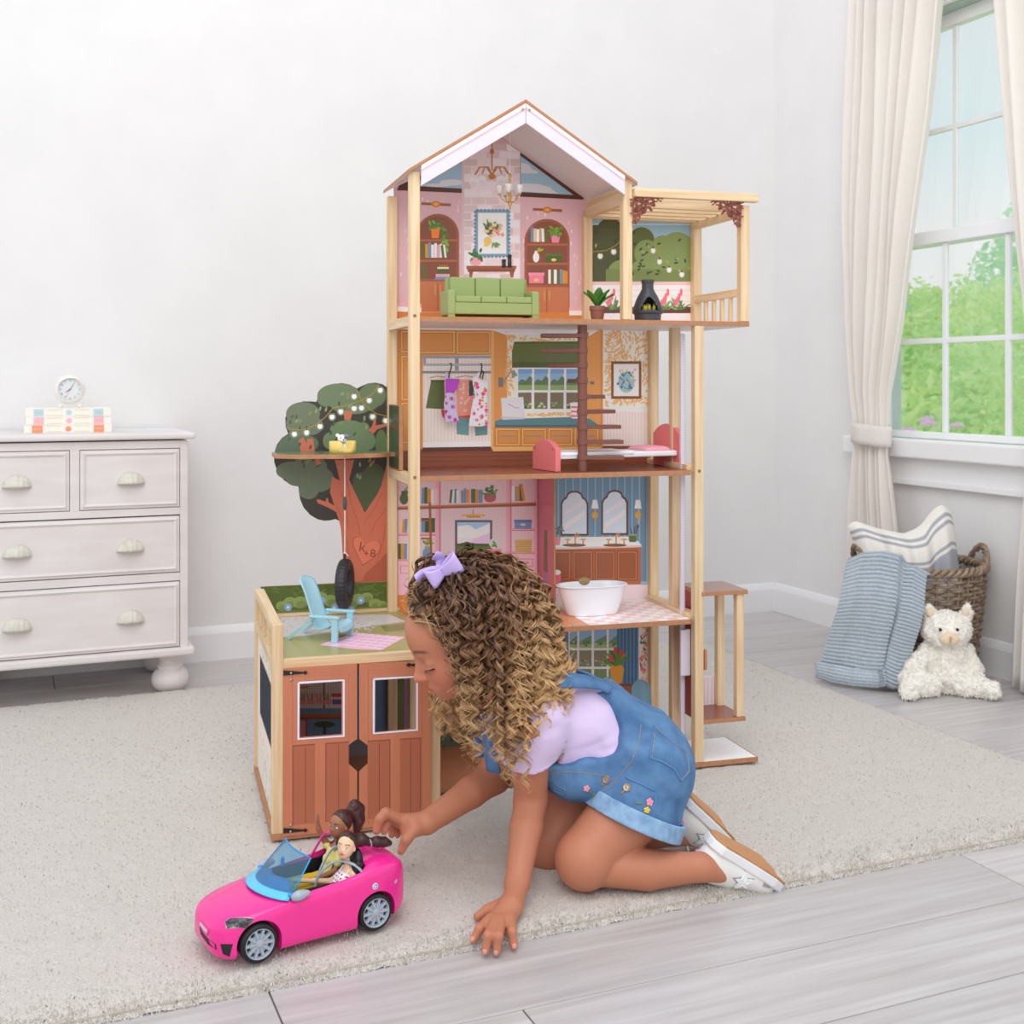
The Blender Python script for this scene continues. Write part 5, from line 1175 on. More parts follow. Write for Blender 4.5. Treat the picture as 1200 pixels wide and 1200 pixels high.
for x, y in ((270, 472), (356, 462), (450, 418), (535, 352), (596, 314), (690, 292), (742, 288), (690, 208), (796, 236), (820, 350), (874, 164), (912, 378)): p.ell(x, y, 27, 28, (126, 130, 104)); p.ell(x, y, 17, 18, (246, 244, 248)); p.rect(x-5, y-26, x+5, y-16, (60, 56, 56))
hx_, hy_ = 830, 1280                      # heart with letters: U crop -> T crop
uT = lambda x, y: ((280+x/5-300)*6, (620+y/5-430)*6)
heart = [uT(*t) for t in ((724, 215), (690, 150), (668, 95), (668, 60), (685, 44), (706, 44), (726, 64), (736, 100), (760, 76), (796, 64), (822, 72), (834, 96), (826, 130), (790, 172))]
p.poly(heart, (146, 72, 54)); cxh = sum(q[0] for q in heart)/len(heart); cyh = sum(q[1] for q in heart)/len(heart)
p.poly([(cxh+(x-cxh)*.95, cyh+(y-cyh)*.95) for x, y in heart], (198, 108, 82))
x, y = uT(700, 128); p.text('k', x, y, 96, (122, 58, 44), 8); x, y = uT(727, 160); p.text('+', x, y, 70, (122, 58, 44), 8); x, y = uT(764, 160); p.text('B', x, y, 76, (122, 58, 44), 10)
p.build('tree_print', tp)
# platform board in front of the tree
wp = Wd(400, 531, .17)
def pw(x, y): 
    q = hv(*pT(x, y), .14); return q[0]
ed = []
for i in range(41):
    a = i/40; uu = pw(145, 620)+(pw(1004, 620)-pw(145, 620))*a; ed.append((uu, .165-.040*math.sin(math.pi*min(a*1.05, 1))-.010*math.sin(a*3*math.pi)**2))
poly = ed+[(ed[-1][0], VB-.004), (ed[0][0], VB-.004)]
pf = MB().prism(poly, lambda x, y, d: (x, y, wp+d), -.0085, 0).build('tree_platform', M_edge, house, bevel=.0005)
MB().prism([(x+.001*(1 if i < 20 else -1), y+.0015) for i, (x, y) in enumerate(poly)], lambda x, y, d: (x, y, wp+d), 0, .0002).build('platform_print', mat('leaf_green_laminate', (112, 124, 92), .25), pf)
ub = U(470, .12)
sb = MB().box(ub-.004, ub+.004, .12, VB-.02, Wd(470, 551, .12), Wd(470, 475, .12)).build('tree_bracket', M_edge, house)
MB().box(ub-.0044, ub-.004, .1215, VB-.021, Wd(470, 550, .12), Wd(470, 476, .12)).build('bracket_print', mat('dark_leaf_laminate', (74, 84, 60), .3), sb)
MB().box(ub+.004, ub+.0044, .1215, VB-.021, Wd(470, 550, .12), Wd(470, 476, .12)).build('bracket_print', mat('dark_leaf_laminate', (74, 84, 60), .3), sb)
# ================================================================ TOY FURNITURE IN THE DOLLHOUSE
def T(nm, lb, cat, u, v, wz, rz=0, group=None): return thing(nm, lb, cat, h2w((u, v, wz)), HA+rz, group)
def pxm(v): return (HC[1]*-1+v)/FPX       # metres per photo pixel on plane v
# ---- sofa
M_sofa = mat('green_sofa_plastic', (150, 166, 104), .5)
us, us2 = U(519.5, .07), U(632, .03); SW = us2-us; D_ = .072
so = T('toy_sofa', 'sage green three-seat toy sofa on the top floor of the dollhouse', 'toy sofa', (us+us2)/2, .028, L4+.0002, 0)
h_ = SW/2; ah = Wd(600, 341, .03)-L4; bh = Wd(580, 326, .08)-L4; aw = .0155
for s_ in (-1, 1):
    x0, x1 = (-h_, -h_+aw) if s_ < 0 else (h_-aw, h_); box('armrest', M_sofa, so, x0, x1, .0, D_, .0055, ah, .003)
    for y in (.001, D_-.011): box('foot', M_sofa, so, x0+.001, x1-.001, y, y+.010, 0, .007, .001)
box('seat_base', M_sofa, so, -h_+aw-.001, h_-aw+.001, .003, D_, .0075, .031, .0015)
cw = (2*h_-2*aw)/3
for k in range(3):
    x0 = -h_+aw+k*cw; box('seat_cushion', M_sofa, so, x0+.0004, x0+cw-.0004, .0015, .052, .031, .0435, .002); 
    box('back_cushion', M_sofa, so, x0+.0004, x0+cw-.0004, .048, .060, .04, bh, .003)
box('back_frame', M_sofa, so, -h_+aw-.006, h_-aw+.006, .059, D_, .006, bh-.0005, .0015)
# ---- chandelier
M_gold = mat('brass_plastic', (206, 158, 80), .3, metal=.6); M_cup = mat('frosted_cup', (244, 238, 238), .25, alpha=.55)
ch = T('toy_chandelier', 'small brass toy chandelier with five frosted cups hanging in the attic room', 'toy chandelier', AP[0], .10, Wd(594, 247, .10))
H0 = Wd(594, 247, .10); pz = lambda py: Wd(594, py, .10)-H0
MB().cyl((0, 0, pz(203)), (0, 0, AP[1]-.0075-H0), .0007, n=6).build('cord', mat('white_cord', (240, 238, 236), .6), ch)
MB().lathe([(.0006, pz(203)), (.003, pz(205)), (.0036, pz(207)), (.002, pz(209)), (.0022, pz(213)), (.0016, pz(216)), (.0016, pz(226)), (.004, pz(230)), (.0026, pz(234)), (.003, pz(237)), (.0045, pz(239)), (.002, pz(242)), (.0012, pz(246))], 12).build('stem', M_gold, ch, smooth=True)
for k in range(5):
    a = k*2*math.pi/5+.5; R_ = .022; c, s_ = math.cos(a), math.sin(a)
    ar = MB().tube([(c*r, s_*r, z) for r, z in ((.001, pz(236)), (.008, pz(237)), (.016, pz(234)), (R_, pz(228)))], .0009, 6).lathe([(.001, 0), (.0042, .0008), (.0035, .0022)], 10, Matrix.Translation((c*R_, s_*R_, pz(229)))).build('arm', M_gold, ch, smooth=True)
    MB().lathe([(.0035, 0), (.0052, .004), (.0072, .010), (.0082, .0165), (.0078, .0185), (.0072, .0165), (.0045, .004), (.0028, .0012)], 14, Matrix.Translation((c*R_, s_*R_, pz(227.5)))).build('glass_cup', M_cup, ar, smooth=True)
# ---- potted plant
M_pot = mat('brown_pot', (134, 84, 70), .55); M_lf = mat('toy_leaf_green', (70, 124, 44), .45)
pp = T('toy_plant', 'toy plant with broad green leaves in a brown pot on the top floor', 'toy plant', U(700, .045), .045, L4+.0002); k_ = pxm(.045)
MB().lathe([(.0001, 0), (7.6*k_, 0), (9.2*k_, 12*k_), (10*k_, 12.2*k_), (10*k_, 17.6*k_), (8.8*k_, 17.8*k_), (8.4*k_, 15*k_), (.0001, 15*k_)], 24).build('pot', M_pot, pp, bevel=.0004)
def bleaf(base, az, ln, wd, el, bend, par, m, nm='leaf'):
    ca, sa = math.cos(az), math.sin(az)
    def fn(a, t):
        r = ln*t; w_ = wd*math.sin(math.pi*min(t*.93+.05, 1))**.8*(a-.5); e_ = el-bend*t; x = r*math.cos(e_); z = r*math.sin(e_)+abs(a-.5)*wd*.35
        return (base[0]+ca*x-sa*w_, base[1]+sa*x+ca*w_, base[2]+z)
    return MB().grid(fn, 6, 8).build(nm, m, par, smooth=True, solid=.0009)
for az, el in ((3.5, 1.15), (5.6, 1.2), (2.5, 1.1), (.5, 1.12), (4.6, 1.38), (-.15, .95)): bleaf((0, 0, 14*k_), az, 27*k_, 13*k_, el, .25, pp, M_lf)
# ---- chiminea
M_iron = mat('dark_grey_iron', (62, 64, 70), .45)
cm = T('toy_chiminea', 'dark grey toy chiminea with a yellow fire on the dollhouse terrace', 'toy chiminea', U(759, .045), .045, L4+.0002); k_ = pxm(.045)
MB().lathe([(.0001, 0), (16.5*k_, 0), (17*k_, 8*k_), (18.5*k_, 9*k_), (20*k_, 10*k_), (20*k_, 12.6*k_), (17*k_, 13*k_), (15*k_, 12*k_), (.0001, 12*k_)], 32).build('bowl', M_iron, cm, bevel=.0004)
prof = [(17.6, 12.6), (17.4, 17), (15.5, 23), (12.5, 30), (9, 36), (7, 40), (6.8, 47), (7.6, 48.5), (7.6, 52)]
mb = MB(); NA = 48; NZ = 40; V = []; F = []; fa = -math.pi/2-.25
for j in range(NZ+1):
    z = 12.6+(52-12.6)*j/NZ; r = float(np.interp(z, [q[1] for q in prof], [q[0] for q in prof]))
    for i in range(NA): a = 2*math.pi*i/NA; V.append((r*k_*math.cos(a), r*k_*math.sin(a), z*k_))
for j in range(NZ):
    z = 12.6+(52-12.6)*(j+.5)/NZ
    for i in range(NA):
        a = 2*math.pi*(i+.5)/NA; da = (a-fa+math.pi) % (2*math.pi)-math.pi; r = float(np.interp(z, [q[1] for q in prof], [q[0] for q in prof]))
        if abs(math.sin(da)*r) < 11.5*max(0, 1-max(0, (z-13.5)/16))**.6 and z < 29 and math.cos(da) > 0: continue
        F.append((j*NA+i, j*NA+(i+1) % NA, (j+1)*NA+(i+1) % NA, (j+1)*NA+i))
mb.add(V, F).build('chimney', M_iron, cm, smooth=True, solid=.0018)
rd = random.Random(3); fm = MB()
for i in range(26):
    a, r = rd.uniform(0, 6.28), rd.uniform(0, 9)*k_; x, y = r*math.cos(a), r*math.sin(a); h2 = rd.uniform(5, 12)*k_
    fm.lathe([(.0001, 0), (2*k_, h2*.25), (1.4*k_, h2*.6), (.0001, h2)], 6, Matrix.Translation((x, y, 11.5*k_)) @ Matrix.Rotation(rd.uniform(-.4, .4), 4, 'X'))
tag(fm.build('flames', mat('toy_flame_yellow', (196, 182, 70), .4), cm, smooth=True), kind='stuff')
# ---- bed
M_coral = mat('coral_bed_paint', (232, 122, 124), .45); M_sheet = mat('white_mattress', (240, 238, 244), .7, bump=.1, bump_scale=300); M_pil = mat('pink_pillow', (240, 168, 184), .8)
bd = T('toy_bed', 'coral pink toy bed with white mattress on the third level of the dollhouse', 'toy bed', -.279, .030, L3+.0002, math.radians(9.5)); BW = .103; BLn = .287
def hboard(x0, x1, h, sh, nm):
    n = 12; pts = [(0, 0), (BW, 0), (BW, sh)]+[(BW*(.85-.70*i/n), sh+(h-sh)*math.sin(math.pi*(.12+.76*i/n))**.7) for i in range(n+1)]+[(0, sh)]
    return MB().prism(pts, lambda y, z, d: (d, y, z), x0, x1).build(nm, M_coral, bd, bevel=.0012)
fb = hboard(-.012, 0, .064, .047, 'footboard'); hb = hboard(BLn, BLn+.012, .092, .070, 'headboard')
for y in (.012, BW-.012): MB().ball((-.0125, y, .046), .0022, n=8, m=6).build('screw', M_screw, fb, smooth=True)
mt = box('mattress', M_sheet, bd, 0, BLn, .006, BW-.006, .0245, .036, .003); box('blanket_fold', M_sheet, bd, .0, BLn*.62, .004, BW-.004, .030, .0385, .003)
def pil(a, t):
    x = BLn-.012-.062*(1-t); y = .010+(BW-.02)*a; e_ = max(0, (1-(2*a-1)**6)*(1-(2*t-1)**6)); return (x, y, .036+.009*max(e_, 0)**.6)
MB().grid(pil, 20, 14).build('pillow', M_pil, bd, smooth=True, solid=.002)
# ---- bathtub
M_tub = mat('glossy_white_plastic', (240, 240, 246), .22)
tu = T('toy_bathtub', 'white oval toy bathtub on the checked bathroom floor of the dollhouse', 'toy bathtub', U(693.5, .115), .115, L2+.0002); k_ = pxm(.115); a_, b_ = 46*k_, 24*k_; hh = 37*k_
V = []; F = []; N = 48; rings = [(.70, 0), (.71, .03), (.78, .25), (.86, .55), (.93, .88), (.95, .95), (1.0, .965), (1.0, .985), (.98, 1.0), (.93, .995), (.90, .95), (.85, .6), (.76, .2), (.70, .12), (.3, .11)]
mb = MB(); 
def rg(q, j):
    f, z = rings[j]; a = 2*math.pi*q; e_ = 2.5; c, s_ = math.cos(a), math.sin(a); r = (abs(c)**e_+abs(s_)**e_)**(-1/e_); return Vector((a_*f*c*r, b_*f*s_*r, hh*z))
for j in range(len(rings)):
    for i in range(N): V.append(rg(i/N, j))
for j in range(len(rings)-1):
    for i in range(N): F.append((j*N+i, j*N+(i+1) % N, (j+1)*N+(i+1) % N, (j+1)*N+i))
F.append(tuple(range(N))[::-1]); F.append(tuple((len(rings)-1)*N+i for i in range(N))); mb.add(V, F).build('tub', M_tub, tu, smooth=True)
MB().ball((-2*k_, b_*.98, hh*.98), 8.5*k_, 4*k_, 5.5*k_, 16, 10).build('faucet', mat('bronze_faucet', (170, 138, 96), .5), tu, smooth=True)
# ---- blue shell chair on the ground floor
M_shell = mat('dusty_blue_shell', (120, 160, 178), .28)
sc = T('toy_chair', 'dusty blue toy shell chair on the ground floor behind the girl', 'toy chair', U(757, .14), .14, .0102); k_ = pxm(.14); tp = Wd(757, 803, .14)-.0102
def sh(a, t):
    x = (a-.5)*27*k_*(1-.18*max(0, t-.85)/.15)*(.93+.07*math.sin(math.pi*t)); c = abs(2*a-1)**2.2
    if t < .4: return (x, -.030+.055*t/.4+0*c, .055+.003*c)
    q = (t-.4)/.6; top = tp-.055; return (x*(1 if q < .86 else math.sqrt(max(1-((q-.86)/.16)**2, .25))), .025+.012*q-.006*c, .055+.004+top*q*(1-.03*c))
MB().grid(sh, 16, 26).build('shell', M_shell, sc, smooth=True, solid=.0022)
for x in (-.016, .016):
    for y in (-.022, .018): MB().cyl((x, y, .056), (x*1.2, y*1.2, 0), .0022, .0016, 8).build('leg', mat('beech_leg', (196, 150, 100), .5), sc)
# ---- adirondack chair on the garage roof
M_adi = mat('pale_blue_plastic', (166, 212, 226), .35)
p1 = hw(397, 754, GT); p2 = hw(412.5, 744.5, GT); p3 = hw(340, 750.5, GT); mid = (p1+p2)/2; fwd = np.array([.086, -.057]); rz = math.atan2(fwd[1], fwd[0])
ad = T('toy_lounge_chair', 'pale blue slanted toy garden chair on the garage roof', 'toy chair', mid[0], mid[1], GT, rz); hwid = .034
for s_ in (-1, 1):
    y = s_*hwid; MB().box(-.012, 0, y-.0035, y+.0035, 0, .047).build('front_leg', M_adi, ad, bevel=.001)
    MB().box(-.058, .003, y-.005, y+.005, .044, .049).build('armrest', M_adi, ad, bevel=.0015)
    M4 = Matrix.Translation((-.050, y, .044)); d = Vector((-.104+.050, 0, -.044)); a, b, c_, l = frame_of((0, 0, 0), d)
    MB().tube([(-.050, y*.9, .044), (-.104, y*.9, .0015)], .0042, 4).build('back_leg', M_adi, ad)
prof = [(.004, .016), (.002, .027), (-.006, .031), (-.016, .028), (-.030, .021), (-.044, .018), (-.050, .022), (-.056, .038), (-.072, .076), (-.090, .116)]
def adf(a, t):
    q = t*(len(prof)-1); i = min(int(q), len(prof)-2); f = q-i; x = prof[i][0]*(1-f)+prof[i+1][0]*f; z = prof[i][1]*(1-f)+prof[i+1][1]*f; c = (2*a-1)**2; up = 1 if t > .72 else 0
    return (x+up*(.010*c)*((t-.72)/.28), (a-.5)*2*(hwid-.005)*(1-.08*up*(t-.72)/.28), z+(0 if up else .003*c)-(.008*c*max(0, t-.93)/.07))
MB().grid(adf, 12, 36).build('seat_and_back', M_adi, ad, smooth=True, solid=.003)
# ---- tyre swing
M_tyre = mat('black_rubber', (44, 44, 48), .5, bump=.1, bump_scale=300)
tz = Wd(404, 684, .17); R_ = 28.5*pxm(.17); ts = T('tyre_swing', 'black toy tyre swing hanging on a white rope below the tree platform', 'toy swing', U(404, .17), .17, tz, math.radians(-21))
def ty(a, t):
    A = 2*math.pi*a; q = 2*math.pi*t; rr = R_*.78; cx, cz = .0115*math.copysign(abs(math.cos(q))**.6, math.cos(q)), R_*.24*math.copysign(abs(math.sin(q))**.75, math.sin(q))
    if math.sin(q) < 0: cz *= .9
    groove = -.0012 if (int(a*72) % 2 == 0 and math.sin(q) > .55 and abs(math.cos(q)) > .25) else 0
    r = rr+cz+groove; return (cx, r*math.cos(A), r*math.sin(A))
MB().grid(ty, 144, 24, closed_u=True).build('tyre', M_tyre, ts, smooth=True, fix=True, weld=1e-6)
M_rope = mat('white_rope', (236, 232, 232), .8); rt = wp-.0085-tz
MB().tube([(0, 0, R_*.98), (0, .001, rt*.5), (0, 0, rt)], .0011, 6).build('rope', M_rope, ts)
MB().lathe([(.001, -.014), (.0038, -.010), (.0046, 0), (.0038, .010), (.001, .014)], 12, Matrix.Translation((0, .0005, Wd(404, 590, .17)-tz))).build('rope_stop', mat('slate_bead', (74, 78, 86), .5), ts, smooth=True)
MB().tube([(0, 0, R_+.014), (.004, 0, R_+.011), (.008, -.002, R_+.007)], .0011, 6).ball((0, 0, R_+.013), .0024).build('knot', M_rope, ts, smooth=True)
MB().cyl((0, 0, R_*.95), (0, 0, R_+.012), .0026, n=8).build('eyelet', M_tyre, ts)
# ---- puppy and its basket on the tree platform
dgx = U(401.5, .165); db = T('toy_dog_basket', 'yellow toy dog basket on the tree platform', 'toy basket', dgx, .165, wp+.0003); k_ = pxm(.165); M_yel = mat('butter_yellow_plastic', (240, 208, 120), .45)
NA = 48; V = []; F = []
for j, (r, z) in enumerate(((15.6, 0), (15.8, 6), (15.8, 13.5), (15, 14.2), (14, 13.4), (13.8, 3), (1, 2.8))):
    for i in range(NA):
        a = 2*math.pi*i/NA; da = (a+math.pi/2-.35+math.pi) % (2*math.pi)-math.pi; zz = z*(1-.62*math.exp(-(da/.42)**4)) if j < 5 else z; V.append((r*k_*math.cos(a), r*k_*.72*math.sin(a), zz*k_))
for j in range(6):
    for i in range(NA): F.append((j*NA+i, j*NA+(i+1) % NA, (j+1)*NA+(i+1) % NA, (j+1)*NA+i))
F.append(tuple(range(NA))[::-1]); F.append(tuple(6*NA+i for i in range(NA))); MB().add(V, F).build('basket', M_yel, db, smooth=True)
pu = T('toy_puppy', 'tiny white toy puppy sitting in the yellow basket on the tree platform', 'toy dog', U(401, .155), .155, wp+.0003+2.8*k_); s = k_
sd = Soft((-12*s, -10*s, -1*s), (12*s, 12*s, 28*s), .0008)
sd.ell((0, 1.5*s, 5*s), (4.2*s, 4.4*s, 5.5*s), k=.002).ell((0, 0, 14.5*s), (5.4*s, 5*s, 4.8*s), k=.002).ell((.3*s, -4.2*s, 12.8*s), (2.8*s, 2.6*s, 2.2*s), k=.0015)
for x in (-1, 1): sd.cap((x*2.3*s, -2.5*s, 7*s), (x*2.6*s, -4*s, .8*s), 1.5*s, 1.4*s, .001); sd.ell((x*4*s, 1*s, 2*s), (2.2*s, 3*s, 2.2*s), k=.001)
sd.ell((-5.4*s, .6*s, 18.3*s), (2.3*s, 1.2*s, 2.3*s), k=.001).cap((3.6*s, 0, 18*s), (7*s, -1*s, 17.2*s), 1.8*s, 1.5*s, .001).cap((0, 4*s, 3*s), (-5*s, 4*s, 6.5*s), 1.2*s, 1.6*s, .001)
def pcol(V):
    c = np.tile(np.array(lin((244, 240, 244))), (len(V), 1)); c[(V[:, 0] > 1.6*s) & (V[:, 2] > 14*s)] = lin((128, 130, 156)); c[(V[:, 1] < -2*s) & (V[:, 2] < 5.5*s) & (abs(V[:, 0]) < 1.2*s)] = lin((196, 140, 110)); return c
pb = sd.build('body', SKINCOL, pu, color=pcol)
for x in (-1.9, 2.2): MB().ball((x*s, -4.5*s, 15.3*s), .75*s, .6*s, .95*s).build('eye', mat('doll_dark', (50, 46, 66), .3), pu, smooth=True)
MB().ball((.4*s, -6.6*s, 13.4*s), 1.0*s, .7*s, .8*s).build('nose', MATS['doll_dark'], pu, smooth=True)
MB().tube([(3.9*s*math.cos(a), 1*s+3.6*s*math.sin(a), 9.8*s) for a in np.linspace(0, 6.283, 20)[:-1]], .6*s, 6, closed=True).ball((0, -3.2*s, 8.6*s), 1.1*s, .6*s, 1.1*s).build('collar', mat('teal_collar', (120, 190, 184), .4), pu, smooth=True)
# ---- two doll dresses on black hangers
def dress(nm, lb, crop, outline, top, colors, flowers, hook, v):
    root = T(nm, lb, 'doll dress', U(hook[0], v), v, Wd(hook[0], hook[1], v), 0, 'doll dresses on the printed rail'); o0 = np.array([U(hook[0], v), v, Wd(hook[0], hook[1], v)])
    f2 = lambda x, y, d: tuple(np.array(hv(crop[0]+x/crop[2], crop[1]+y/crop[2], v-d))-o0)
    xs = [q[0] for q in outline]; cx = (min(xs)+max(xs))/2; hwd = (max(xs)-min(xs))/2; ytop = min(q[1] for q in outline); yb = max(q[1] for q in outline)
    dr_ = MB().prism(outline, f2, -.003, .004).build('dress', mat(nm+lb[:6], colors[0], .7), root, bevel=.002)
    p = Print(lambda x, y, d: tuple(np.array(hv(x, y, v-.0041-d))-o0), crop)
    if top: p.poly(top, colors[1])
    for x, y, r, c in flowers:
        if r > 10:
            for k in range(5): p.ell(x+r*.5*math.cos(k*1.257), y+r*.5*math.sin(k*1.257), r*.5, r*.5, c, 7)
            p.ell(x, y, r*.3, r*.3, tuple(max(0, q-40) for q in c), 6)
        else: p.ell(x, y, r, r, c, 7)
    for k in range(4): x = cx-hwd*.5+hwd*.35*k; p.line([(x, ytop+(yb-ytop)*.45), (x-10+6*k, yb-20)], 4, tuple(int(q*.88) for q in colors[0]))
    p.build('dress_print', dr_)
    h = lambda x, y: np.array(hv(crop[0]+x/crop[2], crop[1]+y/crop[2], v))-o0
    hk = MB().tube([h(*hook[2][0])+[0, .008, 0]]+[h(*q) for q in hook[2]], .0015, 6); hk.build('hanger', mat('black_hanger', (30, 28, 32), .4), root, smooth=True); return root
rd = random.Random(21)
fl1 = [(470, 625, 34, (190, 50, 160)), (490, 740, 34, (200, 60, 170)), (400, 690, 24, (190, 60, 160)), (395, 810, 30, (176, 50, 150)), (440, 890, 32, (190, 50, 160)), (520, 925, 34, (186, 44, 156)), (385, 600, 20, (200, 90, 170)), (560, 950, 18, (170, 60, 170))]+[(rd.uniform(385, 540), rd.uniform(580, 930), 8, rd.choice([(150, 120, 60), (206, 190, 220)])) for _ in range(18)]
dress('doll_dress', 'purple doll dress with satin bodice on a black hanger in the dollhouse', (490, 415, 12), [(388, 250), (408, 250), (418, 330), (470, 345), (590, 350), (560, 470), (500, 555), (540, 760), (580, 965), (480, 950), (380, 970), (360, 700), (385, 560), (382, 380)], [(425, 340), (588, 350), (556, 480), (496, 552), (420, 540), (385, 560), (384, 350)], ((212, 200, 230), (170, 56, 180)), fl1, (490+462/12, 415+130/12, [(462, 130), (470, 170), (455, 220), (440, 270), (430, 340)]), .222)
fl2 = [(rd.uniform(740, 985), y, rd.choice([30, 34, 26]), (236, 70, 140)) for y in range(420, 1000, 46)]+[(rd.uniform(740, 985), y, 18, (196, 150, 40)) for y in range(400, 1000, 42)]+[(rd.uniform(730, 985), rd.uniform(390, 1000), 8, rd.choice([(150, 140, 60), (240, 150, 190)])) for _ in range(26)]
fl2 = [(min(max(x, 800-(y-400)*.13), 960), y, r, c) for x, y, r, c in fl2]
dress('doll_dress', 'white doll dress with pink flowers on a black hanger in the dollhouse', (490, 415, 12), [(760, 325), (800, 320), (850, 250), (870, 240), (840, 340), (900, 370), (960, 372), (990, 420), (965, 560), (985, 800), (975, 990), (900, 1020), (710, 1015), (760, 700), (800, 560), (770, 440)], None, ((242, 238, 244), None), fl2, (490+888/12, 415+135/12, [(888, 135), (896, 170), (890, 220), (920, 260), (905, 350), (870, 330), (890, 240)]), .222)
# ================================================================ PINK CONVERTIBLE WITH TWO DOLLS
pf_, pr_ = fl(305, 1130, RUG), fl(441, 1092, RUG); fw = (pf_-pr_)/np.linalg.norm(pf_-pr_); lf = np.array([-fw[1], fw[0], 0]); lf = lf if lf[1] < 0 else -lf
CO = pf_-lf*.066; CA = math.atan2(fw[1], fw[0])
car = thing('toy_convertible', 'bright pink open-top doll car with blue windscreen on the rug', 'toy car', CO, CA)
M_pink = mat('hot_pink_plastic', (244, 44, 148), .22, coat=.3, spec=.5)
M_blk2 = mat('black_plastic', (26, 25, 28), .5); M_sil = mat('silver_grey_plastic', (170, 178, 190), .35); M_tire2 = mat('matte_tyre', (22, 22, 24), .6)
XS = [.062, .057, .045, .024, 0, -.03, -.06, -.10, -.14, -.165, -.19, -.213, -.230, -.238]
Wv = [.026, .042, .056, .0635, .0665, .0665, .066, .0665, .068, .0685, .0675, .063, .052, .038]
ZB = [.024, .014, .009, .008, .008, .008, .008, .008, .008, .008, .009, .012, .020, .03]
ZS = [.044, .052, .058, .063, .067, .0715, .075, .079, .083, .089, .093, .093, .086, .07]
ZT = [.048, .058, .067, .0735, .077, .080, .081, .083, .088, .100, .104, .100, .088, .072]
V = []; secn = 0
for x, W, zb, zs, zt in zip(XS, Wv, ZB, ZS, ZT):
    half = [(0, zb), (.62*W, zb), (.95*W, zb+.001), (W, zb+.010), (1.0*W, zb+.45*(zs-zb)), (.985*W, zs-.012), (.955*W, zs-.003), (.86*W, zs+.0025), (.5*W, zs+(zt-zs)*.82), (0, zt)]
    ring = half+[(-y, z) for y, z in half[1:-1][::-1]]; secn = len(ring); V += [(x, y, z) for y, z in ring]
n = len(XS); F = [(i*secn+k, (i+1)*secn+k, (i+1)*secn+(k+1) % secn, i*secn+(k+1) % secn) for i in range(n-1) for k in range(secn)]
F += [tuple(range(secn)), tuple((n-1)*secn+k for k in range(secn))[::-1]]
body = MB().add(V, F).build('car_body', M_pink, car, smooth=True, sub=3); body.parent = None; bake(body)
def cutter(mb_):
    c = mb_.build('cut', M_blk2); m_ = body.modifiers.new('b', 'BOOLEAN'); m_.operation = 'DIFFERENCE'; m_.object = c; m_.solver = 'EXACT'; bake(body); print('BOOL', len(body.data.vertices)); bpy.data.objects.remove(c)
for wx in (0, -.178):
    for s_ in (-1, 1):
        pr = [(wx+.0315*math.cos(t), .0275+.0315*math.sin(t)) for t in np.linspace(0, math.pi, 33)]+[(wx-.0315, -.02), (wx+.0315, -.02)]
        cutter(MB().prism(pr, lambda x, z, d: (x, d, z), min(s_*.04, s_*.09), max(s_*.04, s_*.09)))
ck = MB().prism([(-.050, -.054), (-.158, -.058), (-.168, -.050), (-.168, .050), (-.158, .058), (-.050, .054), (-.030, .030), (-.024, 0), (-.030, -.030)], lambda x, y, d: (x, y, d), .020, .2); cutter(ck)
body.parent = car; body.data.shade_smooth()
try: body.data.set_sharp_from_angle(angle=.6)
except Exception: pass
# cockpit lining and seats
def lining(a, t):
    pts = [(-.0505, -.0525), (-.157, -.0565), (-.1665, -.049), (-.1665, .049), (-.157, .0565), (-.0505, .0525), (-.0305, .029), (-.0245, 0), (-.0305, -.029)]; q = a*len(pts); i = int(q) % len(pts); j = (i+1) % len(pts); f = q-int(q)
    return (pts[i][0]*(1-f)+pts[j][0]*f, pts[i][1]*(1-f)+pts[j][1]*f, .0205+t*(.0765+.006*max(0, (-pts[i][0]-.05)/.11)-.0205))
MB().grid(lining, 63, 6, closed_u=True).build('cockpit_lining', M_blk2, car)
MB().prism([(-.050, -.0525), (-.157, -.0565), (-.1665, -.049), (-.1665, .049), (-.157, .0565), (-.050, .0525), (-.030, .029), (-.0245, 0), (-.030, -.029)], lambda x, y, d: (x, y, d), .0202, .022).build('cockpit_floor', M_blk2, car)
for s_ in (-1, 1):
    sd = Soft((-.19, s_*.030-.03, .015), (-.07, s_*.030+.03, .125), .0016)
    sd.bx((-.118, s_*.030, .034), (.028, .0225, .010), rd=.006).bx((-.150, s_*.030, .066), (.0075, .0205, .036), rd=.006, R=[[.94, 0, -.34], [0, 1, 0], [.34, 0, .94]]).ell((-.163, s_*.030, .1), (.0075, .013, .014), k=.006)
    sd.build('seat', M_blk2, car)
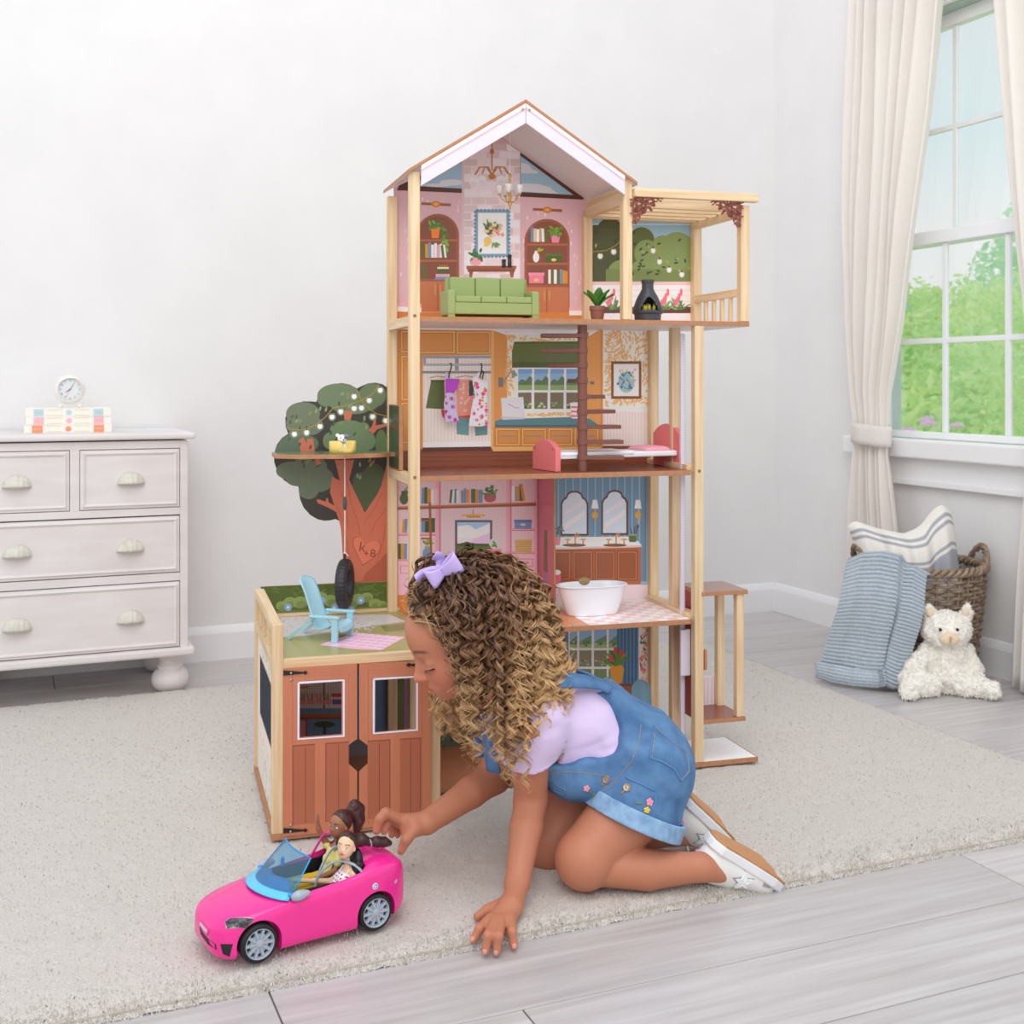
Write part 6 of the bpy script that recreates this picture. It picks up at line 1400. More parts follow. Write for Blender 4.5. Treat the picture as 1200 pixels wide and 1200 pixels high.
# wheels
def wheel(wx, s_):
    M4 = Matrix.Translation((wx, s_*.066, .027)) @ Matrix.Rotation(-s_*math.pi/2, 4, 'X')      # local z outward
    wh = MB().lathe([(.0195, -.0015), (.0215, .0), (.0250, -.0012), (.0268, -.004), (.0270, -.010), (.0268, -.017), (.024, -.019), (.0195, -.018)], 48, M4, cap=False).build('wheel', M_tire2, car, smooth=True)
    rim = MB().lathe([(.0212, -.001), (.0205, .0004), (.0195, -.0008), (.0192, -.006), (.0005, -.006)], 48, M4, cap=False); rim.build('wheel_rim', M_sil, wh, smooth=True)
    for k in range(10):
        a = k*math.pi/5; c, t = math.cos(a), math.sin(a); q = [(.0045, -.0016), (.0195, -.0021), (.0195, .0021), (.0045, .0016)]
        MB().prism([(x*c-y*t, x*t+y*c) for x, y in q], lambda x, y, d: M4 @ Vector((x, y, d)), -.0058, -.0012).build('wheel_spoke', M_sil, wh, bevel=.0004)
        q = [(.0138, -.0017), (.0178, -.0026), (.0178, .0026), (.0138, .0017)]; a += math.pi/10; c, t = math.cos(a), math.sin(a)
        MB().prism([(x*c-y*t, x*t+y*c) for x, y in q], lambda x, y, d: M4 @ Vector((x, y, d)), -.0062, -.0052).build('spoke_gap', M_blk2, wh)
        q = [(.004, -.0012), (.0132, -.0030), (.0132, .0030), (.004, .0012)]
        MB().prism([(x*c-y*t, x*t+y*c) for x, y in q], lambda x, y, d: M4 @ Vector((x, y, d)), -.0056, -.0030).build('wheel_web', M_sil, wh)
    MB().lathe([(.0055, -.004), (.0052, -.001), (.004, -.0004), (.0005, -.0004)], 20, M4).build('hub_cap', M_sil, wh, smooth=True)
for wx in (0, -.178):
    for s_ in (-1, 1): wheel(wx, s_)
box('axle_block', M_blk2, car, -.205, .03, -.040, .040, .014, .03, 0)
# body ray helper: find the near-side or front surface to lay lights on
from mathutils.bvhtree import BVHTree
bv = BVHTree.FromPolygons([v.co.copy() for v in body.data.vertices], [tuple(p.vertices) for p in body.data.polygons])
def cpx(px, py):                          # photo pixel -> car surface point and normal (car frame)
    Mi = Matrix.Rotation(-CA, 3, 'Z'); o = Mi @ (Vector(CP)-Vector(CO)); d = (Mi @ Vector(ray(px, py))).normalized(); h = bv.ray_cast(o, d)
    return (h[0], h[1]) if h[0] is not None else (None, None)
def patch(nm, pix, m_, off=.0006, sub=6):
    """thin panel laid on the body, following its curvature"""
    hit = [cpx(*q) for q in pix]; 
    if any(h[0] is None for h in hit): print('miss', nm, pix); return None
    V = [h[0]+h[1]*off for h in hit]; n = len(V); c = sum((v for v in V), Vector())/n; cp_ = sum((Vector((q[0], q[1])) for q in pix), Vector((0, 0)))/n; cc_ = cpx(*cp_); c = cc_[0]+cc_[1]*off if cc_[0] is not None else c
    B = [h[0]-h[1]*.001 for h in hit]
    return MB().add(V+[c]+B, [(i, (i+1) % n, n) for i in range(n)]+[(i, (i+1) % n, n+1+(i+1) % n, n+1+i) for i in range(n)]).build(nm, m_, car)
def dens(pix, k=4): return [(a[0]+(b[0]-a[0])*t/k, a[1]+(b[1]-a[1])*t/k) for a, b in zip(pix, pix[1:]+pix[:1]) for t in range(k)]
cc1 = lambda x, y: (225+x/8.5714, 1000+y/8.5714)
M_lamp = mat('smoked_headlight', (96, 92, 98), .2, noise_scale=220, rgb2=(40, 38, 42), metal=.3)
hl = patch('headlight', dens([cc1(*q) for q in ((338, 690), (390, 660), (520, 652), (622, 662), (540, 748), (440, 740), (352, 750))], 3), M_lamp, .0016)
patch('headlight_rim', dens([cc1(*q) for q in ((330, 686), (390, 653), (520, 645), (630, 656), (545, 754), (440, 747), (346, 757))], 3), mat('dark_chrome', (150, 148, 152), .25, metal=.8), .0009)
patch('fog_lamp', dens([cc1(*q) for q in ((285, 912), (410, 912), (378, 1036), (312, 1010))], 3), M_blk2)
patch('grille', dens([cc1(*q) for q in ((78, 735), (110, 800), (170, 868), (240, 915), (248, 968), (160, 910), (90, 812))], 3), M_blk2)
pl_ = patch('number_plate', dens([cc1(*q) for q in ((84, 668), (174, 770), (160, 822), (78, 712))], 3), M_pink, .0012)
patch('plate_strip', dens([cc1(*q) for q in ((90, 688), (160, 772), (154, 800), (86, 716))], 3), mat('plate_grey', (206, 200, 206), .4), .0016)
cc2 = lambda x, y: (350+x/8.5714, 940+y/8.5714)
bq = cpx(*cc2(770, 846))
if bq[0] is not None:
    a, b, c_, l = frame_of((0, 0, 0), bq[1]); M4 = Matrix.Translation(bq[0]) @ bq[1].to_track_quat('Z', 'X').to_matrix().to_4x4()
    bg_ = MB().lathe([(.0001, .0005), (.0042, .0006), (.0046, 0)], 24, M4, cap=False).build('badge', mat('badge_white', (236, 240, 244), .4), car)
    MB().lathe([(.0001, .0007), (.0036, .0007)], 24, M4, cap=False).build('badge_disc', mat('badge_blue', (90, 180, 206), .4), bg_)
    MB().prism([(0, -.002), (-.0018, .0003), (-.0014, .0016), (-.0005, .0019), (0, .0013), (.0005, .0019), (.0014, .0016), (.0018, .0003)], lambda x, y, d: M4 @ Vector((x*.9, y*.9, d)), .0007, .0009).build('badge_mark', MATS['badge_white'], bg_)
patch('tail_lamp', dens([cc2(*q) for q in ((962, 800), (984, 772), (986, 800), (964, 822))], 2), M_sil)
# vents on the rear deck
for k in range(5):
    z_ = -.185-k*.008; h = [bv.ray_cast(Vector((z_, y, .2)), Vector((0, 0, -1)))[0] for y in np.linspace(-.022, .022, 7)]
    if all(q is not None for q in h): MB().tube([q+Vector((0, 0, .0002)) for q in h], .0011, 6).build('deck_rib', M_pink, car, smooth=True)
# windscreen: opaque cowl, clear tinted pane with frame, inside mirror, wing mirrors
M_cy = mat('cyan_cowl', (96, 196, 236), .25); M_ws = glass('blue_tinted_pane', (150, 204, 240), .10, .86); M_cyf = mat('blue_clear_frame', (40, 150, 220), .25)
bot = lambda a: Vector((-.050+.030*(1-(2*a-1)**2), (a-.5)*.114, .0795+.0035*(1-(2*a-1)**2))); top = lambda a: Vector((-.084+.010*(1-(2*a-1)**2), (a-.5)*.090, .121+.003*(1-(2*a-1)**2)))
front = lambda a: Vector((-.043+.0345*max(0, 1-(2*a-1)**2)**.8, (a-.5)*.124, .0752+.0058*(1-(2*a-1)**2)))
ws = MB().grid(lambda a, t: bot(a).lerp(top(a), t), 20, 8).build('windscreen', M_ws, car, smooth=True)
MB().tube([bot(0)]+[top(0).lerp(top(1), i/12)+Vector((.010*(1-(2*i/12-1)**2), 0, .003*(1-(2*i/12-1)**2))) for i in range(13)]+[bot(1)], .0012, 6).build('windscreen_frame', M_cyf, ws, smooth=True)
dash = lambda a: Vector((-.064+.006*math.sin(a*9), (a-.5)*.100, .077))
MB().grid(lambda a, t: (front(a).lerp(bot(a), min(t*2, 1)) if t < .5 else bot(a).lerp(dash(a), t*2-1))+Vector((0, 0, .0015*math.sin(math.pi*t))), 24, 10).build('cowl', M_cy, car, smooth=True, solid=.002)
for s_ in (0, 1): MB().ball(bot(s_)+Vector((.002, 0, .001)), .0042, .004, .0036).build('screen_hinge', M_cyf, ws, smooth=True)
MB().ball(bot(.5).lerp(top(.5), .62)+Vector((-.006, 0, -.002)), .0028, .0035, .008, 12, 8).build('rear_view_mirror', M_cyf, ws, smooth=True)
for s_ in (-1, 1):
    sd = Soft((-.085, s_*.068-.03, .06), (-.03, s_*.068+.03, .10), .001); sd.ell((-.062, s_*.0655, .0815), (.0125, .0055, .0058), k=.003).cap((-.052, s_*.062, .078), (-.056, s_*.066, .0805), .004, .004); sd.build('wing_mirror', M_sil, car)
# seat belts
def belt(pts, nm='seat_belt', col=M_sil):
    d0_ = []; N = 24; P = [Vector(p) for p in pts]
    def cr_(t):
        q = t*(len(P)-1); i = min(int(q), len(P)-2); f = q-i; a, b, c, d = P[max(i-1, 0)], P[i], P[i+1], P[min(i+2, len(P)-1)]
        return .5*((2*b)+(c-a)*f+(2*a-5*b+4*c-d)*f*f+(3*b-a-3*c+d)*f**3)
    MB().tube([cr_(i/N) for i in range(N+1)], .0036, 8, flat=.5).build(nm, col, car, smooth=True)
belt([(-.106, .004, .052), (-.112, .010, .078), (-.128, .016, .093), (-.140, .030, .099), (-.154, .046, .095), (-.163, .0545, .083)])
belt([(-.110, -.004, .052), (-.120, -.006, .076), (-.133, -.009, .094), (-.146, -.014, .1025), (-.158, -.018, .099)])
belt([(-.128, -.0565, .080), (-.138, -.054, .096), (-.146, -.048, .112), (-.152, -.040, .117), (-.156, -.036, .112)], 'seat_belt', mat('pink_strap', (246, 60, 170), .4))
# ---------------------------------------------------------------- dolls (car frame)
def cworld(p): q = Matrix.Rotation(CA, 3, 'Z') @ Vector(p); return Vector(CO)+q
def doll(nm, lb, hc, face, up, skin, haircol, lipcol, eyecol, build_body, hair, scale=1.0):
    root = thing(nm, lb, 'doll', CO, CA); hc = np.array(hc); Fm = frame3(face, up)
    w_ = lambda a, b, c: hc+Fm @ (np.array([a, b, c])*scale)
    sd = Soft((-.20, hc[1]-.045, .02), (-.06, hc[1]+.045, .165), .0010)
    sd.ell(w_(-.001, 0, .004), np.array((.0150, .0132, .0155))*scale, Fm, k=.003).ell(w_(.003, 0, -.005), np.array((.0112, .0098, .0105))*scale, Fm, k=.004).ell(w_(.0068, 0, -.0115), np.array((.0042, .0038, .0034))*scale, Fm, k=.003)
    sd.ell(w_(.0142, 0, -.0025), np.array((.0022, .0014, .0015))*scale, Fm, k=.0012).cap(w_(.0136, 0, .002), w_(.0142, 0, -.002), .0008*scale, .0012*scale, .0012)
    for s_ in (-1, 1): sd.ell(w_(-.001, s_*.0132, -.001), np.array((.0028, .0012, .0036))*scale, Fm, k=.001)
    build_body(sd)
    def col(V):
        c = np.tile(np.array(lin(skin)), (len(V), 1)); L = (V-hc) @ Fm/scale
        lip = ((L[:, 1]/.0034)**2+((L[:, 2]+.0076)/.00145)**2 < 1) & (L[:, 0] > .005); c[lip] = lin(lipcol)
        for s_ in (-1, 1):
            br = (abs(L[:, 2]-.0052-.0012*np.cos((L[:, 1]*s_-.0058)*300)) < .0006) & (abs(L[:, 1]*s_-.0058) < .0034) & (L[:, 0] > .004); c[br] = lin(haircol)*np.array(1.2)
        return c
    sd.build('body', SKINCOL, root, color=col, smooth=1)
    RM3 = Matrix(Fm.tolist())
    for s_ in (-1, 1):
        e_ = w_(.0112, s_*.0054, .0012); MB().ball(e_, .0014*scale, .0027*scale, .0018*scale, 12, 8, RM3).build('eye', mat('doll_eye_white', (240, 240, 244), .3), root, smooth=True)
        MB().ball(w_(.0121, s_*.0052, .0011), .0010*scale, .0014*scale, .0016*scale, 10, 8, RM3).build('iris', mat('iris_'+nm+lb[:5], eyecol, .2), root, smooth=True)
        MB().tube([w_(.0122, s_*.0028, .0022), w_(.0130, s_*.0050, .0034), w_(.0106, s_*.0080, .0026)], .00045*scale, 5).build('eyelash', mat('doll_dark', (50, 46, 66), .3), root)
    hm = mat('doll_hair_'+lb[:5], haircol, .35, noise_scale=500, noise_amt=.4, stretch=(1, 1, .3))
    hd = Soft((-.26, hc[1]-.05, .05), (-.08, hc[1]+.05, .18), .0012)
    hd.ell(w_(-.0035, 0, .0056), np.array((.0160, .0150, .0162))*scale, Fm, k=.002)
    hd.half(w_(.0042, 0, .010), Fm @ np.array([.82, 0, -.57]))
    hair(hd, w_); hd.build('hair', hm, root, smooth=1, warp=wobble(.0006, 400, (1, 1, .25), 3)); return root, w_
# doll in the white dress with red dots, near side
def bb2(sd):
    sd.cap((-.146, .030, .104), (-.150, .030, .088), .0046, .005, .003).cap((-.152, .018, .082), (-.152, .043, .082), .0062, .0062, .004).cap((-.152, .030, .080), (-.140, .030, .045), .0125, .011, .006)
    sd.chain([(-.151, .045, .081), (-.142, .050, .062), (-.115, .040, .057), (-.100, .028, .062)], [.0052, .0044, .0038, .003], .003).chain([(-.150, .015, .080), (-.132, .008, .064), (-.110, -.002, .066), (-.086, -.006, .070)], [.0048, .0040, .0036, .003], .003)
    sd.ell((-.082, -.007, .071), (.005, .0026, .0034), k=.002); sd.cap((-.138, .036, .045), (-.09, .038, .048), .009, .007, .004).cap((-.138, .024, .045), (-.09, .022, .048), .009, .007, .004)
def hr2(hd, w_):
    hd.ell(w_(-.018, -.002, .006), .0085, k=.006).chain([(-.157, .028, .126), (-.170, .030, .124), (-.182, .031, .119)], [.0085, .0090, .0058], .004).chain([(-.184, .031, .118), (-.196, .031, .116), (-.208, .031, .113), (-.217, .030, .109)], [.0056, .0078, .0072, .0045], .003)
M_dress = mat('dotted_fabric', rough=.7, attr='Col')
d2, w2 = doll('doll', 'fair doll with brown ponytail in a white dress with red dots', (-.146, .031, .1185), (.70, .62, .16), (-.15, 0, 1), (240, 196, 160), (70, 38, 32), (222, 70, 110), (60, 120, 190), bb2, hr2)
sd = Soft((-.18, -.01, .03), (-.08, .065, .10), .001); sd.cap((-.150, .030, .0800), (-.136, .030, .045), .0150, .0165, .004).ell((-.138, .037, .074), (.0095, .0075, .0075), k=.004).ell((-.139, .024, .074), (.0095, .0075, .0075), k=.004).ell((-.132, .031, .060), (.012, .017, .012), k=.006).cap((-.138, .031, .046), (-.098, .031, .046), .0165, .0175, .006); sd.half((-.150, .030, .0805), (-.35, 0, 1))
def dots(V):
    c = np.tile(np.array(lin((246, 240, 244))), (len(V), 1)); q = np.stack([V[:, 1]*1.0, V[:, 2]-V[:, 0]*.6], 1)/.0062; r = np.floor(q[:, 1]); u_ = q[:, 0]+.5*(r % 2); d = np.hypot(u_-np.round(u_), q[:, 1]-r-.5); c[d < .27] = lin((214, 40, 60)); return c
sd.build('dress', M_dress, d2, color=dots)
for y in (.020, .040): MB().tube([(-.139, y+.002*(1 if y > .03 else -1), .079), (-.146, y, .0885), (-.156, y, .084)], .0011, 5).build('dress_strap', mat('dress_white', (246, 236, 240), .7), d2)
MB().tube([(-.1835+.0015*math.sin(a), .031+.0062*math.cos(a), .1182+.0062*math.sin(a)) for a in np.linspace(0, 6.283, 14)[:-1]], .0012, 6, closed=True).build('hair_band', mat('grey_band', (176, 170, 176), .5), d2)
# doll in yellow, far side
def bb1(sd):
    sd.cap((-.162, -.030, .114), (-.160, -.030, .096), .0048, .0052, .003).cap((-.158, -.044, .092), (-.158, -.016, .092), .0064, .0064, .004).cap((-.158, -.030, .090), (-.142, -.030, .048), .0125, .011, .006)
    sd.chain([(-.158, -.047, .092), (-.150, -.054, .100), (-.140, -.056, .120), (-.138, -.055, .134)], [.005, .0042, .0036, .003], .003).ell((-.138, -.055, .140), (.0024, .0034, .006), k=.002)
    sd.chain([(-.158, -.013, .092), (-.146, -.008, .070), (-.118, -.014, .062), (-.100, -.018, .062)], [.0052, .0044, .0038, .003], .003); sd.cap((-.140, -.024, .048), (-.09, -.022, .05), .009, .007, .004).cap((-.140, -.036, .048), (-.09, -.038, .05), .009, .007, .004)
def hr1(hd, w_):
    hd.ell(w_(-.016, 0, .012), .008, k=.005).chain([w_(-.020, 0, .016), w_(-.027, 0, .022), w_(-.034, .001, .016), w_(-.036, .002, .002), w_(-.034, .004, -.010)], [.007, .009, .0095, .009, .006], .004).chain([w_(-.026, .004, .012), w_(-.030, .006, 0), w_(-.028, .007, -.010)], [.007, .008, .006], .003)
d1, w1 = doll('doll', 'brown-skinned doll with high ponytail in a yellow top and mustard skirt', (-.163, -.0295, .1275), (.90, .30, .06), (-.12, 0, 1), (164, 108, 76), (78, 38, 36), (206, 50, 90), (80, 90, 160), bb1, hr1, 1.08)
sd = Soft((-.19, -.075, .03), (-.08, .012, .12), .001); sd.cap((-.158, -.030, .088), (-.144, -.030, .056), .0145, .0145, .004).ell((-.147, -.024, .080), (.008, .0065, .007), k=.004).ell((-.147, -.036, .080), (.008, .0065, .007), k=.004)
sd.cap((-.158, -.045, .091), (-.153, -.051, .094), .0075, .0068, .003).cap((-.158, -.015, .091), (-.152, -.010, .080), .0078, .0068, .003).cap((-.1585, -.030, .099), (-.1585, -.030, .090), .007, .0095, .003); sd.half((-.16, -.03, .0985), (0, 0, 1)); sd.half((-.143, -.03, .054), (.2, 0, -1))
sd.build('yellow_top', mat('pale_yellow_cotton', (238, 222, 132), .8), d1, warp=wobble(.0006, 180))
sd = Soft((-.175, -.075, .025), (-.06, .012, .09), .001); sd.cap((-.144, -.030, .054), (-.132, -.030, .046), .0140, .0165, .005).cap((-.134, -.030, .047), (-.078, -.028, .046), .017, .021, .006)
sd.build('mustard_skirt', mat('mustard_satin', (222, 178, 30), .45), d1, warp=wobble(.0012, 160, (.3, 1, 1)))
# ================================================================ THE GIRL (frame: x right, y away from the camera, z up; origin at her near knee)
GO = fl(690, 1047, RUG)
girl = thing('person', 'curly-haired child kneeling on the rug in lavender T-shirt and denim shortalls, reaching out', 'person', GO, YAW)
def J(px, py, d): return RC.T @ (dep(px, py, d)-GO)
def JZ(px, py, z): return RC.T @ (fl(px, py, z)-GO)
SK = (192, 125, 96)
M_skin = mat('skin', rough=.48, attr='Col', sss=.12, spec=.35)
shN, shF = J(622, 848, 1.87), J(598, 822, 2.04)
elN, wrN = J(622, 936, 1.925), J(606, 1036, 1.835)
elF, wrF = J(579, 910, 2.02), J(500, 964, 1.925)
hipN, hipF = J(752, 900, 1.965), J(716, 880, 2.08)
knN, knF = J(687, 1003, 1.888), J(645, 984, 2.01)
anN, anF = J(822, 1016, 1.895), J(792, 975, 2.03)
nb = (shN+shF)/2+np.array([-.004, 0, .014]); pel = (hipN+hipF)/2
HCn = J(545, 748, 1.925)
yaw, pit = math.radians(17), math.radians(23)
Ff = np.array([-math.cos(yaw)*math.cos(pit), -math.sin(yaw)*math.cos(pit), -math.sin(pit)]); HM = frame3(Ff, (0, 0, 1))
def Hd(a, b, c): return HCn+HM @ np.array([a, b, c])
body = Soft(np.minimum.reduce([HCn, elF, wrF, anN])-np.array([.17, .30, .17]), np.maximum.reduce([HCn, anN, hipF])+np.array([.06, .10, .13]), .0019)
B = body
# torso
mid = (nb*.45+pel*.55)+np.array([0, 0, .014])
B.cap(nb+np.array([.016, 0, -.03]), mid, .066, .068, .03).cap(mid, pel, .068, .078, .03).cap(shN+np.array([.01, .02, -.01]), shF+np.array([.01, -.02, -.01]), .042, .042, .03)
B.cap(hipN, hipF, .074, .074, .03)
# neck and head
B.cap(nb+np.array([0, 0, .0]), Hd(-.012, 0, -.05), .036, .034, .02)
e = lambda c, r, k=.012, op='add': B.ell(Hd(*c), r, HM, k, op)
e((-.010, 0, .030), (.090, .070, .076), .01); e((.030, 0, -.012), (.055, .056, .062), .02); e((.042, 0, .036), (.042, .053, .040), .02)
e((.044, .031, -.026), (.027, .025, .027), .016); e((.044, -.031, -.026), (.027, .025, .027), .016)
e((.030, 0, -.050), (.043, .043, .028), .016); e((.062, 0, -.067), (.0125, .0155, .0105), .012)
e((.066, 0, -.046), (.016, .022, .017), .012)
for s_ in (-1, 1): e((.093, s_*.030, -.003), (.017, .017, .0095), .012, 'sub')
B.cap(Hd(.0800, 0, .002), Hd(.0915, 0, -.021), .0058, .0075, .009); e((.0935, 0, -.0245), (.0078, .0085, .0074), .005)
for s_ in (-1, 1): e((.0855, s_*.0088, -.0270), (.0068, .0052, .0052), .004)
for s_ in (-1, 1): e((.0885, s_*.0042, -.0325), (.0022, .0020, .0022), .002, 'sub')
e((.0800, 0, -.0440), (.0060, .0145, .0042), .004); e((.0785, 0, -.0515), (.0062, .0118, .0048), .004); B.cap(Hd(.088, -.012, -.0476), Hd(.088, .012, -.0476), .0016, .0016, .003, 'sub')
for s_ in (-1, 1):
    e((.0630, s_*.0290, -.0010), (.0150, .0160, .0120), .004); e((.0755, s_*.0285, -.0118), (.0055, .0125, .0040), .006)
    e((-.010, s_*.069, -.006), (.016, .0075, .025), .006); e((-.006, s_*.074, -.004), (.009, .005, .016), .004, 'sub')
# arms
B.cap(shN, elN, .0325, .0262, .02).chain([elN, elN*.65+wrN*.35, wrN], [.0262, .0258, .0188], .01)
B.cap(shF, elF, .0325, .0275, .02).chain([elF, elF*.65+wrF*.35, wrF], [.0275, .0255, .0185], .01)
# planted hand: palm down, fingers spread towards the camera
def finger(pts, rs, k=.004): B.chain(pts, rs, k)
Z = lambda px, py, h: JZ(px, py, h)
B.cap(wrN, Z(600, 1062, .036), .0175, .0165, .008); B.cap(Z(596, 1064, .034), Z(588, 1076, .028), .0165, .0150, .010); B.cap(Z(588, 1072, .028), Z(573, 1083, .026), .0130, .0100, .010); B.cap(Z(596, 1072, .030), Z(597, 1085, .026), .0130, .0100, .010); B.cap(Z(583, 1082, .026), Z(592, 1084, .026), .0110, .0110, .010)
fing = [((575, 1076, .034), (562, 1088, .031), (555, 1101, .017)), ((580, 1077, .035), (572, 1096, .032), (569, 1114, .011)), ((588, 1077, .035), (584, 1097, .031), (582, 1115, .009)), ((598, 1076, .033), (600, 1092, .028), (602, 1108, .010))]
for a, b, c in fing: finger([Z(*a), Z(*b), Z(*c)], [.0080, .0070, .0060], .003)
finger([Z(594, 1056, .034), Z(572, 1066, .030), Z(560, 1074, .026)], [.0095, .0080, .0068])
# reaching hand: fingers curled over, thumb below
Q = lambda px, py, dd=0: J(px, py, 1.915+dd)
B.cap(wrF, Q(484, 967, .004), .0165, .0165, .008); B.cap(Q(484, 966, .008), Q(466, 961, .012), .0155, .0120, .010); B.cap(Q(484, 966, .020), Q(470, 962, .040), .0140, .0110, .010); B.cap(Q(486, 970, -.004), Q(478, 976, -.004), .0140, .0110, .008)
finger([Q(468, 960, .004), Q(452, 953, -.004), Q(445, 960, -.010), Q(441, 974, -.014)], [.0092, .0084, .0074, .0062]); finger([Q(468, 960, .020), Q(459, 955, .014), Q(454, 962, .004), Q(450, 974, -.002)], [.0092, .0084, .0074, .0062])
finger([Q(470, 962, .036), Q(464, 960, .034), Q(460, 968, .026), Q(459, 978, .020)], [.0088, .0080, .0070, .0058]); finger([Q(474, 964, .050), Q(469, 964, .048), Q(466, 971, .042), Q(466, 979, .036)], [.0080, .0072, .0062, .0052])
finger([Q(486, 972, -.010), Q(476, 984, -.020), Q(470, 997, -.022)], [.0100, .0086, .0066])
# legs
B.chain([hipN, J(731, 955, 1.925), knN], [.068, .0555, .045], .02); B.ell(knN+np.array([-.004, -.004, -.006]), .045, k=.012)
B.chain([hipF, hipF*.45+knF*.55, knF], [.072, .060, .044], .02); B.ell(knF+np.array([-.004, -.004, -.004]), .044, k=.012)
cN = J(758, 1019, 1.888); cF = knF*.62+anF*.38
B.chain([J(698, 1014, 1.888), cN, anN], [.0315, .0315, .0212], .003); B.chain([knF+np.array([.01, 0, -.006]), cF, anF], [.038, .034, .0215], .014)
toeN = J(905, 1031, 1.95); toeF = J(850, 985, 2.07); B.cap(anN, anN*.4+toeN*.6, .0205, .018, .01); B.cap(anF, anF*.4+toeF*.6, .0205, .018, .01)
def skincol(V):
    base_ = np.array(lin(SK)); c = np.tile(base_, (len(V), 1)); L = (V-HCn) @ HM; head = (L[:, 2] > -.09) & (np.linalg.norm(L, axis=1) < .13)
    def mix(w_, col): c[:] = c*(1-w_[:, None])+np.array(lin(col))*w_[:, None]
    g = lambda cx, cy, cz, r: np.exp(-(((L[:, 0]-cx)**2+(np.abs(L[:, 1])-cy)**2+(L[:, 2]-cz)**2)/r**2))*head
    mix(g(.062, .036, -.026, .022)*.45, (206, 108, 88)); mix(g(.095, 0, -.024, .012)*.35, (214, 120, 98))
    lip = np.exp(-(((L[:, 1]/.0145)**2+((L[:, 2]+.0478)/.0068)**2)**2))*(L[:, 0] > .068)*head; mix(np.clip(lip*1.15, 0, 1)*.85, (198, 98, 92))
    ln_ = np.exp(-((L[:, 2]+.0476)/.0011)**2)*(np.abs(L[:, 1]) < .0145)*(L[:, 0] > .07)*head; mix(ln_*.6, (130, 60, 56))
    br = np.exp(-((L[:, 2]-.0185-.004*np.cos((np.abs(L[:, 1])-.028)*70))/.0028)**2)*np.clip((np.abs(L[:, 1])-.010)/.004, 0, 1)*np.clip((.047-np.abs(L[:, 1]))/.008, 0, 1)*(L[:, 0] > .04)*head; mix(br*.9, (84, 52, 38))
    for p in [Z(*f[2]) for f in fing]+[Q(441, 974, -.014), Q(450, 974, -.002), Q(470, 997, -.022)]: mix(np.exp(-((V-p)**2).sum(1)/.011**2)*.4, (222, 130, 116))
    for p in (knN, knF, elN): mix(np.exp(-((V-p)**2).sum(1)/.04**2)*.15, (186, 112, 90))
    return c
bodyo = B.build('body', M_skin, girl, smooth=2, color=skincol)
# eyes looking down under lowered lids
M_eye = mat('eye_white', (232, 226, 224), .25); M_lash = mat('eyelash', (46, 30, 26), .5); RM3 = Matrix(HM.tolist())
for s_ in (-1, 1):
    o = MB().ball(Hd(.0640, s_*.0290, -.0052), .0135, .0135, .0120, 20, 14, RM3).build('eye', M_eye, girl, smooth=True)
    MB().ball(Hd(.0735, s_*.0295, -.0100), .0042, .0056, .0048, 14, 10, RM3).build('iris', mat('brown_iris', (70, 44, 32), .15), o, smooth=True)
    pts = [Hd(.0630+.0162*math.cos(t), s_*.0290+.0165*math.sin(t), -.0070-.0025*math.cos(t)) for t in np.linspace(-1.15, 1.15, 15)]
    lm = MB().tube(pts, [.0004]+[.0011]*13+[.0005], 6)
    for i in range(1, 15):
        p = Vector(pts[i]); d = Vector(pts[i])-Vector(Hd(.060, s_*.029, -.006)); d.normalize(); tip = p+d*.0055+Vector((0, 0, -.0022)); lm.tube([p, p.lerp(tip, .55)+Vector((0, 0, -.0008)), tip], [.00045, .0003, .00012], 3)
    lm.build('eyelashes', M_lash, girl)
# finger nails
M_nail = mat('finger_nail', (220, 154, 132), .3)
for a, b, c in fing:
    p = Z(*c); d = p-Z(*b); d /= np.linalg.norm(d); up = np.array([0, -.45, .9]); M3 = frame3(d, up); MB().ball(p+M3 @ np.array([-.0005, 0, .0052]), .0045, .0038, .0012, 10, 6, Matrix(M3.tolist())).build('finger_nail', M_nail, girl, smooth=True)
# ---------------------------------------------------------------- T-shirt
M_shirt = mat('lavender_jersey', (222, 200, 234), .85, bump=.12, bump_scale=700, noise_scale=12, noise_amt=.03, sheen=.2)
s = Soft(np.minimum(nb, pel)-np.array([.16, .22, .16]), np.maximum(nb, pel)+np.array([.12, .22, .16]), .0026)
s.cap(nb+np.array([.012, 0, -.028]), mid, .074, .077, .03).cap(mid, pel, .077, .083, .03).cap(shN+np.array([.01, .02, -.008]), shF+np.array([.01, -.02, -.008]), .048, .048, .03)
sE = shN+(elN-shN)*.43+np.array([-.004, 0, 0]); s.cap(hipN, hipF, .079, .079, .03).ell(pel+np.array([.022, -.004, -.004]), (.072, .102, .070), k=.02)
s.cap(shN+np.array([.006, .01, 0]), sE, .0385, .0435, .022); 
sl2 = Soft(s.lo, s.lo+s.n*s.h, s.h)
s.cap(sE, sE+(elN-shN)/np.linalg.norm(elN-shN)*.035, .058, .05, .0, 'sub', True)
sF = shF+(elF-shF)*.55; s.cap(shF, sF, .040, .044, .022); s.cap(sF, sF+(elF-shF)/np.linalg.norm(elF-shF)*.035, .058, .05, .0, 'sub', True)
nd = Hd(-.012, 0, -.05)-nb; nd /= np.linalg.norm(nd); s.half(nb+nd*.034, nd)
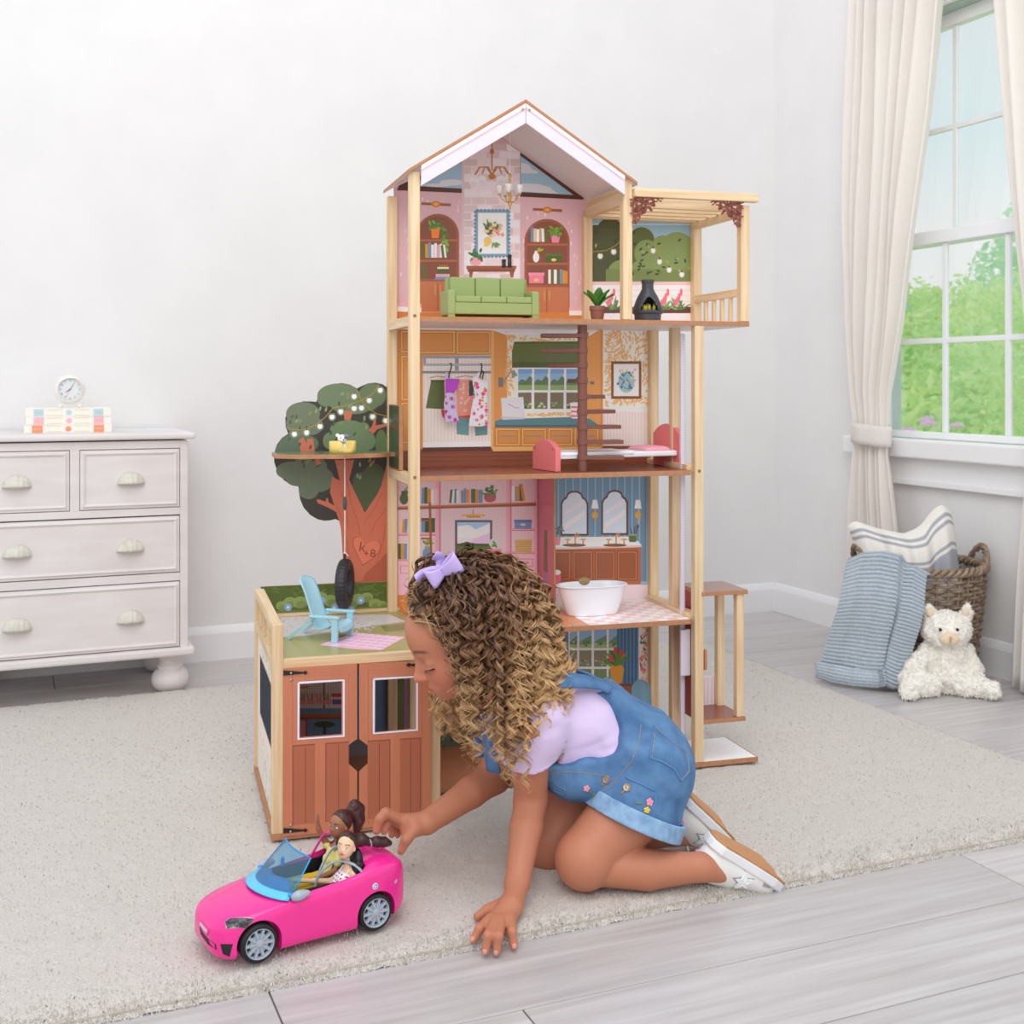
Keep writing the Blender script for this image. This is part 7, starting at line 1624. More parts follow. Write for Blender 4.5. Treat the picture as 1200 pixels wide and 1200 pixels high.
def fold(V, Q):
    N = vnormals(V, Q); d = np.zeros(len(V))
    rr = random.Random(4)
    for _ in range(26):                   # soft creases running from the armpit and gathering at the waist
        c = mid+np.array([rr.uniform(-.09, .05), -.06, rr.uniform(-.06, .05)]); a = rr.uniform(-.5, 1.2); t = np.array([math.cos(a), 0, -math.sin(a)]); n_ = np.array([math.sin(a), 0, math.cos(a)])
        L = (V-c) @ t; W_ = (V-c) @ n_; d += rr.uniform(-.0030, .0030)*np.exp(-(L/rr.uniform(.03, .06))**2-(W_/rr.uniform(.006, .012))**2)
    return V+N*d[:, None]
s.build('shirt', M_shirt, girl, smooth=2, warp=fold)
sd_ = (elN-shN)/np.linalg.norm(elN-shN); a, b, c_, l = frame_of(tuple(shN), tuple(elN))
MB().tube([Vector(sE-sd_*.006)+(a*math.cos(t)+b*math.sin(t))*.0432 for t in np.linspace(0, 2*math.pi, 41)[:-1]], .0007, 5, closed=True).build('sleeve_seam', M_shirt, girl)
# ---------------------------------------------------------------- denim shortalls
M_den = mat('blue_denim', (100, 142, 186), .8, noise_scale=26, rgb2=(66, 106, 152), bump=.35, bump_scale=900, lo=.3, hi=.7, detail=6)
M_cuff = mat('pale_denim_cuff', (152, 186, 218), .8, noise_scale=60, rgb2=(120, 158, 196), bump=.3, bump_scale=900)
t_ = Soft(np.minimum.reduce([knN, knF, nb])-np.array([.06, .16, .09]), np.maximum(hipN, hipF)+np.array([.13, .13, .13]), .0024)
t_.cap(nb+np.array([.012, 0, -.028]), mid, .082, .088, .03).cap(mid, pel, .088, .095, .03).cap(hipN, hipF, .087, .087, .03)
t_.ell(pel+np.array([.022, -.004, -.004]), (.080, .110, .078), k=.02)
hN = J(740, 960, 1.932); hF = J(698, 932, 2.07)
hn_ = np.array([-.40, -.16, -.90]); hn_ /= np.linalg.norm(hn_)
lg = Soft(t_.lo, t_.lo+(t_.n-1)*t_.h, t_.h); lg.n = t_.n; lg.F = np.full(t_.n, .05, np.float32)
lg.cap(hipN, hN+hn_*.02, .084, .0800, .02).cap(hipF, hF+hn_*.02, .082, .074, .02); lg.half(hN, hn_)
t_.ell(J(676, 905, 1.965), (.055, .075, .042), k=.03)
t_.half(J(743, 958, 1.95), (.05, 0, -1)); t_._put((slice(None),)*3, lg.F, .008, 'add')
ax = (nb-pel)/np.linalg.norm(nb-pel)
t_.half(pel+ax*.195, ax)
for so_ in (J(672, 853, 1.865), J(640, 837, 2.09)):        # side openings that show the shirt
    t_.bx(so_, (.086, .085, .064), rd=.046, k=.005, op='sub'); t_.bx(so_+np.array([-.08, 0, .004]), (.10, .085, .074), rd=.03, k=.005, op='sub')
def dfold(V, Q):
    N = vnormals(V, Q); d = np.zeros(len(V)); rr = random.Random(9)
    for _ in range(46):
        c = hipN+np.array([rr.uniform(-.12, .07), -.06, rr.uniform(-.10, .06)]); a = rr.uniform(-.3, 1.4); t = np.array([math.cos(a), 0, -math.sin(a)]); n_ = np.array([math.sin(a), 0, math.cos(a)])
        L = (V-c) @ t; W_ = (V-c) @ n_; d += rr.uniform(-.0040, .0040)*np.exp(-(L/rr.uniform(.025, .06))**2-(W_/rr.uniform(.005, .011))**2)
    return V+N*(d*np.clip(((V-hN) @ -hn_-.028)/.03, 0, 1))[:, None]
den = t_.build('shortalls', M_den, girl, smooth=2, warp=dfold)
dbv = BVHTree.FromPolygons([v.co.copy() for v in den.data.vertices], [tuple(p.vertices) for p in den.data.polygons])
def gpx(px, py, bv_=None):
    o = Vector(RC.T @ (CP-GO)); d = Vector(RC.T @ ray(px, py)).normalized(); h = (bv_ or dbv).ray_cast(o, d); return (h[0], h[1]) if h[0] is not None else (None, None)
def cuff(h_, r0, nm):
    c = Soft(h_-np.array([.15]*3), h_+np.array([.15]*3), .0024); c.cap(h_-hn_*.026, h_+hn_*.003, r0-.001, r0+.0015, 0, 'add', True); c.cap(h_-hn_*.05, h_+hn_*.03, r0-.008, r0-.006, 0, 'sub', True)
    V, Q_ = c.arrays(2); return np_mesh(nm, V, Q_, M_cuff, girl)
cuff(hN, .0850, 'shorts_cuff'); cuff(hF, .0790, 'shorts_cuff')
M_thr = mat('tan_thread', (190, 150, 90), .6)
def stitch(pix, par=den, m_=M_thr, r=.0006, off=.0006, nm='stitching', bv_=None, dash=True):
    P = []
    for a, b in zip(pix, pix[1:]):
        for k in range(6):
            h = gpx(a[0]+(b[0]-a[0])*k/6, a[1]+(b[1]-a[1])*k/6, bv_)
            if h[0] is not None: P.append(h[0]+h[1]*off)
    if len(P) < 2: return None
    m_b = MB()
    if dash:
        for p, q in zip(P, P[1:]):
            if (q-p).length < .03: m_b.tube([p, p.lerp(q, .72)], r, 4)
    else: m_b.tube(P, r, 6)
    return m_b.build(nm, m_, par, smooth=not dash)
dc = lambda x, y: (560+x/4.444, 760+y/4.444)      # crop of the photo used to read the seams
def P5(*l): return [dc(*q) for q in l]
pk = P5((915, 400), (950, 430), (1010, 480), (1090, 545), (1100, 640), (1058, 690), (1020, 625), (960, 590), (895, 568))
for off in (0,): 
    stitch(pk+[pk[0]], den, mat('denim_seam', (86, 130, 180), .8), .0016, .0004, 'pocket_edge', dash=False); stitch([(x*.94+.06*800, y*.94+.06*895) for x, y in pk+[pk[0]]], nm='pocket_stitching')
stitch(P5((850, 395), (840, 480), (800, 590), (740, 660)), nm='side_seam'); stitch(P5((930, 740), (925, 800), (880, 900), (850, 940)), den, MATS['denim_seam'], .0013, .0002, 'leg_seam', dash=False); stitch(P5((740, 660), (690, 720), (620, 770)), nm='fly_stitching'); stitch(P5((380, 648), (480, 640), (600, 652), (700, 668)), nm='bib_stitching'); stitch(P5((385, 700), (455, 735), (445, 762), (380, 732)), den, MATS['denim_seam'], .0012, .0003, 'bib_pocket', dash=False)
stitch(P5((770, 670), (860, 710), (930, 745)), den, MATS['denim_seam'], .0016, .0004, 'placket_fold', dash=False)
M_btn = mat('antique_button', (156, 140, 126), .35, metal=.8)
for q in ((670, 682), (776, 724)):
    h = gpx(*dc(*q))
    if h[0] is not None:
        M4 = Matrix.Translation(h[0]) @ h[1].to_track_quat('Z', 'Y').to_matrix().to_4x4(); MB().lathe([(.0066, 0), (.0068, .0014), (.0056, .0024), (.0050, .0018), (.0020, .0020), (.0001, .0026)], 20, M4, cap=False).build('button', M_btn, girl, smooth=True)
    stitch(P5((q[0]-10, q[1]+10), (q[0]-28, q[1]+36)), den, mat('ochre_thread', (196, 130, 40), .6), .0013, .001, 'buttonhole', dash=False)
def embroid(q, col, n, r, nm):
    h = gpx(*dc(*q))
    if h[0] is None: return
    M4 = Matrix.Translation(h[0]+h[1]*.0008) @ h[1].to_track_quat('Z', 'Y').to_matrix().to_4x4(); mb_ = MB()
    for k in range(n): mb_.ball(M4 @ Vector((math.cos(k*2*math.pi/n)*r, math.sin(k*2*math.pi/n)*r, 0)), r*.75, r*.75, .0016, 8, 6, M4.to_3x3())
    mb_.ball(M4 @ Vector((0, 0, .0008)), r*.5, r*.5, .0014, 8, 6, M4.to_3x3()); mb_.build(nm, mat('thread_%d%d%d' % col, col, .6), den, smooth=True)
embroid((566, 728), (240, 160, 176), 5, .0032, 'pink_embroidery'); embroid((894, 800), (236, 150, 170), 5, .0038, 'pink_embroidery'); embroid((880, 842), (232, 208, 70), 5, .0032, 'yellow_embroidery')
stitch(P5((580, 742), (610, 772), (600, 745)), den, mat('green_thread', (120, 140, 60), .6), .0011, .0006, 'stem_embroidery', dash=False); stitch(P5((860, 806), (812, 804)), den, MATS['green_thread'], .0011, .0006, 'stem_embroidery', dash=False)
# shoulder straps
def ribbon(pts, wd, th, m_, nm, normal=None, par=None):
    P = [Vector(p) for p in pts]; N = 26; mb_ = MB(); V = []
    def cr_(t):
        q = t*(len(P)-1); i = min(int(q), len(P)-2); f = q-i; a, b, c, d = P[max(i-1, 0)], P[i], P[i+1], P[min(i+2, len(P)-1)]
        return .5*((2*b)+(c-a)*f+(2*a-5*b+4*c-d)*f*f+(3*b-a-3*c+d)*f**3)
    C_ = [cr_(i/N) for i in range(N+1)]
    for i, p in enumerate(C_):
        t = (C_[min(i+1, N)]-C_[max(i-1, 0)]).normalized(); nn = Vector(normal(p)) if callable(normal) else Vector(normal); s__ = t.cross(nn).normalized(); V += [p-s__*wd/2, p+s__*wd/2]
    return mb_.add(V, [(2*i, 2*i+1, 2*i+3, 2*i+2) for i in range(N)]).build(nm, m_, par or girl, smooth=True, solid=th, fix=False)
spine_c = lambda p: Vector(p)-Vector(nb+(pel-nb)*max(0, min(1, float(np.dot(np.array(p)-nb, pel-nb)/np.dot(pel-nb, pel-nb)))))
for sg, S0, dpt in ((1, shN, 0), (-1, shF, .0)):
    o_ = (shN-shF)/np.linalg.norm(shN-shF)*sg; m_ = (shN+shF)/2+o_*.062
    bk = pel+(nb-pel)*.55+o_*.045+np.array([.03, 0, .086]); fr_ = nb+np.array([-.03, 0, -.10])+o_*.05
    ribbon([bk+np.array([.03, 0, -.012]), bk, m_+np.array([.045, 0, .064]), m_+np.array([-.004, 0, .058]), m_+np.array([-.046, 0, .02]), m_+np.array([-.060, 0, -.03]), fr_+np.array([-.018, 0, 0])], .026, .003, M_den, 'shoulder_strap', normal=spine_c)
# ---------------------------------------------------------------- shoes
M_wht = mat('white_leather', (236, 232, 228), .5); M_mid = mat('white_midsole', (238, 236, 238), .5); M_sole = mat('gum_sole', (206, 148, 98), .6, noise_scale=140, noise_amt=.2); M_pk = mat('pink_heel_tab', (238, 140, 186), .5); M_star = mat('grey_star_edge', (170, 168, 170), .4); M_wst = mat('white_star', (246, 246, 248), .4)
def shoe(lb, heel, toe, solen, near):
    x = np.array(toe)-np.array(heel); L = np.linalg.norm(x); x = x/L; zz = -np.array(solen, float); M3 = frame3(x, zz); X, Y, Zc = M3[:, 0], M3[:, 1], M3[:, 2]
    root = girl; P3 = lambda a, b, c: np.array(heel)+M3 @ np.array([a, b, c]); k = max(L/.165, .98)
    lo = np.minimum(heel, toe)-.09; hi = np.maximum(heel, toe)+.09
    up = Soft(lo, hi, .0016)
    up.ell(P3(.030*k, 0, .030*k), (.034*k, .026*k, .036*k), M3, .012).ell(P3(.095*k, .002, .020*k), (.062*k, .031*k, .022*k), M3, .016).ell(P3(.06*k, 0, .03*k), (.045*k, .027*k, .030*k), M3, .014)
    up.half(P3(0, 0, .058*k), M3 @ np.array([-.25, 0, 1])); up.half(P3(0, 0, .006*k), -Zc)
    u_o = up.build('shoe', M_wht, root, smooth=1); 
    out = [(-.004, -.012), (-.006, 0), (-.004, .012), (.012, .024), (.05, .026), (.09, .031), (.125, .032), (.150, .023), (.163, .008), (.164, -.006), (.152, -.020), (.125, -.030), (.09, -.029), (.05, -.024), (.012, -.023)]
    kx = L/.165; fn = lambda a, b, d: tuple(P3(a*kx, b*k*1.12, d+(.004+.010*max(0, (a-.11)/.055)**2)*0+.014*max(0, (a-.115)/.05)**2*k))
    MB().prism(out, fn, -.006*k, .010*k).build('midsole', M_mid, u_o, smooth=False, bevel=.003, seg=3); MB().prism([(a*.985+.0015, b*.97) for a, b in out], fn, -.0095*k, -.0058*k).build('outsole', M_sole, u_o, bevel=.001)
    ubv = BVHTree.FromPolygons([v.co.copy() for v in u_o.data.vertices], [tuple(p.vertices) for p in u_o.data.polygons])
    def side(a, c, sgn):
        h = ubv.ray_cast(Vector(P3(a*k, sgn*.12, c*k)), Vector(-sgn*Y)); return (h[0]+Vector(Y*sgn)*.0008) if h[0] is not None else None
    for sgn in (-1, 1):
        def dec(pts, nm, m_, lift):
            V = [side(a, c, sgn) for a, c in pts]
            if any(v is None for v in V): return
            c0 = sum(V, Vector())/len(V); V = [v+Vector(Y*sgn)*lift for v in V]; c0 = c0+Vector(Y*sgn)*(lift+.0006); n = len(V)
            MB().add(V+[c0]+[v-Vector(Y*sgn)*.002 for v in V], [(i, (i+1) % n, n) for i in range(n)]+[(i, (i+1) % n, n+1+(i+1) % n, n+1+i) for i in range(n)]).build(nm, m_, u_o)
        st = lambda R_, r_, cx, cz: [(cx+(R_ if i % 2 == 0 else r_)*math.cos(math.pi/2+i*math.pi/5+.2), cz+(R_ if i % 2 == 0 else r_)*math.sin(math.pi/2+i*math.pi/5+.2)) for i in range(10)]
        dec(st(.021, .010, .072, .028), 'star_edge', M_star, .0002); dec(st(.0165, .0078, .074, .028), 'star', M_wst, .0014)
        dec([(.108, .012), (.126, .012), (.126, .016), (.108, .018)], 'side_stripe', M_star, .0004)
    hb_ = Soft(lo, hi, .0018); hb_.ell(P3(.026*k, 0, .036*k), (.0345*k, .0275*k, .030*k), M3, 0); hb_.half(P3(.026*k, 0, 0), X); hb_.half(P3(0, 0, .030*k), -Zc); hb_.half(P3(0, 0, .060*k), Zc); hb_.build('heel_tab', M_pk, u_o, smooth=1)
    for i in range(4): MB().tube([P3((.078+i*.011)*k, b*k, (.047-i*.0045-abs(b)*12*.02)*k) for b in (-.018, -.009, 0, .009, .018)], .0022*k, 6).build('shoelace', M_mid, u_o, smooth=True)
    kn = P3(.066*k, 0, .056*k); MB().tube([kn+M3 @ np.array([0, .004, 0]), kn+M3 @ np.array([.01, .016, .008]), kn+M3 @ np.array([.016, .010, .014]), kn+M3 @ np.array([.004, .002, .003])], .0018, 6).tube([kn, kn+M3 @ np.array([.012, -.014, .008]), kn+M3 @ np.array([.004, -.018, .012])], .0018, 6).build('lace_bow', M_mid, u_o, smooth=True)
shoe('near', J(834, 983, 1.905), J(919, 1031, 1.955), (.40, -.06, .90), True)
shoe('far', J(800, 930, 2.02), J(862, 986, 2.06), (.64, 0, .74), False)
# ---------------------------------------------------------------- hair
M_hair = mat('curly_hair', rough=.42, attr='Col', spec=.45)
cap_ = Soft(HCn-.15, HCn+.15, .0025); cap_.ell(Hd(-.012, 0, .034), (.0945, .076, .0785), HM, k=.01); cap_.ell(Hd(-.045, 0, -.01), (.060, .072, .060), HM, k=.02)
cap_.half(Hd(.052, 0, .062), HM @ np.array([.80, 0, -.60])); cap_.half(Hd(-.02, 0, -.05), HM @ np.array([.5, 0, -.85]))
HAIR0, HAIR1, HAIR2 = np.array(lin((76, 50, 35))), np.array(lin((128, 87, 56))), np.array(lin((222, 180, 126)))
cap_.build('hair_base', M_hair, girl, smooth=1, color=lambda V: np.tile(HAIR0*.8, (len(V), 1)))
rg_ = np.random.default_rng(11); NCL, NS, NP_ = 720, 10, 66
roots = []; norms = []
rad = np.array([.0955, .0765, .0795]); cen = np.array([-.012, 0, .034])
while len(roots) < NCL:
    v = rg_.normal(size=3); v /= np.linalg.norm(v); p = cen+v*rad
    if p[0] > .052-.55*max(0, .066-p[2]) or p[2] < -.048: continue
    roots.append(p); n_ = v/rad; norms.append(n_/np.linalg.norm(n_))
roots = np.array(roots); norms = np.array(norms)
R0 = HCn+roots @ HM.T; N0 = norms @ HM.T; back = -HM[:, 0]
nearf = (roots[:, 1] > -.02) & (roots[:, 0] > -.035)
L_ = rg_.uniform(.13, .20, NCL)+np.where(nearf, rg_.uniform(.01, .06, NCL), 0)+np.where(roots[:, 1] < -.03, .115, 0); step = L_/NP_
P = R0.copy(); D = N0*.55+back*.75; D /= np.linalg.norm(D, axis=1)[:, None]
puff = rg_.uniform(.25, 1.0, NCL); frontal = np.clip((roots[:, 0]-.005)/.05, 0, 1); path = np.zeros((NP_+1, NCL, 3)); path[0] = P
tors = [(nb, mid, .088), (mid, pel, .09), (shN, elN, .047), (shF, elF, .047), (nb, Hd(-.01, 0, -.04), .05)]
FZ = [J(500, y, 1.87)[2] for y in (830, 812, 790, 773, 748, 735, 722, 700)]; FX = [J(x, 800, 1.87)[0] for x in (505, 538, 540, 534, 527, 512, 488, 476)]
for i in range(NP_):
    t = (i+.5)/NP_; a = puff*math.exp(-(t/.30)**2)*1.05*(1-.6*frontal)
    want = N0*np.array([1, 1, .45])*a[:, None]+back*(.40*math.exp(-(t/.22)**2)*(1+1.3*frontal))[:, None]+np.array([0, 0, -1])*min(.10+t*2.6, 1.1)
    want /= np.linalg.norm(want, axis=1)[:, None]; D = D*.80+want*.20; D /= np.linalg.norm(D, axis=1)[:, None]
    P = P+D*step[:, None]
    Lc = (P-HCn) @ HM-cen; q = np.sqrt((Lc**2/(rad*1.06)**2).sum(1)); m_ = q < 1
    if m_.any(): Lc[m_] /= q[m_][:, None]; P[m_] = HCn+(Lc[m_]+cen) @ HM.T
    # hair is tucked back: it leaves the face clear
    xl = np.interp(P[:, 2], FZ, FX)+.004; above = P[:, 2] > FZ[0]; far = roots[:, 1] < -.02
    mv = above & (P[:, 0] < xl) & ~far; P[mv, 0] = P[mv, 0]*.35+xl[mv]*.65
    Lf = (P-HCn) @ HM; mv = far & (Lf[:, 2] > -.080) & (Lf[:, 0] > .048); Lf[mv, 0] = .5*Lf[mv, 0]+.5*.048; P[mv] = HCn+Lf[mv] @ HM.T
    for (A_, B_, r) in tors:
        ab = B_-A_; tt = np.clip(((P-A_) @ ab)/(ab@ab), 0, 1); C_ = A_+tt[:, None]*ab; v = P-C_; dd = np.linalg.norm(v, axis=1); mm = dd < r
        if mm.any(): P[mm] = C_[mm]+v[mm]/dd[mm][:, None]*r
    path[i+1] = P
# curls: every lock is a bundle of thin strands winding round its guide
ts = np.linspace(0, 1, NP_+1); T_ = np.gradient(path, axis=0); T_ /= np.maximum(np.linalg.norm(T_, axis=2), 1e-9)[:, :, None]
ref = np.tile(np.array([.3, 1, .2]), (NP_+1, NCL, 1)); A_ = np.cross(T_, ref); A_ /= np.linalg.norm(A_, axis=2)[:, :, None]; B_ = np.cross(T_, A_)
wl = rg_.uniform(.024, .044, NCL); am = rg_.uniform(.0045, .0100, NCL); ph = rg_.uniform(0, 6.28, NCL); hand_ = rg_.choice([-1, 1], NCL); dr_ = rg_.normal(0, 1.2, NCL)
allV = []; allC = []; base_i = 0; faces = []
s_len = np.cumsum(np.tile(step, (NP_+1, 1)), 0)-step
lw = np.stack([np.convolve(rg_.normal(size=NP_+21), np.ones(21)/6, 'valid')[:NP_+1] for _ in range(NCL)], 1)
for j in range(NS):
    stray = 1+3.2*(rg_.random(NCL) < .10); jit = rg_.uniform(0, .0030, NCL)*stray; ja = rg_.uniform(0, 6.28, NCL); dphi = rg_.normal(0, .28, NCL)*stray
    grow = np.clip((ts-.05)/.40, 0, 1)[:, None]**1.2*(1-.7*frontal[None]*np.clip(1.6-ts[:, None]*4, 0, 1))
    th = hand_*(2*math.pi*s_len/wl)+ph+dphi+dr_*ts[:, None]*2+lw*.5
    Cc = path+A_*(am*grow*np.cos(th)+jit*np.cos(ja)*(.35+grow))[:, :, None]+B_*(am*grow*np.sin(th)+jit*np.sin(ja)*(.35+grow))[:, :, None]
    Tc = np.gradient(Cc, axis=0); Tc /= np.maximum(np.linalg.norm(Tc, axis=2), 1e-9)[:, :, None]
    rdl = Cc-path; rdl += N0[None]*.003; a2 = np.cross(Tc, rdl); a2 /= np.maximum(np.linalg.norm(a2, axis=2), 1e-9)[:, :, None]
    rr = (.00115*(1-.75*ts**1.5))[:, None, None]*rg_.uniform(.7, 1.25, NCL)[None, :, None]
    V = np.stack([Cc-a2*rr, Cc+a2*rr], 2).transpose(1, 0, 2, 3).reshape(-1, 3)
    idx = ((np.arange(NCL)[:, None]*(NP_+1)+np.arange(NP_)[None])*2).ravel()+base_i; faces.append(np.stack([idx, idx+1, idx+3, idx+2], 1))
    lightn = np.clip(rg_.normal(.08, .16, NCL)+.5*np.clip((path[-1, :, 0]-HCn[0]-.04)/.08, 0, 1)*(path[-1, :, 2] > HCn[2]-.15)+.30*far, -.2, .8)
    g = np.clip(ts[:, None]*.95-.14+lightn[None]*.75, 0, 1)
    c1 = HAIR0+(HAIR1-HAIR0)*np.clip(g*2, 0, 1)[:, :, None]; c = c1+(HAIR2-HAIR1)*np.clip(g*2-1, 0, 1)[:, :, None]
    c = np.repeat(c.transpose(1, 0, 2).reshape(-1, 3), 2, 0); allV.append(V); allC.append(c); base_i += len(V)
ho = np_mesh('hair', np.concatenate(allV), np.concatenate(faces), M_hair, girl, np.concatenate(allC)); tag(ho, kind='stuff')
# hair bow
M_bow = mat('lilac_satin_ribbon', (206, 182, 240), .4)
bc = J(517, 669, 1.862); bow = Soft(bc-.06, bc+.06, .0012)
u1 = np.array([.78, .15, .50]); u1 /= np.linalg.norm(u1); w1_ = np.array([-.45, -.30, .80]); w1_ -= u1*(w1_@u1); w1_ /= np.linalg.norm(w1_); n1 = np.cross(u1, w1_)
def loop(sg, ln, ht, tw):
    def fn(a, t):
        q = 2*math.pi*a; r = .5-.5*math.cos(q); x = sg*ln*r; z = ht*math.sin(q)*(.35+.65*r); return Vector(bc+u1*x+n1*(z*(-1 if n1[2] < 0 else 1)+.006+.004*r)+w1_*((t-.5)*.030*(.5+.7*r)+tw*r))
    return MB().grid(fn, 30, 6)
loop(1, .031, .009, .002).build('bow_loop', M_bow, girl, smooth=True, solid=.001); loop(-1, .024, .009, .004).build('bow_loop', M_bow, girl, smooth=True, solid=.001)
up_ = n1*(-1 if n1[2] < 0 else 1)
bow.ell(bc+up_*.007, (.006, .010, .006), np.stack([u1, w1_, n1], 1), 0); bow.build('bow_knot', M_bow, girl)
ribbon([bc+up_*.006, bc-u1*.014+up_*.010+w1_*.006, bc-u1*.028+up_*.004+w1_*.012, bc-u1*.040-up_*.004+w1_*.014], .014, .001, M_bow, 'bow_tail', normal=tuple(up_)); ribbon([bc+up_*.006, bc+u1*.010+w1_*.016+up_*.006, bc+u1*.004+w1_*.030-up_*.004], .015, .001, M_bow, 'bow_tail', normal=tuple(up_))
# ================================================================ WICKER BASKET, BLANKET, PILLOW, PLUSH CAT
BX, BY, BH, BR0, BR1 = 2.35, 2.64, .305, .138, .172
M_wick = mat('grey_wicker', (168, 146, 124), .7, noise_scale=60, rgb2=(128, 106, 86), rand=.14)
bk = thing('wicker_basket', 'round grey-brown wicker basket on the floor by the right wall', 'basket', (BX, BY, 0))
NST = 34; rb = lambda z: BR0+(BR1-BR0)*(z/BH)**.9
for k in range(NST):
    a = 2*math.pi*k/NST; MB().tube([(rb(z)*math.cos(a), rb(z)*math.sin(a), z) for z in (.002, .08, .16, .24, BH)], .0042, 6).build('stake', M_wick, bk, smooth=True)
NROW = 26
for r in range(NROW):
    z = .008+r*(BH-.016)/NROW; N = 136; pts = []
    for i in range(N):
        a = 2*math.pi*i/N; w_ = .0062*math.cos(a*NST/2+(math.pi if r % 2 else 0)); jz = .0016*math.sin(a*5+r*1.7); pts.append(((rb(z)+w_)*math.cos(a), (rb(z)+w_)*math.sin(a), z+jz))
    MB().tube(pts, .0048, 5, closed=True).build('weaver', M_wick, bk, smooth=True)
for s_ in range(3):
    pts = []
    for i in range(160):
        a = 2*math.pi*i/160; q = a*17+s_*2.094; pts.append(((BR1+.008*math.cos(q))*math.cos(a), (BR1+.008*math.cos(q))*math.sin(a), BH+.006+.008*math.sin(q)))
    MB().tube(pts, .006, 6, closed=True).build('rim_braid', M_wick, bk, smooth=True)
MB().lathe([(.0001, .004), (BR0, .004), (BR0, .008), (.0001, .008)], 34).build('base', M_wick, bk)
ha = math.radians(-22.85)
for sg in (0, math.pi):
    for t_ in range(2):
        pts = []
        for i in range(25):
            f = i/24; a = ha+sg+(f-.5)*.75; h = .050*math.sin(math.pi*f)**.8; q = f*24+t_*math.pi; pts.append(((BR1+.004+.005*math.cos(q))*math.cos(a), (BR1+.004+.005*math.cos(q))*math.sin(a), BH+.006+h+.005*math.sin(q)))
        MB().tube(pts, .0058, 6).build('handle_strand', M_wick, bk, smooth=True)
# ---- pillow
M_pillow = mat('woven_linen', rough=.85, attr='Col', bump=.25, bump_scale=500, noise_amt=.06, noise_scale=260)
pl0 = RC.T @ (np.array([BX, BY, 0])-CP); PD = pl0[1]-.02
pil_ = thing('pillow', 'cream pillow with grey stripes standing in the wicker basket', 'pillow', CP+RC @ np.array([pl0[0], PD, -CAMH+.08]), YAW)
pk_ = PD/FPX; cxp, pzp = 600+pl0[0]/pk_, HORIZON+(CAMH-.08)/pk_
def pil2(a, t, side):
    xl = 997+10*t+9*math.sin(math.pi*t); xr = 1118+24*t**.7-10*math.sin(math.pi*t*.9); ytop = sum(float(np.interp(a+o, (-.05, 0, .06, .3, .55, .7, .82, .92, 1, 1.05), (626, 618, 611, 621, 627, 620, 600, 591, 600, 612))) for o in (-.04, -.02, 0, .02, .04))/5; yb = 735
    px = xl+(xr-xl)*a; py = ytop+(yb-ytop)*t
    e_ = max(0, (1-(2*a-1)**4)*(1-(2*t-1)**4))**.5; cr_ = .006*math.sin(a*13+t*3)*(1-t)+.004*math.sin(a*31+2*t)
    return ((px-cxp)*pk_, side*(.062*e_+cr_*e_*2)-.0+ .05*(.5-t)*1.2, (pzp-py)*pk_)
V = []; Q = []; C_ = []; NU, NV = 70, 70
for side in (-1, 1):
    o_ = len(V)
    for j in range(NV+1):
        for i in range(NU+1):
            a, t = i/NU, j/NV; V.append(pil2(a, t, side)); g = False; tt = t*123
            if 7 < tt < 10 or 14 < tt < 16.5: g = True
            if 34 < tt < 37.5 or 41 < tt < 70: g = True
            C_.append(lin((170, 170, 178)) if g else lin((240, 234, 226)))
    for j in range(NV):
        for i in range(NU): q = [o_+j*(NU+1)+i, o_+j*(NU+1)+i+1, o_+(j+1)*(NU+1)+i+1, o_+(j+1)*(NU+1)+i]; Q.append(q if side < 0 else q[::-1])
np_mesh('pillow_cover', np.array(V), np.array(Q), M_pillow, pil_, np.array(C_))
# ---- knitted blanket hanging over the rim to the floor
M_knit = mat('pale_blue_knit', (192, 203, 213), .9, bump=.3, bump_scale=420, noise_scale=120, noise_amt=.10, sheen=.3)
bl = thing('knit_blanket', 'pale blue knitted blanket hanging over the basket rim to the floor', 'blanket', (*fl(1005, 803)[:2], 0), YAW); BO = np.array(bl.location)
loc_ = lambda p: RC.T @ (np.array(p)-BO)
def blp(px, py, d): return loc_(dep(px, py, d))
topL = [(993, 660, 3.24), (1012, 652, 3.19), (1034, 651, 3.16), (1052, 655, 3.15), (1060, 668, 3.16), (1070, 668, 3.15), (1086, 678, 3.16)]
botL = [fl(957, 792, .012), fl(975, 799, .008), fl(1000, 803, .008), fl(1030, 805, .008), fl(1036, 803, .02), fl(1046, 807, .008), fl(1060, 806, .010)]
def lerpl(L, a):
    q = a*(len(L)-1); i = min(int(q), len(L)-2); f = q-i; f = f*f*(3-2*f)*.5+f*.5; return np.array(L[i])*(1-f)+np.array(L[i+1])*f
TL = [blp(*q) for q in topL]; BL_ = [loc_(q) for q in botL]
def knit(a, t):
    T0, B0 = lerpl(TL, a), lerpl(BL_, a)
    if t < .12: f = t/.12; p = T0+np.array([.010, .075*(1-f), -.05*(1-f)**1.5+.010*math.sin(f*math.pi/2)])
    else:
        f = (t-.12)/.88; p = T0*(1-f)+B0*f; p = p+np.array([0, -.020*math.sin(math.pi*min(1, f*1.4))**2*(f < .71)-.006*math.sin(math.pi*f), .010*(1-f)])
        fold = -.030*math.exp(-((a-.60-.03*f)/.045)**2)*(.35+.65*f)+.009*math.sin(a*15+f*2)*f; p = p+np.array([0, -fold, 0])
        if f > .9: p = p+np.array([0, -.006*math.sin((f-.9)/.1*math.pi), 0])
    rows = 37; r = math.sin(2*math.pi*rows*t); st = math.sin(2*math.pi*(56*a)+math.pi*(int(rows*t*2) % 2)); n_ = .0026*r+.0014*st*(.5+.5*r)
    return (p[0], p[1]-n_, p[2]+.2*n_)
MB().grid(knit, 224, 300).build('knit_cloth', M_knit, bl, smooth=True, solid=.005, fix=False)
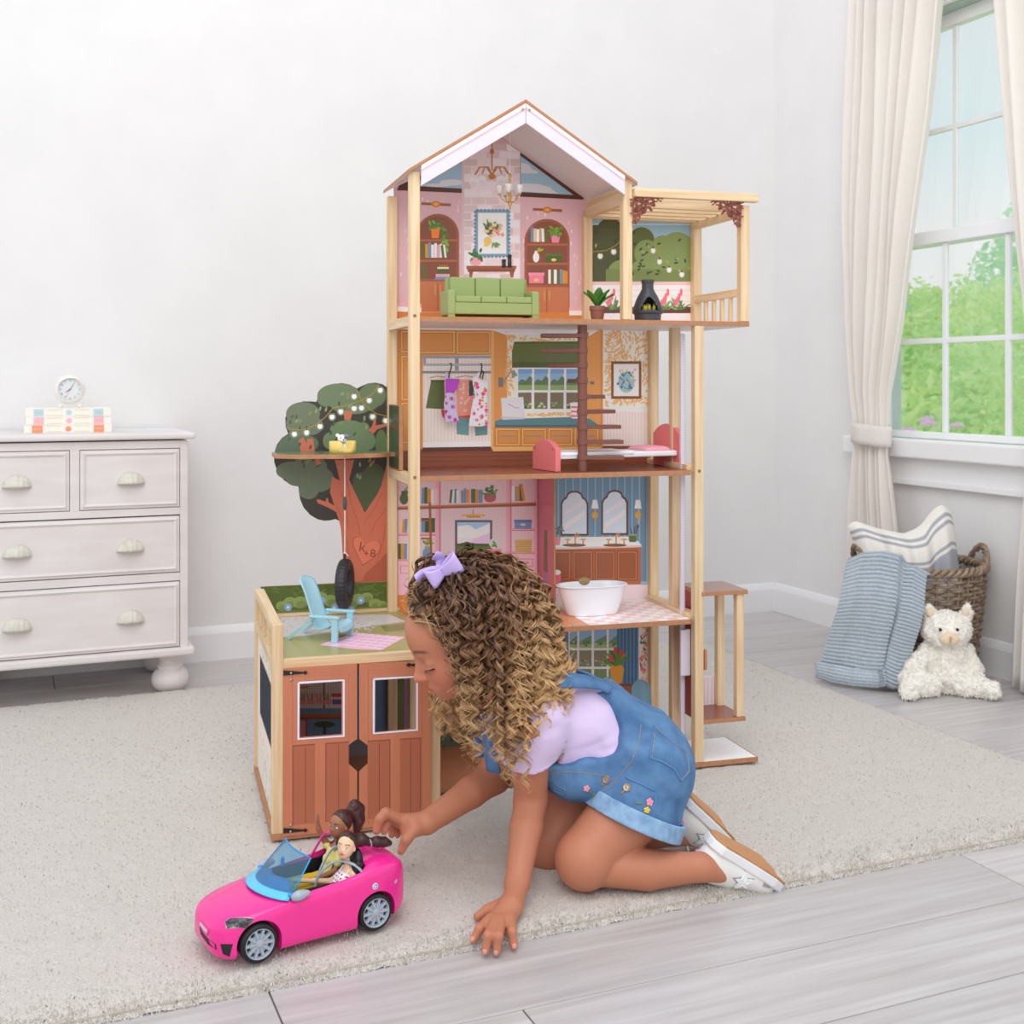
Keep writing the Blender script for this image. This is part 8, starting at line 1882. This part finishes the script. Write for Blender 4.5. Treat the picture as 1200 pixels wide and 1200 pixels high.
bot2 = [q+RC @ np.array([-.004, -.012, 0]) for q in botL[:5]]; BL2 = [loc_(q) for q in bot2]; TL2 = [q+np.array([-.012*(1-i/4), .004, .052-.010*i/4]) for i, q in enumerate(BL2)]
def hemf(a, t):
    p = lerpl(TL2, a)*(1-t)+lerpl(BL2, a)*t; p = p+np.array([.010*(1-a)*(1-t), -.012*math.sin(math.pi*t), -.012*(1-t)*math.exp(-(a/.15)**2)]); r = math.sin(2*math.pi*6*t); st = math.sin(2*math.pi*40*a+math.pi*(int(12*t) % 2)); n_ = .0024*r+.0014*st; return (p[0], p[1]-n_, p[2])
MB().grid(hemf, 160, 50).build('folded_hem', M_knit, bl, smooth=True, solid=.006, fix=False)
# ---- plush cat
M_plush = mat('white_plush', (255, 250, 241), .95, sheen=.5, noise_scale=90, noise_amt=.08, bump=.3, bump_scale=260)
M_beige = mat('beige_plush', (238, 216, 186), .9, sheen=.3, bump=.2, bump_scale=300)
CB = fl(1106, 812, 0); ct = thing('plush_cat', 'fluffy white plush cat sitting on the floor against the basket', 'soft toy', CB, YAW); dC = float((RC.T @ (CB-CP))[1]); kc = dC/FPX
def K(px, py, dy=0): 
    z = CAMH-(py-HORIZON)*(dC+dy)/FPX; return np.array([(px-600)*(dC+dy)/FPX-float((RC.T @ (CB-CP))[0]), dy, z])
sc = Soft((-.16, -.16, -.01), (.16, .16, .28), .0026)
sc.ell(K(1108, 787, .02), (.062, .058, .072), k=.02).ell(K(1110, 760, .018), (.048, .046, .045), k=.03).ell(K(1109, 738, 0), (.062, .055, .050), k=.018)
for px, py, qx, qy, d in ((1086, 762, 1062, 797, -.006), (1131, 762, 1145, 798, -.004)): sc.cap(K(px, py, .012), K((px*.4+qx*.6), (py*.4+qy*.6), d), .021, .024, .012).cap(K((px*.4+qx*.6), (py*.4+qy*.6), d), K(qx, qy, d), .024, .022, .01)
for px, py, qx, qy, d1, d2 in ((1090, 806, 1068, 806, -.03, -.045), (1126, 808, 1150, 812, -.03, -.045)):
    a_, b_ = K(px, py, d1), K(qx, qy, d2); a_[2] = max(a_[2], .030); b_[2] = .024; sc.cap(a_, b_, .030, .025, .012); c_ = b_+np.array([math.copysign(.016, qx-px), -.028, 0]); sc.cap(b_, c_, .026, .022, .012)
for px, s_ in ((1091, -1), (1131, 1)): sc.chain([K(px, 722, .004), K(px+2*s_, 716, .004), K(px+3.5*s_, 710, .004)], [.017, .013, .006], .008)
V, Q = sc.arrays(2); V[:, 2] = np.maximum(V[:, 2], .002); V = wobble(.0052, 58, seed=2)(V, Q); V[:, 2] = np.maximum(V[:, 2], .001)
np_mesh('body', V, Q, M_plush, ct)
rgp = np.random.default_rng(6); Nn = vnormals(V, Q); ii = rgp.integers(0, len(V), 9000); P0 = V[ii]; D0 = Nn[ii]+rgp.normal(0, .45, (len(ii), 3)); D0 /= np.linalg.norm(D0, axis=1)[:, None]; keep = (P0[:, 2] > .004) & (np.abs(P0-K(1113, 747, -.05)).max(1) > .022); P0, D0 = P0[keep], D0[keep]
W0 = np.cross(D0, rgp.normal(size=D0.shape)); W0 /= np.linalg.norm(W0, axis=1)[:, None]; ll = rgp.uniform(.003, .006, len(P0))[:, None]
M1 = P0+D0*ll*.6+W0*.0006; T1 = P0+D0*ll+np.array([0, 0, -.0015]); VV = np.stack([P0-W0*.0013, P0+W0*.0013, M1+W0*.001, M1-W0*.001, T1+W0*.0004, T1-W0*.0004], 1).reshape(-1, 3); bi = np.arange(len(P0))*6
fo = np_mesh('fur', VV, np.concatenate([np.stack([bi, bi+1, bi+2, bi+3], 1), np.stack([bi+3, bi+2, bi+4, bi+5], 1)]), M_plush, ct); tag(fo, kind='stuff')
mz = Soft(K(1113, 748, -.05)-.05, K(1113, 748, -.05)+.05, .002); mz.ell(K(1113, 749, -.049), (.026, .016, .0165), k=0).ell(K(1112, 744, -.050), (.012, .012, .011), k=.01); mz.build('muzzle', M_beige, ct, smooth=1)
MB().lathe([(.0001, 0), (.0055, .001), (.0048, .0035), (.0001, .005)], 3, Matrix.Translation(K(1114, 747.5, -.067)) @ Matrix.Rotation(math.pi/2, 4, 'X') @ Matrix.Rotation(math.pi/2, 4, 'Z')).build('nose', mat('pink_nose', (236, 150, 160), .6), ct, smooth=True)
MB().tube([K(1114, 750, -.0675), K(1114, 754, -.066)], .0008, 5).build('mouth', mat('mouth_thread', (170, 110, 100), .7), ct)
for px in (1102, 1122): MB().ball(K(px, 738, -.054), .0044, n=14, m=10).build('eye', mat('black_bead', (20, 20, 24), .15), ct, smooth=True)
for px, s_ in ((1091, -1), (1131, 1)): MB().ball(K(px+1*s_, 717.5, -.010), .010, .005, .012, 14, 10).build('inner_ear', M_beige, ct, smooth=True)
